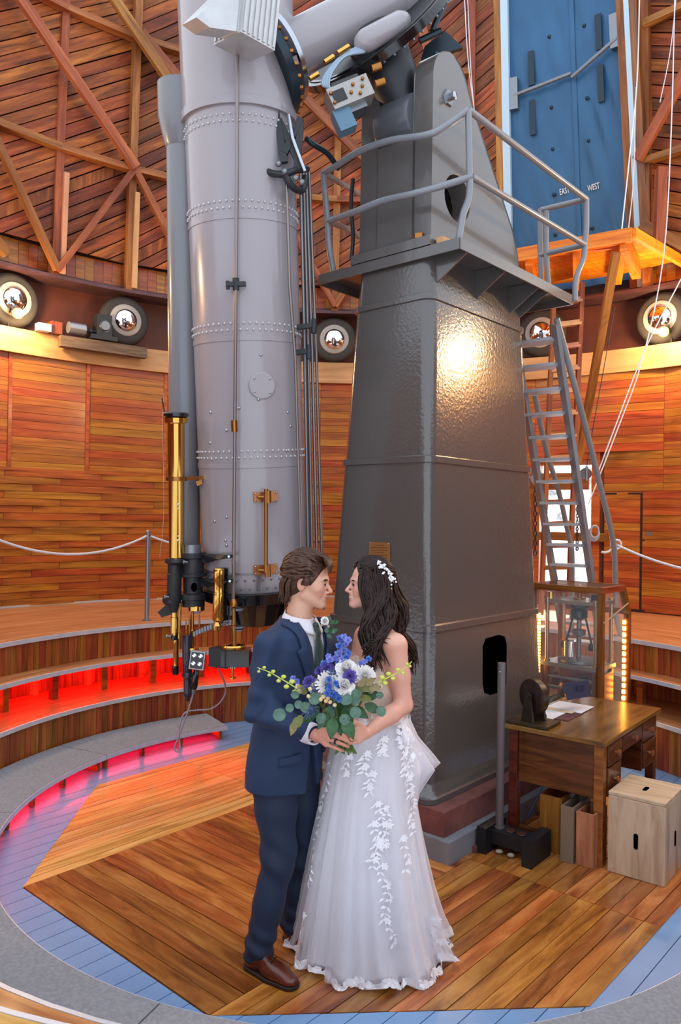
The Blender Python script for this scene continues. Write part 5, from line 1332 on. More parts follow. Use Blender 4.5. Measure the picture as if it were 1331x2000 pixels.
# ================================================================== implicit surfaces for the two people and their clothes
def V3(*a): return np.array(a[0] if len(a) == 1 else a, dtype=np.float32)
def sd_cap(P, a, b, ra, rb):
    a, b = V3(tuple(a)), V3(tuple(b)); ab = b-a; t = np.clip(((P-a)@ab)/max(float(ab@ab), 1e-9), 0, 1)
    return np.linalg.norm(P-a-t[..., None]*ab, axis=-1) - (ra+(rb-ra)*t)
def sd_ell(P, c, r, Mx=None):
    q = P - V3(tuple(c))
    if Mx is not None: q = q @ np.array(Mx, dtype=np.float32)
    r = V3(tuple(r)); k0 = np.linalg.norm(q/r, axis=-1); k1 = np.linalg.norm(q/(r*r), axis=-1)
    return k0*(k0-1)/np.maximum(k1, 1e-6)
def smin(a, b, k):
    h = np.clip(.5+.5*(b-a)/k, 0, 1); return b+(a-b)*h - k*h*(1-h)
def smax_(a, b, k): return -smin(-a, -b, k)
def chain(P, pts, rad, k=.02):
    d = None
    for i in range(len(pts)-1):
        e = sd_cap(P, pts[i], pts[i+1], rad[i], rad[i+1]); d = e if d is None else np.minimum(d, e) if k == 0 else smin(d, e, k)
    return d
def loft_sd(P, zs, cx, cy, a, b, F, pw=2.0):
    """upright body of elliptic sections; a across, b along facing F"""
    z = P[..., 2]; Fx, Fy = F
    x = P[..., 0]-np.interp(z, zs, cx); y = P[..., 1]-np.interp(z, zs, cy)
    v = x*Fx + y*Fy; u = x*Fy - y*Fx            # u > 0 to the person's right
    A = np.interp(z, zs, a); B = np.interp(z, zs, b)
    k = (np.abs(u/A)**pw + np.abs(v/B)**pw)**(1/pw)
    d = (k-1)*np.minimum(A, B)
    return np.maximum(d, np.maximum(zs[0]-z, z-zs[-1])), u, v
def nets(f, lo, hi, h):
    lo = np.array(lo, dtype=np.float32); hi = np.array(hi, dtype=np.float32)
    n_ = np.maximum(np.ceil((hi-lo)/h).astype(int)+1, 3)
    ax = [lo[i]+h*np.arange(n_[i], dtype=np.float32) for i in range(3)]
    P = np.stack(np.meshgrid(*ax, indexing='ij'), -1)
    d = f(P.reshape(-1, 3)).reshape(n_).astype(np.float32)
    ins = d < 0; c = n_-1
    acc = np.zeros((*c, 3), np.float32); cnt = np.zeros(tuple(c), np.float32)
    def sl(o): return tuple(slice(o[i], o[i]+c[i]) for i in range(3))
    for axis in range(3):
        for o1 in (0, 1):
            for o2 in (0, 1):
                o = [0, 0, 0]; o[(axis+1) % 3] = o1; o[(axis+2) % 3] = o2
                e = list(o); e[axis] = 1
                d0, d1 = d[sl(o)], d[sl(e)]; m_ = ins[sl(o)] != ins[sl(e)]
                t = np.where(m_, d0/np.where(m_, d0-d1, 1), 0)
                acc += np.where(m_[..., None], P[sl(o)], 0); acc[..., axis] += np.where(m_, t*h, 0); cnt += m_
    act = cnt > 0; idx = -np.ones(tuple(c), np.int64); idx[act] = np.arange(act.sum())
    V = acc[act]/cnt[act][:, None]; Q = []
    for axis in range(3):
        b_, c_ = (axis+1) % 3, (axis+2) % 3
        s0 = [slice(None)]*3; s0[axis] = slice(0, n_[axis]-1); s0[b_] = slice(1, n_[b_]-1); s0[c_] = slice(1, n_[c_]-1)
        s1 = list(s0); s1[axis] = slice(1, n_[axis])
        a0, a1 = ins[tuple(s0)], ins[tuple(s1)]; m_ = a0 != a1
        I = np.argwhere(m_)
        if not len(I): continue
        I = I + np.array([0 if k == axis else 1 for k in range(3)])
        def cell(db, dc):
            J = I.copy(); J[:, b_] -= db; J[:, c_] -= dc; return idx[J[:, 0], J[:, 1], J[:, 2]]
        q = np.stack([cell(1, 1), cell(0, 1), cell(0, 0), cell(1, 0)], 1)
        fl_ = a1[m_]; q[fl_] = q[fl_][:, ::-1]; Q.append(q[(q >= 0).all(1)])
    return V, np.concatenate(Q)
def relax(V, Q, it=1, w=.5):
    E = np.concatenate([Q[:, [0, 1]], Q[:, [1, 2]], Q[:, [2, 3]], Q[:, [3, 0]]])
    for _ in range(it):
        s = np.zeros_like(V); c = np.zeros(len(V), np.float32)
        np.add.at(s, E[:, 0], V[E[:, 1]]); np.add.at(c, E[:, 0], 1); np.add.at(s, E[:, 1], V[E[:, 0]]); np.add.at(c, E[:, 1], 1)
        V = V + w*(s/np.maximum(c, 1)[:, None]-V)
    return V
def sdf_obj(name, regions, mat, parent=None, colfn=None, it=1, origin=None, dispfn=None):
    """regions = [(f, lo, hi, cell)] meshed and joined in one mesh"""
    Vs, Qs, n_ = [], [], 0
    for f, lo, hi, h in regions:
        V, Q = nets(f, lo, hi, h); V = relax(V, Q, it); Vs.append(V); Qs.append(Q+n_); n_ += len(V)
    V = np.concatenate(Vs); Q = np.concatenate(Qs)
    if dispfn is not None: V = dispfn(V)
    if origin is None: origin = (V.min(0)+V.max(0))/2
    origin = np.array(origin, dtype=np.float32)
    me = bpy.data.meshes.new(name); nv, nq = len(V), len(Q)
    me.vertices.add(nv); me.vertices.foreach_set('co', (V-origin).astype(np.float32).ravel())
    me.loops.add(nq*4); me.loops.foreach_set('vertex_index', Q.astype(np.int32).ravel())
    me.polygons.add(nq); me.polygons.foreach_set('loop_start', np.arange(0, nq*4, 4, dtype=np.int32))
    me.update(calc_edges=True); me.validate(); me.shade_smooth()
    if colfn is not None:
        C = colfn(V); ca = me.color_attributes.new('Col', 'FLOAT_COLOR', 'POINT'); ca.data.foreach_set('color', C.astype(np.float32).ravel())
    return put(name, me, mat, parent, Vector([float(x) for x in origin]))
def skinmat(name, rough=.42):
    m_, nt, b = _new(name); a = N(nt, 'ShaderNodeVertexColor'); a.layer_name = 'Col'
    nt.links.new(a.outputs[0], b.inputs['Base Color']); b.inputs['Roughness'].default_value = rough
    b.inputs['Subsurface Weight'].default_value = .12; b.inputs['Subsurface Radius'].default_value = (.02, .008, .005)
    return m_
def cloth(name, c, rough=.8, sheen=.3, bs=900, bump=.15, var=.06):
    return paint(name, c, rough, bump=bump, bscale=bs, var=var, vscale=14, sheen=sheen)
class Head:
    """head facing F (unit, horizontal), nodding by 'nod' (down positive, radians), origin between the ears"""
    def __init__(s, c, F, nod, sc=1.0):
        s.c = Vector(c); f = Vector((F[0], F[1], 0)).normalized(); l = ZUP.cross(f)
        s.x = f*math.cos(nod) - ZUP*math.sin(nod); s.y = l; s.z = s.x.cross(l); s.sc = sc
        s.M = np.array([tuple(s.x), tuple(s.y), tuple(s.z)], dtype=np.float32).T
    def w(s, x, y, z): return s.c + (s.x*x + s.y*y + s.z*z)*s.sc
    def loc(s, P): return ((P - V3(tuple(s.c))) @ s.M)/s.sc
    def sdf(s, P, fem=False):
        q = s.loc(P); qa = q.copy(); qa[..., 1] = np.abs(q[..., 1])      # mirrored
        d = sd_ell(q, (-.012, 0, .028), (.098, .077, .090))
        d = smin(d, sd_ell(q, (.038, 0, -.035), (.050, .058, .075)), .03)
        d = smin(d, sd_cap(qa, (.0, .050, -.062), (.070, .014, -.100), .020, .017), .025)
        d = smin(d, sd_ell(q, (.076, 0, -.100), (.018, .020, .016)), .015)
        d = smin(d, sd_cap(qa, (.084, 0, .016), (.068, .046, .014), .012, .010), .012)
        d = smin(d, sd_ell(qa, (.056, .042, -.026), (.024, .024, .022)), .02)
        d = smax_(d, -sd_ell(qa, (.094, .031, -.006), (.015, .017, .012)), .012)     # eye sockets
        d = smin(d, sd_ell(qa, (.074, .031, -.006), (.0125, .014, .0115)), .004)
        n1 = sd_cap(q, (.084, 0, .004), (.110, 0, -.035), .0062, .0095)
        d = smin(d, n1, .009); d = smin(d, sd_ell(qa, (.094, .011, -.042), (.011, .008, .0075)), .006)
        d = smin(d, sd_ell(q, (.083, 0, -.066), (.014, .026, .018)), .012)
        d = smin(d, sd_cap(qa, (.0915, .004, -.0620), (.076, .027, -.0585), .0050, .0026), .004)
        d = smin(d, sd_cap(qa, (.0895, 0, -.0755), (.076, .025, -.0610), .0058, .0026), .004)
        d = smin(d, sd_ell(qa, (.064, .038, -.046), (.016, .012, .018)), .012)
        ear = sd_ell(qa, (-.012, .079, -.010), (.020, .0085, .033)); ear = smax_(ear, -sd_ell(qa, (-.006, .087, -.006), (.011, .0065, .019)), .004)
        d = smin(d, ear, .008)
        return d
    def col(s, P, base, lip, blush, teeth=False):
        q = s.loc(P); qa = np.abs(q[..., 1]); C = np.ones((len(P), 4), np.float32); C[:, :3] = base[:3]
        def mixc(m_, c): C[:, :3] = C[:, :3]*(1-m_[:, None]) + np.array(c[:3])*m_[:, None]
        mixc(.55*np.exp(-(((q[:, 0]-.07)/.03)**2 + ((qa-.045)/.02)**2 + ((q[:, 2]+.035)/.022)**2)), blush)
        mixc(.5*np.exp(-(((q[:, 0]-.108)/.014)**2 + (qa/.014)**2 + ((q[:, 2]+.038)/.012)**2)), blush)
        zc = -.0690 + 11*qa**2; hw = np.clip(1-(qa/.029)**2, 0, 1)
        m_ = ((q[:, 0] > .070) & (np.abs(q[:, 2]-zc) < .0095*hw) & (qa < .027)).astype(np.float32); mixc(m_*.7, lip)
        m_ = ((q[:, 0] > .070) & (np.abs(q[:, 2]-zc) < (.0042 if teeth else .0014)*hw) & (qa < .026)).astype(np.float32); mixc(m_*.95, lin('#f2ece4') if teeth else lin('#7a3a34'))
        m_ = np.exp(-(((q[:, 0]+.008)/.02)**2 + ((qa-.082)/.012)**2 + ((q[:, 2]+.01)/.03)**2)); mixc(.5*m_, blush)
        return C
    def eyes(s, parent, irismat, browmat, lashmat, fem=False, smile=False):
        wm = M.get('eye_white') or paint('eye_white', '#d8d2cc', .2)
        for sg in (-1, 1):
            b = MB(); b.ball(s.w(.0765, .031*sg, -.007), .0108*s.sc, 14); e = b.build('eye', wm, parent, smooth=80)
            b = MB(); c = s.w(.0855, .032*sg, -.008); b.ball(c, .0048*s.sc, 10); b.build('iris', irismat, e, smooth=80)
            pts = [s.w(.083+.004*math.sin(t*3.14), (.019+.026*t)*sg, -.002-.004*(2*t-1)**2) for t in [k/8 for k in range(9)]]
            b = MB(); b.sweep(pts, [.0012+.0022*math.sin((k/8)*3.14) for k in range(9)] if not fem else [.0016+.0028*math.sin((k/8)*3.14) for k in range(9)], 6); b.build('eyelid', lashmat, parent, smooth=80)
            pts = [s.w(.0905-.022*t*t, (.012+.040*t)*sg, .014+.008*t-.011*t*t) for t in [k/8 for k in range(9)]]
            b = MB(); b.sweep(pts, [.0022+.0030*math.sin((k/8)*2.6+.4) for k in range(9)] if not fem else [.0014+.0020*math.sin((k/8)*2.6+.4) for k in range(9)], 6); b.build('eyebrow', browmat, parent, smooth=80)
def hand_sd(P, wr, kn, tips, th, pw=.041, pt=.014, fr=.0088, k=.010):
    """wr wrist, kn four knuckles, tips list of 4 finger polylines starting at the knuckle, th thumb polyline"""
    d = None
    for i in range(4):
        e = sd_cap(P, Vector(wr).lerp(kn[i], .15), kn[i], .0165, .0125); d = e if d is None else smin(d, e, .014)
    for i, pl in enumerate(tips):
        rr = [fr*(1.06-.05*i)]*len(pl); rr = [r*(1-.13*j) for j, r in enumerate(rr)]
        d = smin(d, chain(P, pl, rr, .004), .004)
    d = smin(d, chain(P, th, [.0145, .0115, .0095, .008][:len(th)], .005), .008)
    return d
# ================================================================== the man in the navy suit
def unit2(x, y): l = math.hypot(x, y); return (x/l, y/l)
GF = unit2(.85, -.53); GRt = Vector((GF[1], -GF[0], 0)); GFv = Vector((GF[0], GF[1], 0))
GZ = [.735, .80, .90, 1.00, 1.10, 1.20, 1.30, 1.37, 1.42, 1.455, 1.485, 1.52]
GX = [-.238, -.236, -.228, -.220, -.214, -.210, -.205, -.200, -.196, -.190, -.186, -.182]
GY = [3.50]*12
GA = [.205, .202, .195, .186, .184, .198, .212, .212, .190, .130, .088, .060]
GB = [.158, .155, .146, .132, .126, .134, .138, .130, .112, .088, .072, .056]
def gsurf(u, z, off=0.0, back=False):
    A, B = np.interp(z, GZ, GA)+off, np.interp(z, GZ, GB)+off
    v = B*math.sqrt(max(0, 1-abs(u/A)**2.2))
    return Vector((np.interp(z, GZ, GX), np.interp(z, GZ, GY), z)) + GRt*u + GFv*(v if not back else -v)
def vw(z): return np.interp(z, [1.06, 1.30, 1.46, 1.52], [.0, .052, .085, .085])
gS, gE, gW = Vector((-.300, 3.352, 1.378)), at(506, 1384, 3.31), at(604, 1431, 3.205)
gS2, gE2, gW2 = Vector((-.095, 3.655, 1.392)), Vector((.015, 3.60, 1.10)), Vector((-.02, 3.33, 1.06))
def jacket(P):
    d, u, v = loft_sd(P, GZ[:-1], GX[:-1], GY[:-1], GA[:-1], GB[:-1], GF, 2.2); z = P[..., 2]
    d = d + .006*np.sin(z*34+u*20)*np.clip((1.2-z)*4, 0, 1)*np.clip((z-.90)*8, 0, 1) + .005*np.sin(u*26+z*14)*np.clip((.98-z)*5, 0, 1)
    cut = np.maximum(np.abs(u)-vw(z), .02-v); cut = np.maximum(cut, 1.06-z)
    d = np.maximum(d, -cut)
    op = np.maximum(np.abs(u)-np.interp(z, [.73, 1.0], [.05, .0]), .03-v); d = np.maximum(d, -np.maximum(op, z-1.0))
    arm = chain(P, [gS, gS.lerp(gE, .5), gE, gE.lerp(gW, .5), gW], [.066, .062, .060, .054, .048], .02)
    ang = (P - V3(tuple(gE))) @ V3(tuple((gW-gE).normalized())); up_ = (P - V3(tuple(gE))) @ V3(tuple((gS-gE).normalized()))
    arm = arm + .008*np.sin(ang*70)*np.exp(-(ang/.14)**2) + .008*np.sin(up_*60+1)*np.exp(-(up_/.16)**2)
    arm2 = chain(P, [gS2, gE2, gW2], [.076, .060, .048], .02)
    return smin(smin(d, arm, .022), arm2, .022)
GK = Vector((-.247, 3.385, .455)); GA1 = Vector((-.325, 3.325, .075)); GH = Vector((-.285, 3.445, .86))
GK2 = at(590, 1668, 3.56); GA2 = Vector((-.188, 3.535, .085)); GH2 = Vector((-.175, 3.57, .86))
def trousers(P):
    z = P[..., 2]
    def leg(h, k, a):
        d = chain(P, [h, h.lerp(k, .5), k, k.lerp(a, .5), a], [.098, .090, .074, .064, .063], .03)
        w = P - V3(tuple(k)); 
        d = d + .006*np.sin(w[..., 2]*48 + w[..., 0]*30)*np.exp(-(w[..., 2]/.11)**2) + .007*np.sin(z*85+w[..., 0]*40)*np.clip((.24-z)*6, 0, 1)
        return d
    d = smin(leg(GH, GK, GA1), leg(GH2, GK2, GA2), .015)
    hp, u, v = loft_sd(P, [.72, .80, .95, 1.05], [-.232]*4, [3.50]*4, [.165, .178, .170, .165], [.12, .13, .12, .11], GF)
    return np.maximum(smin(d, hp, .03), .045-z)
GHd = Head(at(602, 1134, 3.50), (.985, -.17), .10, 1.0)
gneck0, gneck1 = GHd.w(-.022, 0, -.055), Vector((-.185, 3.50, 1.43))
gw0, gw1 = at(612, 1434, 3.18), at(622, 1437, 3.155)
gkn = [at(640, 1423, 3.10), at(643, 1433, 3.09), at(642, 1443, 3.09), at(637, 1453, 3.10)]
gfin = [[gkn[0], at(660, 1429, 3.075), at(672, 1437, 3.08), at(680, 1444, 3.10)], [gkn[1], at(663, 1440, 3.065), at(676, 1446, 3.07), at(685, 1452, 3.09)],
        [gkn[2], at(661, 1450, 3.068), at(673, 1455, 3.072), at(681, 1459, 3.09)], [gkn[3], at(654, 1460, 3.08), at(664, 1464, 3.08), at(671, 1467, 3.095)]]
gth = [at(627, 1425, 3.13), at(638, 1413, 3.11), at(650, 1409, 3.10), at(660, 1411, 3.10)]
def ghead(P):
    d = GHd.sdf(P); nk = sd_cap(P, gneck0, gneck1, .056, .060)
    return smin(d, nk, .02)
def ghand(P):
    d = hand_sd(P, gw1, gkn, gfin, gth, fr=.0094); return smin(d, sd_cap(P, gw0, gw1, .027, .025), .015)
def gbody(P):                                   # trunk and limbs inside the clothes
    d, u, v = loft_sd(P, GZ[:-2], GX[:-2], GY[:-2], [a-.035 for a in GA[:-2]], [a-.035 for a in GB[:-2]], GF)
    d = smin(d, chain(P, [gS, gE, gw0], [.05, .04, .027], .01), .02); d = smin(d, chain(P, [gS2, gE2, gW2], [.05, .04, .027], .01), .02)
    d = smin(d, chain(P, [GH, GK, GA1+ZUP*.02], [.07, .05, .04], .01), .02); d = smin(d, chain(P, [GH2, GK2, GA2+ZUP*.02], [.07, .05, .04], .01), .02)
    return smin(d, sd_cap(P, gneck0, gneck1, .052, .055), .02)
skb, lipb, blb_ = lin('#e0ac92'), lin('#cc8474'), lin('#d9806c')
hc_ = GHd.c
def gcol(V):
    C = GHd.col(V, skb, lipb, blb_); m_ = (V[:, 2] < 1.3); C[m_, :3] = np.array(lin('#dc9c86')[:3]); return C
gm = skinmat('skin_man')
def bb(pts, m_): A = np.array([tuple(p) for p in pts]); return A.min(0)-m_, A.max(0)+m_
hlo, hhi = bb(sum(gfin, []) + gth + [gw0], .02)
groom = sdf_obj('person', [(ghead, np.array(tuple(hc_))-[.135, .12, .22], np.array(tuple(hc_))+[.15, .12, .15], .003), (ghand, hlo, hhi, .0028),
                           (gbody, (-.47, 3.1, .05), (.12, 3.75, 1.5), .014)], gm, None, gcol, 1, origin=(-.25, 3.45, .01))
props(groom, 'man in navy suit and dark green tie smiling at the woman, holding the bouquet', 'person')
suit = cloth('navy_wool', '#1a3052', .7, .04, 700, .12)
sdf_obj('jacket', [(jacket, (-.48, 3.10, .72), (.13, 3.80, 1.51), .0075)], suit, groom, None, 1)
sdf_obj('trousers', [(trousers, (-.48, 3.2, .04), (.02, 3.75, .93), .0075)], cloth('navy_trouser', '#13233e', .7, .04, 700, .12), groom, None, 1)
whs = cloth('shirt_white', '#e9e4ea', .7, .2, 500, .06, .02)
def shirt(P):
    d, u, v = loft_sd(P, GZ[:-1], GX[:-1], GY[:-1], [a-.010 for a in GA[:-1]], [a-.010 for a in GB[:-1]], GF, 2.2)
    return np.maximum(d, np.maximum(np.abs(u)-.13, .0-v))
sdf_obj('shirt_front', [(shirt, (-.35, 3.30, 1.02), (.05, 3.65, 1.49), .007)], whs, groom, None, 1)
def ribbon(name, f, nu, nv, mat, parent, th=.003):
    b = MB(); b.grid(f, nu, nv); o = b.build(name, mat, parent, smooth=80)
    so = o.modifiers.new('thick', 'SOLIDIFY'); so.thickness = th; so.offset = 0
    return o
for sg in (1, -1):
    def lap(t, s, sg=sg):
        z = lerp(1.07, 1.475, t); wdt = np.interp(t, [0, .55, .72, .73, .85, 1], [.012, .062, .078, .055, .05, .045])
        u = sg*(vw(z)-.004 + wdt*s); return gsurf(u, z, .010 + .008*math.sin(s*3.14))
    ribbon('lapel', lap, 40, 8, suit, groom, .005)
ntop = Vector((-.180, 3.50, 1.478))
def jcol(t, s):                                  # jacket collar round the back of the neck
    th = lerp(-2.15, 2.15, t); r = .082 + .020*s
    d = -GFv*math.cos(th) + GRt*math.sin(th); return ntop + d*r*(1.0+.10*abs(math.sin(th))) + ZUP*(.012 - .055*s - .028*(1-math.cos(th))*.5)
ribbon('jacket_collar', jcol, 30, 6, suit, groom, .006)
def scol(t, s):                                  # shirt collar
    th = lerp(-2.9, 2.9, t); d = -GFv*math.cos(th) + GRt*math.sin(th); fr_ = (1-math.cos(th))*.5
    return ntop + d*(.070 + .016*s*(1+1.1*fr_)) + ZUP*(.035 - .030*fr_ - (.036+.030*fr_**3)*s) + GFv*.006
ribbon('shirt_collar', scol, 40, 6, whs, groom, .004)
tiem = cloth('green_tie', '#1d3a34', .45, .2, 600, .1)
def tie(t, s):
    z = lerp(1.05, 1.452, t); w_ = np.interp(t, [0, .8, .9, 1], [.040, .026, .017, .019]); return gsurf((s-.5)*2*w_, z, .006 + .007*math.sin(s*3.14) + np.interp(t, [.88, .93, 1], [0, .010, .012]))
ribbon('tie', tie, 30, 7, tiem, groom, .004)
b = MB(); b.ball(gsurf(0, 1.452, .012), .017, 10, (1, 1, 1.2)); b.build('tie_knot', tiem, groom, smooth=80)
b = MB(); cd = (gw1-gW).normalized(); b.rev(gW + cd*-.02, gW+cd, [(0, .046), (.035, .045), (.062, .043), (.064, .036), (.03, .030)], 20); cf = b.build('shirt_cuff', whs, groom, smooth=50)
b = MB(); b.ball(at(606, 1446, 3.135), .0055, 8); b.build('cuff_link', M['steel'], cf, smooth=80)
b = MB(); rp = gfin[2][0].lerp(gfin[2][1], .75); rd = (gfin[2][1]-gfin[2][0]).normalized(); b.rev(rp-rd*.003, rp+rd, [(0, .0088), (0, .0112), (.007, .0112), (.007, .0088)], 18, caps=False); b.build('ring', M['dark_teal'], groom, smooth=40)
for sz in (1.09, .98):
    b = MB(); p = gsurf(-.02, sz, .012); b.rev(p, p+GFv, [(0, .010), (.004, .010), (.005, .007)], 12); b.build('jacket_button', M['gloss_black'], groom, smooth=40)
for sg in (1, -1):
    def flap(t, s, sg=sg): return gsurf(sg*lerp(.085, .175, t), lerp(.905, .865, s) + .012*(1-t), .010)
    ribbon('pocket_flap', flap, 12, 4, suit, groom, .004)
# shoes
lea = paint('brown_leather', '#5c2412', .3, var=.2, vscale=9, coat=.3, bump=.05, bscale=150); sole = paint('shoe_sole', '#2a1a12', .6)
def shoe(heel, toe, lb=None):
    f = (toe-heel); L = f.length; f.normalize(); r_ = Vector((f.y, -f.x, 0)); A = np.array([tuple(f), tuple(r_), (0, 0, 1)], dtype=np.float32).T
    hN = V3(tuple(heel))
    def sd(P):
        q = (P-hN)@A
        d = sd_ell(q, (.055, 0, .045), (.052, .036, .046)); d = smin(d, sd_ell(q, (.175, 0, .034), (.085, .047, .038)), .03)
        d = smin(d, sd_ell(q, (L-.05, 0, .026), (.050, .038, .026)), .02); d = smin(d, sd_cap(q, (.06, 0, .05), (.075, 0, .115), .036, .037), .03)
        d = smin(d, sd_cap(q, (.08, 0, .075), (.16, 0, .045), .026, .024), .02)
        return np.maximum(d, .016-q[..., 2])
    def so(P):
        q = (P-hN)@A; qq = q.copy(); qq[..., 2] = 0
        d = sd_cap(qq, (.045, 0, 0), (.16, 0, 0), .040, .050); d = smin(d, sd_cap(qq, (.16, 0, 0), (L-.04, 0, 0), .050, .042), .01)
        return np.maximum(d, np.abs(q[..., 2]-.009)-.008)
    lo, hi = bb([heel-f*.02, toe+f*.02], .07); lo[2] = -.004; hi[2] = .17
    s_ = sdf_obj('shoe', [(sd, lo, hi, .005)], lea, groom, None, 1)
    hi2 = hi.copy(); hi2[2] = .025; sdf_obj('sole', [(so, lo, hi2, .004)], sole, s_, None, 0)
    for k in range(4):
        t = .10+.022*k; c = heel + f*t + ZUP*(.108-.30*(t-.10)-.004)
        b = MB(); b.sweep([c - r_*.022 - ZUP*.006, c + ZUP*.002, c + r_*.022 - ZUP*.006], .0028, 6); b.build('lace', sole, s_, smooth=60)
shoe(Vector((-.385, 3.355, 0)), Vector((-.150, 3.175, 0))); shoe(Vector((-.225, 3.585, 0)), Vector((-.055, 3.365, 0)))
# face and hair
hairm = paint('brown_hair', '#5a3a28', .42, col2='#35201499'[:7], vscale=60, spec=.4)
GHd.eyes(groom, paint('iris_dark', '#1c120c', .1), hairm, paint('lash_dark', '#241611', .6))
def hpt(H, th, ph, r=(.108, .087, .102), c=(-.012, 0, .026)):
    d = (math.cos(th), math.sin(th)*math.sin(ph), math.sin(th)*math.cos(ph))
    return H.w(c[0]+r[0]*d[0], c[1]+r[1]*d[1], c[2]+r[2]*d[2])
def gcap(P):
    q = GHd.loc(P); qa = q.copy(); qa[..., 1] = np.abs(q[..., 1])
    d = sd_ell(q, (-.014, 0, .028), (.107, .086, .102)); d = smin(d, sd_ell(q, (-.060, 0, -.03), (.055, .066, .055)), .03)
    hl_ = q[..., 0]*.95 - q[..., 2]*.62 - .030 - .25*np.clip(np.abs(q[..., 1])-.04, 0, 1)
    d = smax_(d, hl_, .008); d = np.maximum(d, -.090-q[..., 2]); d = smax_(d, -sd_ell(qa, (.0, .085, -.022), (.027, .03, .034)), .006)
    return d
hair = sdf_obj('hair', [(gcap, np.array(tuple(hc_))-[.15, .13, .14], np.array(tuple(hc_))+[.15, .13, .16], .005)], hairm, groom, None, 1)
def lock(b, pts, r0, n_=14, flat=None):
    P = bez(pts, n_); rr = [r0*(.45+.55*math.sin(min(1, (k+1.5)/5)*1.57))*(1-.85*max(0, (k/n_-.55)/.45)**1.6) for k in range(n_+1)]; b.sweep(P, rr, 6, flat=flat)
rg = random.Random(3); b = MB()
for k in range(330):
    ph = rg.uniform(-1.75, 1.75); t0 = rg.uniform(.85, 1.9) + .25*abs(ph)**2*.3; L = rg.uniform(.7, 1.25)
    lift = rg.uniform(.96, 1.09); pts = []
    for j in range(6):
        t = t0+L*j/5; w_ = .05*math.sin(j*1.7+k)
        rr = lift*(1+.05*math.sin(j/5*3.14))
        p = hpt(GHd, min(t, 3.6), ph+w_, (.108*rr, .088*rr, .104*rr))
        pts.append(p)
    q = GHd.loc(np.array([tuple(pts[-1])], dtype=np.float32))[0]; qs = GHd.loc(np.array([tuple(pts[0])], dtype=np.float32))[0]
    if abs(qs[1]) > .06 and qs[0] > -.0 and qs[2] < .03: continue
    lock(b, pts, rg.uniform(.005, .0095))
for k in range(60):                              # nape and behind the ear
    sy = rg.uniform(-.075, .075); x0 = -.045-.055*rg.random()
    pts = [GHd.w(x0, sy, .03), GHd.w(x0-.022, sy*1.08, -.02), GHd.w(x0-.02, sy*1.0, -.06), GHd.w(x0-.012+rg.uniform(-.02, .01), sy*.95, -.095-rg.random()*.02)]
    lock(b, pts, .0075, 10)
for k in range(24):                              # forelock
    sy = rg.uniform(-.06, .03); pts = [GHd.w(.03, sy, .125), GHd.w(.075, sy-.01, .118), GHd.w(.100, sy-.02, .085), GHd.w(.098+rg.uniform(0, .008), sy-.03, .052+rg.uniform(-.01, .02))]
    lock(b, pts, .0065, 10)
for k in range(18):
    pts = [GHd.w(.02, -.080, .06+rg.uniform(-.02, .02)), GHd.w(.012, -.089, .03), GHd.w(.004+rg.uniform(-.01, .02), -.090, .0+rg.uniform(-.01, .015)), GHd.w(-.012, -.086, -.008)]
    lock(b, pts, .006, 8)
b.build('hair_locks', hairm, groom, smooth=80, kind='stuff')
# boutonniere on the far lapel
bo = empty('boutonniere', at(632, 1220, 3.44), 'small boutonniere of white roses and greenery on the far lapel', 'flower')
# ================================================================== the woman in the white dress
BF = unit2(-.93, -.37); BLt = Vector((-BF[1], BF[0], 0)); BFv = Vector((BF[0], BF[1], 0))   # BLt: to her left, towards the camera
BZ = [.90, .98, 1.06, 1.14, 1.22, 1.28, 1.34, 1.39, 1.425, 1.45, 1.48]
BX = [.200, .196, .190, .186, .182, .180, .180, .180, .178, .174, .168]
BYc = [3.49]*11
BA = [.165, .145, .122, .126, .140, .148, .152, .160, .140, .080, .055]
BB = [.120, .110, .096, .098, .108, .112, .100, .085, .068, .058, .050]
bS, bE, bW = Vector((.246, 3.345, 1.385)), at(789, 1377, 3.33), at(716, 1432, 3.17)
bS2, bE2, bW2 = Vector((.125, 3.635, 1.385)), Vector((.06, 3.60, 1.12)), Vector((.055, 3.30, 1.05))
bkn = [at(699, 1422, 3.125), at(697, 1431, 3.118), at(697, 1440, 3.118), at(700, 1448, 3.12)]
bfin = [[bkn[0], at(688, 1424, 3.105), at(680, 1430, 3.115), at(675, 1434, 3.13)], [bkn[1], at(685, 1434, 3.10), at(677, 1438, 3.112), at(672, 1441, 3.13)],
        [bkn[2], at(685, 1443, 3.10), at(678, 1446, 3.112), at(673, 1448, 3.13)], [bkn[3], at(689, 1451, 3.108), at(682, 1453, 3.118), at(678, 1454, 3.13)]]
bth = [at(709, 1423, 3.145), at(700, 1413, 3.125), at(690, 1410, 3.115), at(682, 1413, 3.115)]
BHd = Head(at(722, 1141, 3.49), (-.985, -.17), -.05, .93)
bn0, bn1 = BHd.w(-.030, 0, -.055), Vector((.172, 3.49, 1.41))
def btors(P, g=0.0):
    d, u, v = loft_sd(P, BZ, BX, BYc, [a+g for a in BA], [a+g for a in BB], BF)
    for sg in (-1, 1):
        c = Vector((.180, 3.49, 1.265)) + BLt*.068*sg + BFv*.070; d = smin(d, sd_ell(P, c, (.062+g, .062+g, .058+g)), .03)
    return d
def barm(P): return chain(P, [bS, bS.lerp(bE, .5), bE, bE.lerp(bW, .35), bW], [.050, .045, .037, .037, .0235], .02)
def bbody(P):
    d = smin(btors(P), barm(P), .035); d = smin(d, chain(P, [bS2, bE2, bW2], [.050, .038, .024], .02), .035)
    d = smin(d, sd_cap(P, bS + ZUP*.012, Vector((.178, 3.46, 1.425)), .042, .04), .03)
    d = smin(d, sd_cap(P, bn0, bn1, .045, .052), .03); return d
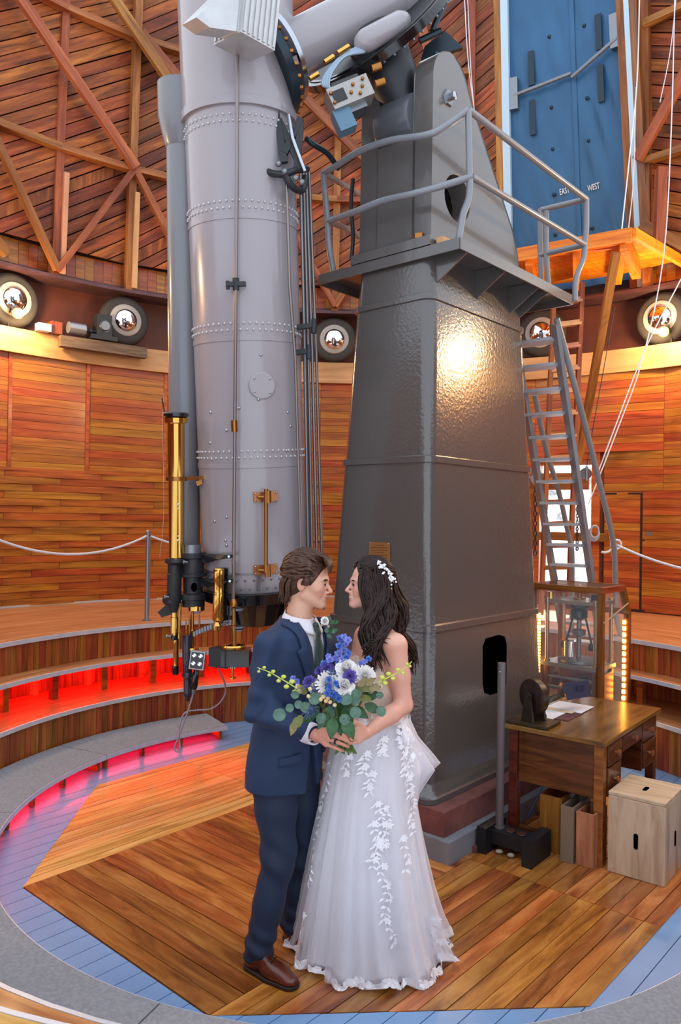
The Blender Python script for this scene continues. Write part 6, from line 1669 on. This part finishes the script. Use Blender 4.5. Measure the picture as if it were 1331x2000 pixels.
def bhead(P): return smin(BHd.sdf(P, True), sd_cap(P, bn0, bn1, .045, .052), .02)
def bhand(P): return smin(hand_sd(P, bW.lerp(bkn[1], .1), bkn, bfin, bth, fr=.0078), sd_cap(P, bW+(bE-bW).normalized()*.05, bW, .0265, .0235), .012)
sk2, lp2, bl2_ = lin('#e3ae98'), lin('#b54a4e'), lin('#e08a7a')
def bcol(V):
    C = BHd.col(V, sk2, lp2, bl2_, True); m_ = V[:, 2] < 1.40; C[m_, :3] = np.array(lin('#dfa48e')[:3]); return C
blo, bhi = bb(sum(bfin, []) + bth + [bW+(bE-bW).normalized()*.05], .02); hb = np.array(tuple(BHd.c))
bride = sdf_obj('person', [(bhead, hb-[.15, .11, .17], hb+[.13, .11, .14], .003), (bhand, blo, bhi, .0026), (bbody, (-.02, 3.12, 1.03), (.36, 3.75, 1.50), .0065)],
                skinmat('skin_woman'), None, bcol, 1, origin=(.18, 3.49, .01))
props(bride, 'woman in a white lace wedding dress with long dark hair smiling at the man', 'person')
wht = cloth('dress_white', '#f8f6fa', .6, .1, 400, .08, .02); champ = cloth('bodice_champagne', '#dcc4b2', .6, .1, 300, .2, .1)
def bodice(P):
    d = btors(P, .006); z = P[..., 2]; u = (P - V3(.18, 3.49, 0)) @ V3(tuple(BLt)); v = (P - V3(.18, 3.49, 0)) @ V3(tuple(BFv))
    top = 1.305 + .02*np.cos(u*30) - .09*np.clip(-v*7, 0, 1)
    return np.maximum(d, z-top)
sdf_obj('bodice', [(bodice, (-.0, 3.28, 1.035), (.37, 3.70, 1.36), .0065)], champ, bride, None, 1)
b = MB(); b.sweep(bez([Vector((.12, 3.375, 1.30)), Vector((.16, 3.375, 1.40)), Vector((.205, 3.40, 1.425)), Vector((.26, 3.46, 1.36)), Vector((.275, 3.49, 1.25))], 20), .007, 6, flat=(BLt, .5)); b.build('shoulder_strap', wht, bride, smooth=60)
# skirt: opaque lining, pleated, and a sheer tulle layer over it
SZ = [1.055, 1.03, .985, .928, .812, .673, .464, .255, .116, .012]
SXp = [742, 741, 738, 734, 731, 728, 727, 729, 733, 738]; SH = [.136, .141, .152, .165, .182, .200, .238, .276, .306, .338]
def skirt(ph, z, off=0.0, amp=1.0, seed=0):
    X = np.interp(-z, [-q for q in SZ], [(x-665.5)/FPX*3.5 for x in SXp]); a = np.interp(-z, [-q for q in SZ], SH)
    t = max(0, (1.03-z)/1.02); f = math.sin(11*ph+.6*math.sin(2*ph)+seed) + .6*math.sin(19*ph+1.3+2.2*t+seed*2) + .45*math.sin(29*ph-.8*t+seed)
    g = 1 + amp*(.014+.085*t)*f*.55; bk = .93 + .10*max(0, math.sin(ph))*t
    bz = np.interp(-z, [-1.03, -.94, -.86, -.805, -.765, -.70, -.64], [0, .028, .075, .105, .070, .02, 0]); bp = math.exp(-((ph-1.95)/.62)**2) if ph > 0 else 0
    g += bz*bp*(1+.30*math.sin(ph*17+z*9))/max(a, .05)
    hem = (.018*math.sin(7*ph+seed)+.012*math.sin(13*ph))*t**3
    return Vector((X + (a+off)*g*math.sin(ph)*1.0, 3.50 - (a+off)*g*bk*math.cos(ph), z + max(0, hem)))
def lay(name, mat, off, z0, z1, amp, seed, nu=260, nv=60):
    b = MB(); b.grid(lambda u, v: skirt(u*2*math.pi, lerp(z0, z1, v), off, amp, seed), nu, nv, cu=True, uv=(6, 2)); return b.build(name, mat, bride, smooth=80)
lay('skirt_lining', wht, -.018, 1.055, .022, .95, 0)
tm, nt, bs = _new('tulle'); bs.inputs['Base Color'].default_value = lin('#f6f4fb'); bs.inputs['Roughness'].default_value = .6; bs.inputs['Sheen Weight'].default_value = .5
uvn = N(nt, 'ShaderNodeLayerWeight'); uvn.inputs[0].default_value = .35
mr_ = N(nt, 'ShaderNodeMapRange'); mr_.inputs['To Min'].default_value = .30; mr_.inputs['To Max'].default_value = .75
nt.links.new(uvn.outputs['Facing'], mr_.inputs[0]); nt.links.new(mr_.outputs[0], bs.inputs['Alpha'])
lay('tulle_layer', tm, .004, 1.05, .012, 1.0, .25); lay('tulle_layer', tm, .016, 1.05, .016, 1.15, .9)
# lace: leaf motifs lying on the tulle, and the floral hem
lace = paint('lace_white', '#fbfaff', .45, sheen=.3)
rl_ = random.Random(11)
def leaf_on(b, ph, z, ang, L, W, off=.026):
    """small pointed leaf lying on the skirt"""
    ca, sa = math.cos(ang), math.sin(ang); rad = np.interp(-z, [-q for q in SZ], SH)
    pts = [(0, 0), (.3, .5), (.62, .42), (1, 0), (.62, -.42), (.3, -.5)]; V = []
    for x, y in pts:
        x *= L; y *= W; dx, dz = x*ca - y*sa, x*sa + y*ca
        V.append(skirt(ph + dx/rad, min(1.04, max(.012, z+dz)), off + .004*(1-abs(y)/W)))
    b.add(V, [(0, 1, 2, 3, 4, 5)])
def motif(ph, z, n_, spread=.10, stem=True):
    b = MB(); k = 0
    for i in range(n_):
        t = i/n_; zz = z - spread*1.9*(t-.5); pp = ph + .16*math.sin(t*7+z*9)*spread/.1*.35
        for sg in (-1, 1): leaf_on(b, pp, zz, -1.57 + sg*rl_.uniform(.5, 1.2), rl_.uniform(.020, .036), rl_.uniform(.007, .012))
        if i % 3 == 0:
            for q in range(6): leaf_on(b, pp+.04, zz, q*1.047, .018, .011, .029)
    o = b.build('lace_motif', lace, bride, kind='stuff')
for ph, z, n_, sp_ in ((.10, .55, 8, .10), (.30, .62, 7, .09), (-.05, .80, 5, .05), (.9, .80, 7, .09), (-.20, .88, 5, .05), (.16, .60, 9, .13), (.22, .40, 6, .08), (-1.15, .70, 9, .16), (-1.12, .42, 8, .14), (-1.1, .15, 5, .08), (.24, .25, 7, .10), (.95, .66, 8, .11), (.75, .86, 6, .08), (1.05, .13, 7, .06), (.15, .95, 5, .04), (.62, .50, 5, .08), (-.60, .86, 4, .05)):
    motif(ph, z, n_, sp_)
b = MB()
for k in range(190):
    ph = k/190*2*math.pi; zz = rl_.uniform(.02, .055)
    for q in range(2): leaf_on(b, ph+rl_.uniform(-.01, .01), zz, rl_.uniform(-2.4, -.7), rl_.uniform(.03, .05), rl_.uniform(.018, .028), rl_.uniform(.02, .034))
b.build('hem_lace', lace, bride, kind='stuff')
# bustle: gathered overskirt at the back of the waist
def swag(c, w, h, d, seed, name='bustle_swag'):
    b = MB()
    def f(u, v):
        th = lerp(-1.9, 1.9, u); ph = lerp(.05, 1.0, v)
        r = math.sin(ph*3.0)**.7*(1 + .10*math.sin(th*7+seed+ph*3) + .05*math.sin(th*13-seed)); 
        return c + Vector((math.cos(th-.5)*w*r, -math.sin(.5-th)*d*r*-1, h*(.5-ph) - .05*math.cos(th)*ph))
    b.grid(f, 44, 22); o = b.build(name, wht, bride, smooth=80); so = o.modifiers.new('thick', 'SOLIDIFY'); so.thickness = .003
swag(at(778, 1432, 3.46), .062, .15, .10, 1.0)
b = MB()
for k in range(26):
    p = at(rl_.uniform(772, 815), 0, 3.3); yy = rl_.uniform(1405, 1480); p = at(768 + (yy-1405)*.55 + rl_.uniform(-10, 14), yy, 3.375)
    a_ = rl_.uniform(0, 6.28); L = rl_.uniform(.02, .04); e1_ = Vector((math.cos(a_), -.3, math.sin(a_)))*L; e2_ = Vector((-math.sin(a_), 0, math.cos(a_)))*L*.35
    b.add([p, p+e1_*.4+e2_, p+e1_, p+e1_*.4-e2_], [(0, 1, 2, 3)])
b.build('lace_motif', lace, bride, kind='stuff')
# bodice lace
b = MB()
for k in range(46):
    ph = rl_.uniform(-2.3, 1.2); z = rl_.uniform(1.05, 1.30)
    A, B = np.interp(z, BZ, BA)+.014, np.interp(z, BZ, BB)+.016
    cxy = Vector((.183, 3.49, z)); n_ = BFv*math.cos(ph) + BLt*-math.sin(ph); p = cxy + BFv*math.cos(ph)*(B+.045*max(0, math.cos(ph))*(1 if z > 1.2 else .2)) - BLt*math.sin(ph)*A*-1
    a_ = rl_.uniform(0, 6.28); tg = n_.cross(ZUP).normalized(); L = rl_.uniform(.025, .045); e1_ = (tg*math.cos(a_)+ZUP*math.sin(a_))*L; e2_ = (ZUP*math.cos(a_)-tg*math.sin(a_))*L*.3
    b.add([p, p+e1_*.4+e2_, p+e1_, p+e1_*.4-e2_], [(0, 1, 2, 3)])
b.build('bodice_lace', lace, bride, kind='stuff')
# face, hair
hbm = paint('dark_hair', '#33201a', .45, col2='#1c0f0c', vscale=70, spec=.3)
BHd.eyes(bride, paint('iris_brown', '#24140c', .1), hbm, paint('lash_black', '#120b0a', .6), fem=True)
def bcap(P):
    q = BHd.loc(P); qa = q.copy(); qa[..., 1] = np.abs(q[..., 1])
    d = sd_ell(q, (-.016, 0, .030), (.110, .087, .102)); d = smin(d, sd_ell(q, (-.065, 0, -.03), (.06, .075, .075)), .03)
    hl_ = q[..., 0]*.98 - q[..., 2]*.50 - .026 + .35*np.clip(.04-np.abs(q[..., 1]), 0, 1) - .012; d = smax_(d, hl_, .006); return np.maximum(d, -.12-q[..., 2])
sdf_obj('hair', [(bcap, hb-[.16, .13, .15], hb+[.16, .13, .16], .005)], hbm, bride, None, 1)
b = MB(); rb_ = random.Random(5)
for k in range(220):                              # crown swept back to the pin
    sg = rb_.choice((-1, -1, 1)); ph = sg*rb_.uniform(.1, 1.45)
    t0 = rb_.uniform(.75, 1.5); pts = []
    for j in range(6):
        t = lerp(t0, 2.75, j/5); rr = rb_.uniform(.99, 1.04)*(1+.03*math.sin(j*1.1+k)); pts.append(hpt(BHd, t, ph*lerp(1, .75, j/5), (.111*rr, .089*rr, .104*rr), (-.014, 0, .028)))
    lock(b, pts, rb_.uniform(.0045, .0075), 12)
def fall(b, px, py, rb_, Y0, wav, n_=26, r=.011):
    """wavy lock falling through pixel stations (x, y) at depth Y0"""
    ph = rb_.uniform(0, 6.28); P = bez([at(x, y, Y0[i]) for i, (x, y) in enumerate(zip(px, py))], n_)
    ph = ph*.25 + px[0]*.11
    P = [p + Vector((math.sin(i/n_*11+ph), .7*math.cos(i/n_*11+ph), 0))*wav*min(1, i/6)*(1+.5*i/n_) for i, p in enumerate(P)]
    b.sweep(P, [r*(.6+.4*math.sin(min(1, (i+1)/4)*1.57))*(1-.8*max(0, (i/n_-.6)/.4)**1.5) for i in range(n_+1)], 6)
for k in range(165):                              # over the near side, in front of the shoulder
    t = rb_.random(); j = lambda s: rb_.uniform(-s, s)
    x0 = lerp(712, 760, t); xe = lerp(706, 752, t)+j(9); ye = rb_.uniform(1265, 1345) - 30*t
    fall(b, [x0, lerp(716, 768, t)+j(4), lerp(716, 762, t)+j(6), lerp(714, 752, t)+j(8), xe], [rb_.uniform(1108, 1150), 1170, 1210, 1245, ye],
         rb_, [3.405, 3.385, 3.38-.02*rb_.random(), 3.35-.03*rb_.random(), 3.335-.05*rb_.random()], .014, r=rb_.uniform(.0045, .0085))
for k in range(140):                              # down the back
    t = rb_.random(); j = lambda s: rb_.uniform(-s, s)
    fall(b, [lerp(745, 775, t), lerp(756, 786, t)+j(4), lerp(762, 792, t)+j(5), lerp(772, 800, t)+j(6), lerp(782, 806, t)+j(8)], [rb_.uniform(1115, 1150), 1175, 1215, 1255, rb_.uniform(1270, 1320)],
         rb_, [3.45+.1*rb_.random(), 3.44+.12*rb_.random(), 3.46+.1*rb_.random(), 3.48+.1*rb_.random(), 3.50+.1*rb_.random()], .015, r=rb_.uniform(.0045, .0085))
for k in range(9):                               # tendril by the cheek
    fall(b, [704+k*.6, 703+k, 708+k, 716+k*.8, 712+k*1.5, 722], [1112, 1140, 1180, 1215, 1250, 1285-k*4], rb_, [3.42, 3.405, 3.40, 3.385, 3.37, 3.36], .004, r=.006)
b.build('hair_locks', hbm, bride, smooth=80, kind='stuff')
# hair comb of pearls and leaves
hcb = empty('hair_comb', at(762, 1118, 3.40), 'silver hair comb of white beads and leaves in the dark hair', 'hair comb')
pearl = paint('pearl', '#f4f2f4', .15, coat=.5)
for k in range(34):
    t = k/33; c = at(lerp(738, 770, t)+rb_.uniform(-4, 5), lerp(1099, 1136, t**1.3)+rb_.uniform(-4, 4), 3.392 - .008*rb_.random())
    b = MB()
    if k % 3: b.ball(c, rb_.uniform(.004, .0065), 8); b.build('bead', pearl, hcb, smooth=80)
    else:
        a_ = rb_.uniform(0, 6.28); e1_ = Vector((math.cos(a_), -.2, math.sin(a_)))*.018; e2_ = Vector((-math.sin(a_), 0, math.cos(a_)))*.006
        b.prism([c, c+e1_*.5+e2_, c+e1_, c+e1_*.5-e2_], (0, -.0015, 0)); b.build('comb_leaf', pearl, hcb)
b = MB(); b.sweep(bez([at(738, 1099, 3.40), at(756, 1110, 3.395), at(766, 1125, 3.395), at(769, 1138, 3.395)], 16), .0022, 6); b.build('comb_wire', M['chrome'], hcb, smooth=60)
for y in (1142, 1150):
    b = MB(); b.ball(at(765, y, 3.385), .0045, 8); b.build('drop_bead', M['brass'] if y > 1145 else pearl, hcb, smooth=80)
# ================================================================== the bouquet held between them
BQ = empty('bouquet', at(668, 1430, 3.13), 'hand tied bouquet of white roses, chrysanthemums, blue and purple flowers with greenery', 'bouquet')
rq = random.Random(21)
def pm(name, c, rough=.55, c2=None): return paint(name, c, rough, col2=c2, vscale=40, sheen=.15)
mats = dict(white=pm('petal_white', '#f4f1ee', .5), cream=pm('petal_cream', '#efe6d0', .5), purple=pm('petal_purple', '#5a4aa0', .6, '#7a66c0'), blue=pm('petal_blue', '#2b52a8', .55, '#5a80d0'),
            lilac=pm('petal_lilac', '#8c92dc', .55, '#6a78c8'), euca=pm('leaf_eucalyptus', '#5f8573', .5, '#4a6b58'), dark=pm('leaf_dark', '#1f4a22', .35, '#2f6430'), olive=pm('leaf_olive', '#71763e', .5), brown=pm('leaf_tan', '#8a7c52', .55),
            lime=pm('bud_lime', '#b4c83c', .5, '#d2dc68'), stem=pm('stem_green', '#5c7a34', .5), berry=pm('berry_cream', '#e8cc9a', .3), thistle=pm('thistle_blue', '#4a5e86', .6))
def petal(L, W, cup, n_=5, tipw=.6):
    """one curved petal along +x, face up +z"""
    V = []; F = []
    for i in range(n_):
        t = i/(n_-1); w_ = W*math.sin(3.14*min(1, .18+t*tipw*1.1))**.8
        for j in (-1, 0, 1): V.append(Vector((L*t, w_*j*.5, cup*t*t*L + .25*w_*abs(j))))
    for i in range(n_-1):
        for j in range(2): F.append((i*3+j, (i+1)*3+j, (i+1)*3+j+1, i*3+j+1))
    return V, F
def place(b, V, F, Mx, o): b.add([o + Mx @ v for v in V], F)
def flower_mesh(name, rings, mat, centre=None):
    """rings of petals: (count, L, W, cup, tilt, base offset)"""
    b = MB()
    for cnt, L, W, cup, tilt, z in rings:
        for k in range(cnt):
            a = 2*math.pi*(k+.5*(rings.index((cnt, L, W, cup, tilt, z)) % 2))/cnt + rq.uniform(-.08, .08)
            Mx = Matrix.Rotation(a, 3, 'Z') @ Matrix.Rotation(-tilt+rq.uniform(-.1, .1), 3, 'Y'); V, F = petal(L*rq.uniform(.92, 1.05), W, cup)
            place(b, V, F, Mx, Mx @ Vector((0, 0, 0)) + Vector((0, 0, z)))
    if centre: b.ball((0, 0, centre[1]), centre[0], 8)
    me = _mesh(name, b.V, b.F, b.U, 80); me.materials.append(mat); return me
FM = dict(
    rose=flower_mesh('rose', [(7, .036, .036, -.15, .25, 0), (6, .034, .034, .25, .75, .004), (5, .030, .030, .4, 1.05, .006), (4, .026, .024, .5, 1.25, .008), (3, .022, .018, .3, 1.4, .010)], mats['white']),
    mum=flower_mesh('mum', [(22, .046, .010, .2, .05, 0), (20, .043, .010, .25, .35, .003), (18, .040, .010, .3, .62, .006), (14, .036, .009, .3, .9, .008), (10, .030, .008, .3, 1.15, .010), (6, .024, .007, .2, 1.4, .012)], mats['white']),
    scab=flower_mesh('scab', [(16, .027, .011, .2, .1, 0), (14, .024, .010, .3, .5, .004), (10, .020, .008, .3, .9, .007), (7, .015, .006, .3, 1.25, .009)], mats['purple']),
    delph=flower_mesh('delph', [(5, .018, .015, .1, .35, 0), (4, .010, .008, .1, 1.0, .003)], mats['blue']),
    lil=flower_mesh('lil', [(5, .018, .014, .1, .4, 0), (3, .010, .007, .1, 1.0, .003)], mats['lilac']),
    thist=flower_mesh('thist', [(11, .026, .004, .2, .15, 0), (8, .018, .004, .2, .6, .003)], mats['thistle'], (.008, .008)),
    small=flower_mesh('small', [(5, .020, .017, .3, .8, 0), (4, .014, .012, .3, 1.2, .002)], mats['cream']))
def fl_at(kind, name, px, py, Y, s, tilt=(0, 0), label=None):
    """flower facing outwards from the bunch"""
    p = at(px, py, Y); c = at(660, 1400, 3.16); d = (p-c).normalized()*.75 + Vector((0, -.75, .1)); d.normalize()
    q = d.to_track_quat('Z', 'Y') @ Quaternion((0, 0, 1), rq.uniform(0, 6.28))
    o = put(name, FM[kind], None, BQ, p); o.rotation_mode = 'QUATERNION'; o.rotation_quaternion = q; o.scale = (s, s, s)
    return o
for px, py, Y, s in ((673, 1340, 2.985, 1.15), (676, 1309, 3.03, 1.25)): fl_at('rose', 'rose', px, py, Y, s)
for px, py, Y, s in ((641, 1335, 3.0, 1.08), (711, 1323, 3.02, 1.08), (622, 1346, 3.03, .8)): fl_at('mum', 'chrysanthemum', px, py, Y, s)
for px, py, Y, s in ((683, 1322, 2.985, 1.1), (606, 1334, 3.04, 1.1), (640, 1308, 3.05, 1.15), (625, 1312, 3.07, .8)): fl_at('scab', 'purple_scabious', px, py, Y, s)
for k in range(13): fl_at('delph', 'blue_delphinium', 653+rq.uniform(-14, 14), 1350+rq.uniform(-22, 20), 2.955+rq.uniform(-.01, .01), rq.uniform(.75, 1.05))
sp = [(661, 1298), (668, 1290), (656, 1287), (677, 1284), (662, 1278), (672, 1272), (680, 1278), (645, 1290), (642, 1283), (634, 1298), (668, 1255), (676, 1260), (663, 1263), (680, 1252), (672, 1246), (664, 1248), (712, 1293), (704, 1297), (720, 1288), (574, 1326), (582, 1332)]
for k, (x, y) in enumerate(sp): fl_at('lil' if k % 3 else 'delph', 'delphinium_floret', x, y, 3.04+rq.uniform(-.01, .03), rq.uniform(.8, 1.1))
for px, py in ((611, 1384), (604, 1392), (615, 1347), (646, 1318)): fl_at('thist', 'sea_holly', px, py, 3.0, 1.1)
for px, py in ((728, 1345), (734, 1338), (722, 1352), (588, 1352), (585, 1342), (740, 1342)): fl_at('small', 'cream_blossom', px, py, 3.02, 1.0)
for px, py in ((627, 1366), (637, 1369), (641, 1363), (654, 1377), (606, 1346), (632, 1361), (603, 1360), (645, 1371)):
    b = MB(); b.ball(at(px, py, 2.965), .0085, 10); b.build('berry', mats['berry'], BQ, smooth=80)
def leaf_mesh(name, L, W, mat, n_=7, rnd=False):
    b = MB(); V = []; F = []
    for i in range(n_):
        t = i/(n_-1); w_ = W*(math.sqrt(max(0, 1-(2*t-1)**2)) if rnd else math.sin(3.14*t**.8)); 
        for j in (-1, 0, 1): V.append(Vector((L*t, w_*j*.5, .10*W*abs(j) - .12*L*t*t)))
    for i in range(n_-1):
        for j in range(2): F.append((i*3+j, (i+1)*3+j, (i+1)*3+j+1, i*3+j+1))
    b.add(V, F); me = _mesh(name, b.V, b.F, b.U, 80); me.materials.append(mat); return me
LM = dict(euca=leaf_mesh('eucalyptus_leaf', .05, .046, mats['euca'], 9, True), dark=leaf_mesh('salal_leaf', .075, .042, mats['dark']), olive=leaf_mesh('olive_leaf', .06, .034, mats['olive'], 9, True), tan=leaf_mesh('tan_leaf', .05, .026, mats['brown']))
def leaf_at(kind, px, py, Y, ang, s, face=.25):
    p = at(px, py, Y); x = Vector((math.cos(ang), -.25, math.sin(ang))).normalized(); z = Vector((rq.uniform(-.35, .35), -1, rq.uniform(-.2, .5))); y = z.cross(x).normalized(); z = x.cross(y)
    o = put(LM[kind].name, LM[kind], None, BQ, p); o.rotation_mode = 'QUATERNION'; o.rotation_quaternion = Matrix((x, y, z)).transposed().to_quaternion(); o.scale = (s, s, s)
for kind, px, py, Y, ang, s in (('euca', 625, 1370, 2.97, 2.6, 1.0), ('euca', 559, 1396, 3.0, 3.1, 1.05), ('euca', 574, 1386, 3.0, 2.7, .7), ('euca', 664, 1366, 2.96, .1, 1.0), ('euca', 684, 1372, 2.97, .6, .95), ('euca', 685, 1384, 2.97, -.6, .95), ('euca', 741, 1379, 3.0, -1.2, .85), ('euca', 735, 1358, 3.0, .1, .6),
        ('euca', 668, 1395, 2.98, -1.0, .9), ('euca', 583, 1362, 3.0, 2.4, .7), ('euca', 592, 1378, 3.0, 2.9, .7), ('euca', 604, 1372, 3.0, -2.2, .9), ('euca', 690, 1362, 2.97, .9, .8), ('euca', 632, 1392, 2.99, -2.0, .9),
        ('dark', 652, 1400, 2.98, -1.7, 1.15), ('dark', 672, 1402, 2.98, -1.1, 1.2), ('dark', 640, 1392, 3.0, -2.1, 1.0), ('dark', 660, 1396, 3.0, -1.4, 1.1), ('dark', 625, 1380, 3.02, -2.4, 1.0), ('dark', 690, 1380, 3.02, -.6, 1.0), ('dark', 705, 1360, 3.03, .2, 1.1), ('dark', 618, 1392, 3.03, -2.6, .9), ('dark', 648, 1378, 3.02, -1.9, 1.2), ('dark', 672, 1380, 3.02, -1.2, 1.2), ('dark', 712, 1375, 3.04, -.4, 1.0),
        ('olive', 695, 1350, 2.99, .5, 1.0), ('olive', 705, 1345, 2.99, .2, 1.0), ('olive', 590, 1396, 3.0, -2.0, .9), ('olive', 582, 1400, 3.0, -1.9, .8), ('olive', 700, 1360, 2.99, -.2, .9), ('olive', 600, 1355, 3.03, 2.4, .9), ('tan', 712, 1338, 2.98, .6, 1.1), ('tan', 720, 1345, 2.98, .2, 1.0), ('tan', 578, 1408, 3.0, -1.9, 1.2), ('tan', 702, 1342, 2.98, 1.0, 1.0)):
    leaf_at(kind, px, py, Y, ang, s)
# orchid sprays with lime buds
for pts, sgn in (([(585, 1348), (570, 1338), (548, 1325), (525, 1312), (503, 1304)], -1), ([(728, 1340), (745, 1330), (765, 1320), (787, 1308), (805, 1292)], 1)):
    P = bez([at(x, y, 3.02) for x, y in pts], 20); b = MB(); b.sweep(P, [.0036*(1-.5*k/20) for k in range(21)], 6); sy = b.build('orchid_spray', mats['lime'], BQ, smooth=60)
    for k in range(3, 20, 2):
        p = P[k] + Vector((rq.uniform(-.004, .004), -.004, (.016 if k % 4 == 1 else -.018)*(1-.02*k))); b = MB(); s = .0095*(1.25-.035*k)
        b.ball(p, s, 8, (1.25, .9, .9)); b.sweep([P[k], p], .0015, 5); b.build('bud', mats['lime'], sy, smooth=80)
# stems below the hands
for k in range(15):
    t = k/14; b = MB(); x0 = lerp(655, 695, t); b.sweep([at(lerp(662, 682, t), 1425, 3.14+.02*math.sin(k*2)), at(lerp(664, 684, t), 1450, 3.135+.02*math.sin(k*2)), at(x0+rq.uniform(-2, 2), 1468+rq.uniform(-3, 6), 3.13+.03*math.sin(k*2.3))], .0042, 6); b.build('stem', mats['stem'], BQ, smooth=60)
for px, py in ((658, 1330), (690, 1345), (625, 1340), (668, 1290), (650, 1360), (700, 1335), (610, 1345), (720, 1345), (640, 1310), (600, 1340)):
    b = MB(); b.sweep(bez([at(670, 1428, 3.14), at(lerp(670, px, .5), lerp(1428, py, .5)+4, 3.11), at(px, py, 3.05)], 10), .004, 6); b.build('inner_stem', mats['stem'], BQ, smooth=60)
b = MB(); b.rev(at(671, 1422, 3.145), at(672, 1395, 3.14), [(0, .026), (.07, .032), (.13, .06), (.16, .03)], 16); b.build('foliage_core', mats['dark'], BQ, smooth=60)
# boutonniere
for kind, px, py, s in (('rose', 634, 1213, .55), ('small', 640, 1224, .7), ('small', 627, 1222, .6)):
    p = at(px, py, 3.40); o = put('bloom', FM[kind], None, bo, p); o.rotation_mode = 'QUATERNION'; o.rotation_quaternion = Vector((.3, -1, .3)).to_track_quat('Z', 'Y'); o.scale = (s, s, s)
for k in range(9):
    p = at(638+rq.uniform(-10, 14), 1225+rq.uniform(-14, 14), 3.41); a = rq.uniform(-1, 2.5); x = Vector((math.cos(a), -.3, math.sin(a))).normalized(); y = Vector((0, -1, .3)).cross(x).normalized()
    o = put('leaf', LM['euca' if k % 2 else 'dark'], None, bo, p); o.rotation_mode = 'QUATERNION'; o.rotation_quaternion = Matrix((x, y, x.cross(y))).transposed().to_quaternion(); o.scale = (.45,)*3
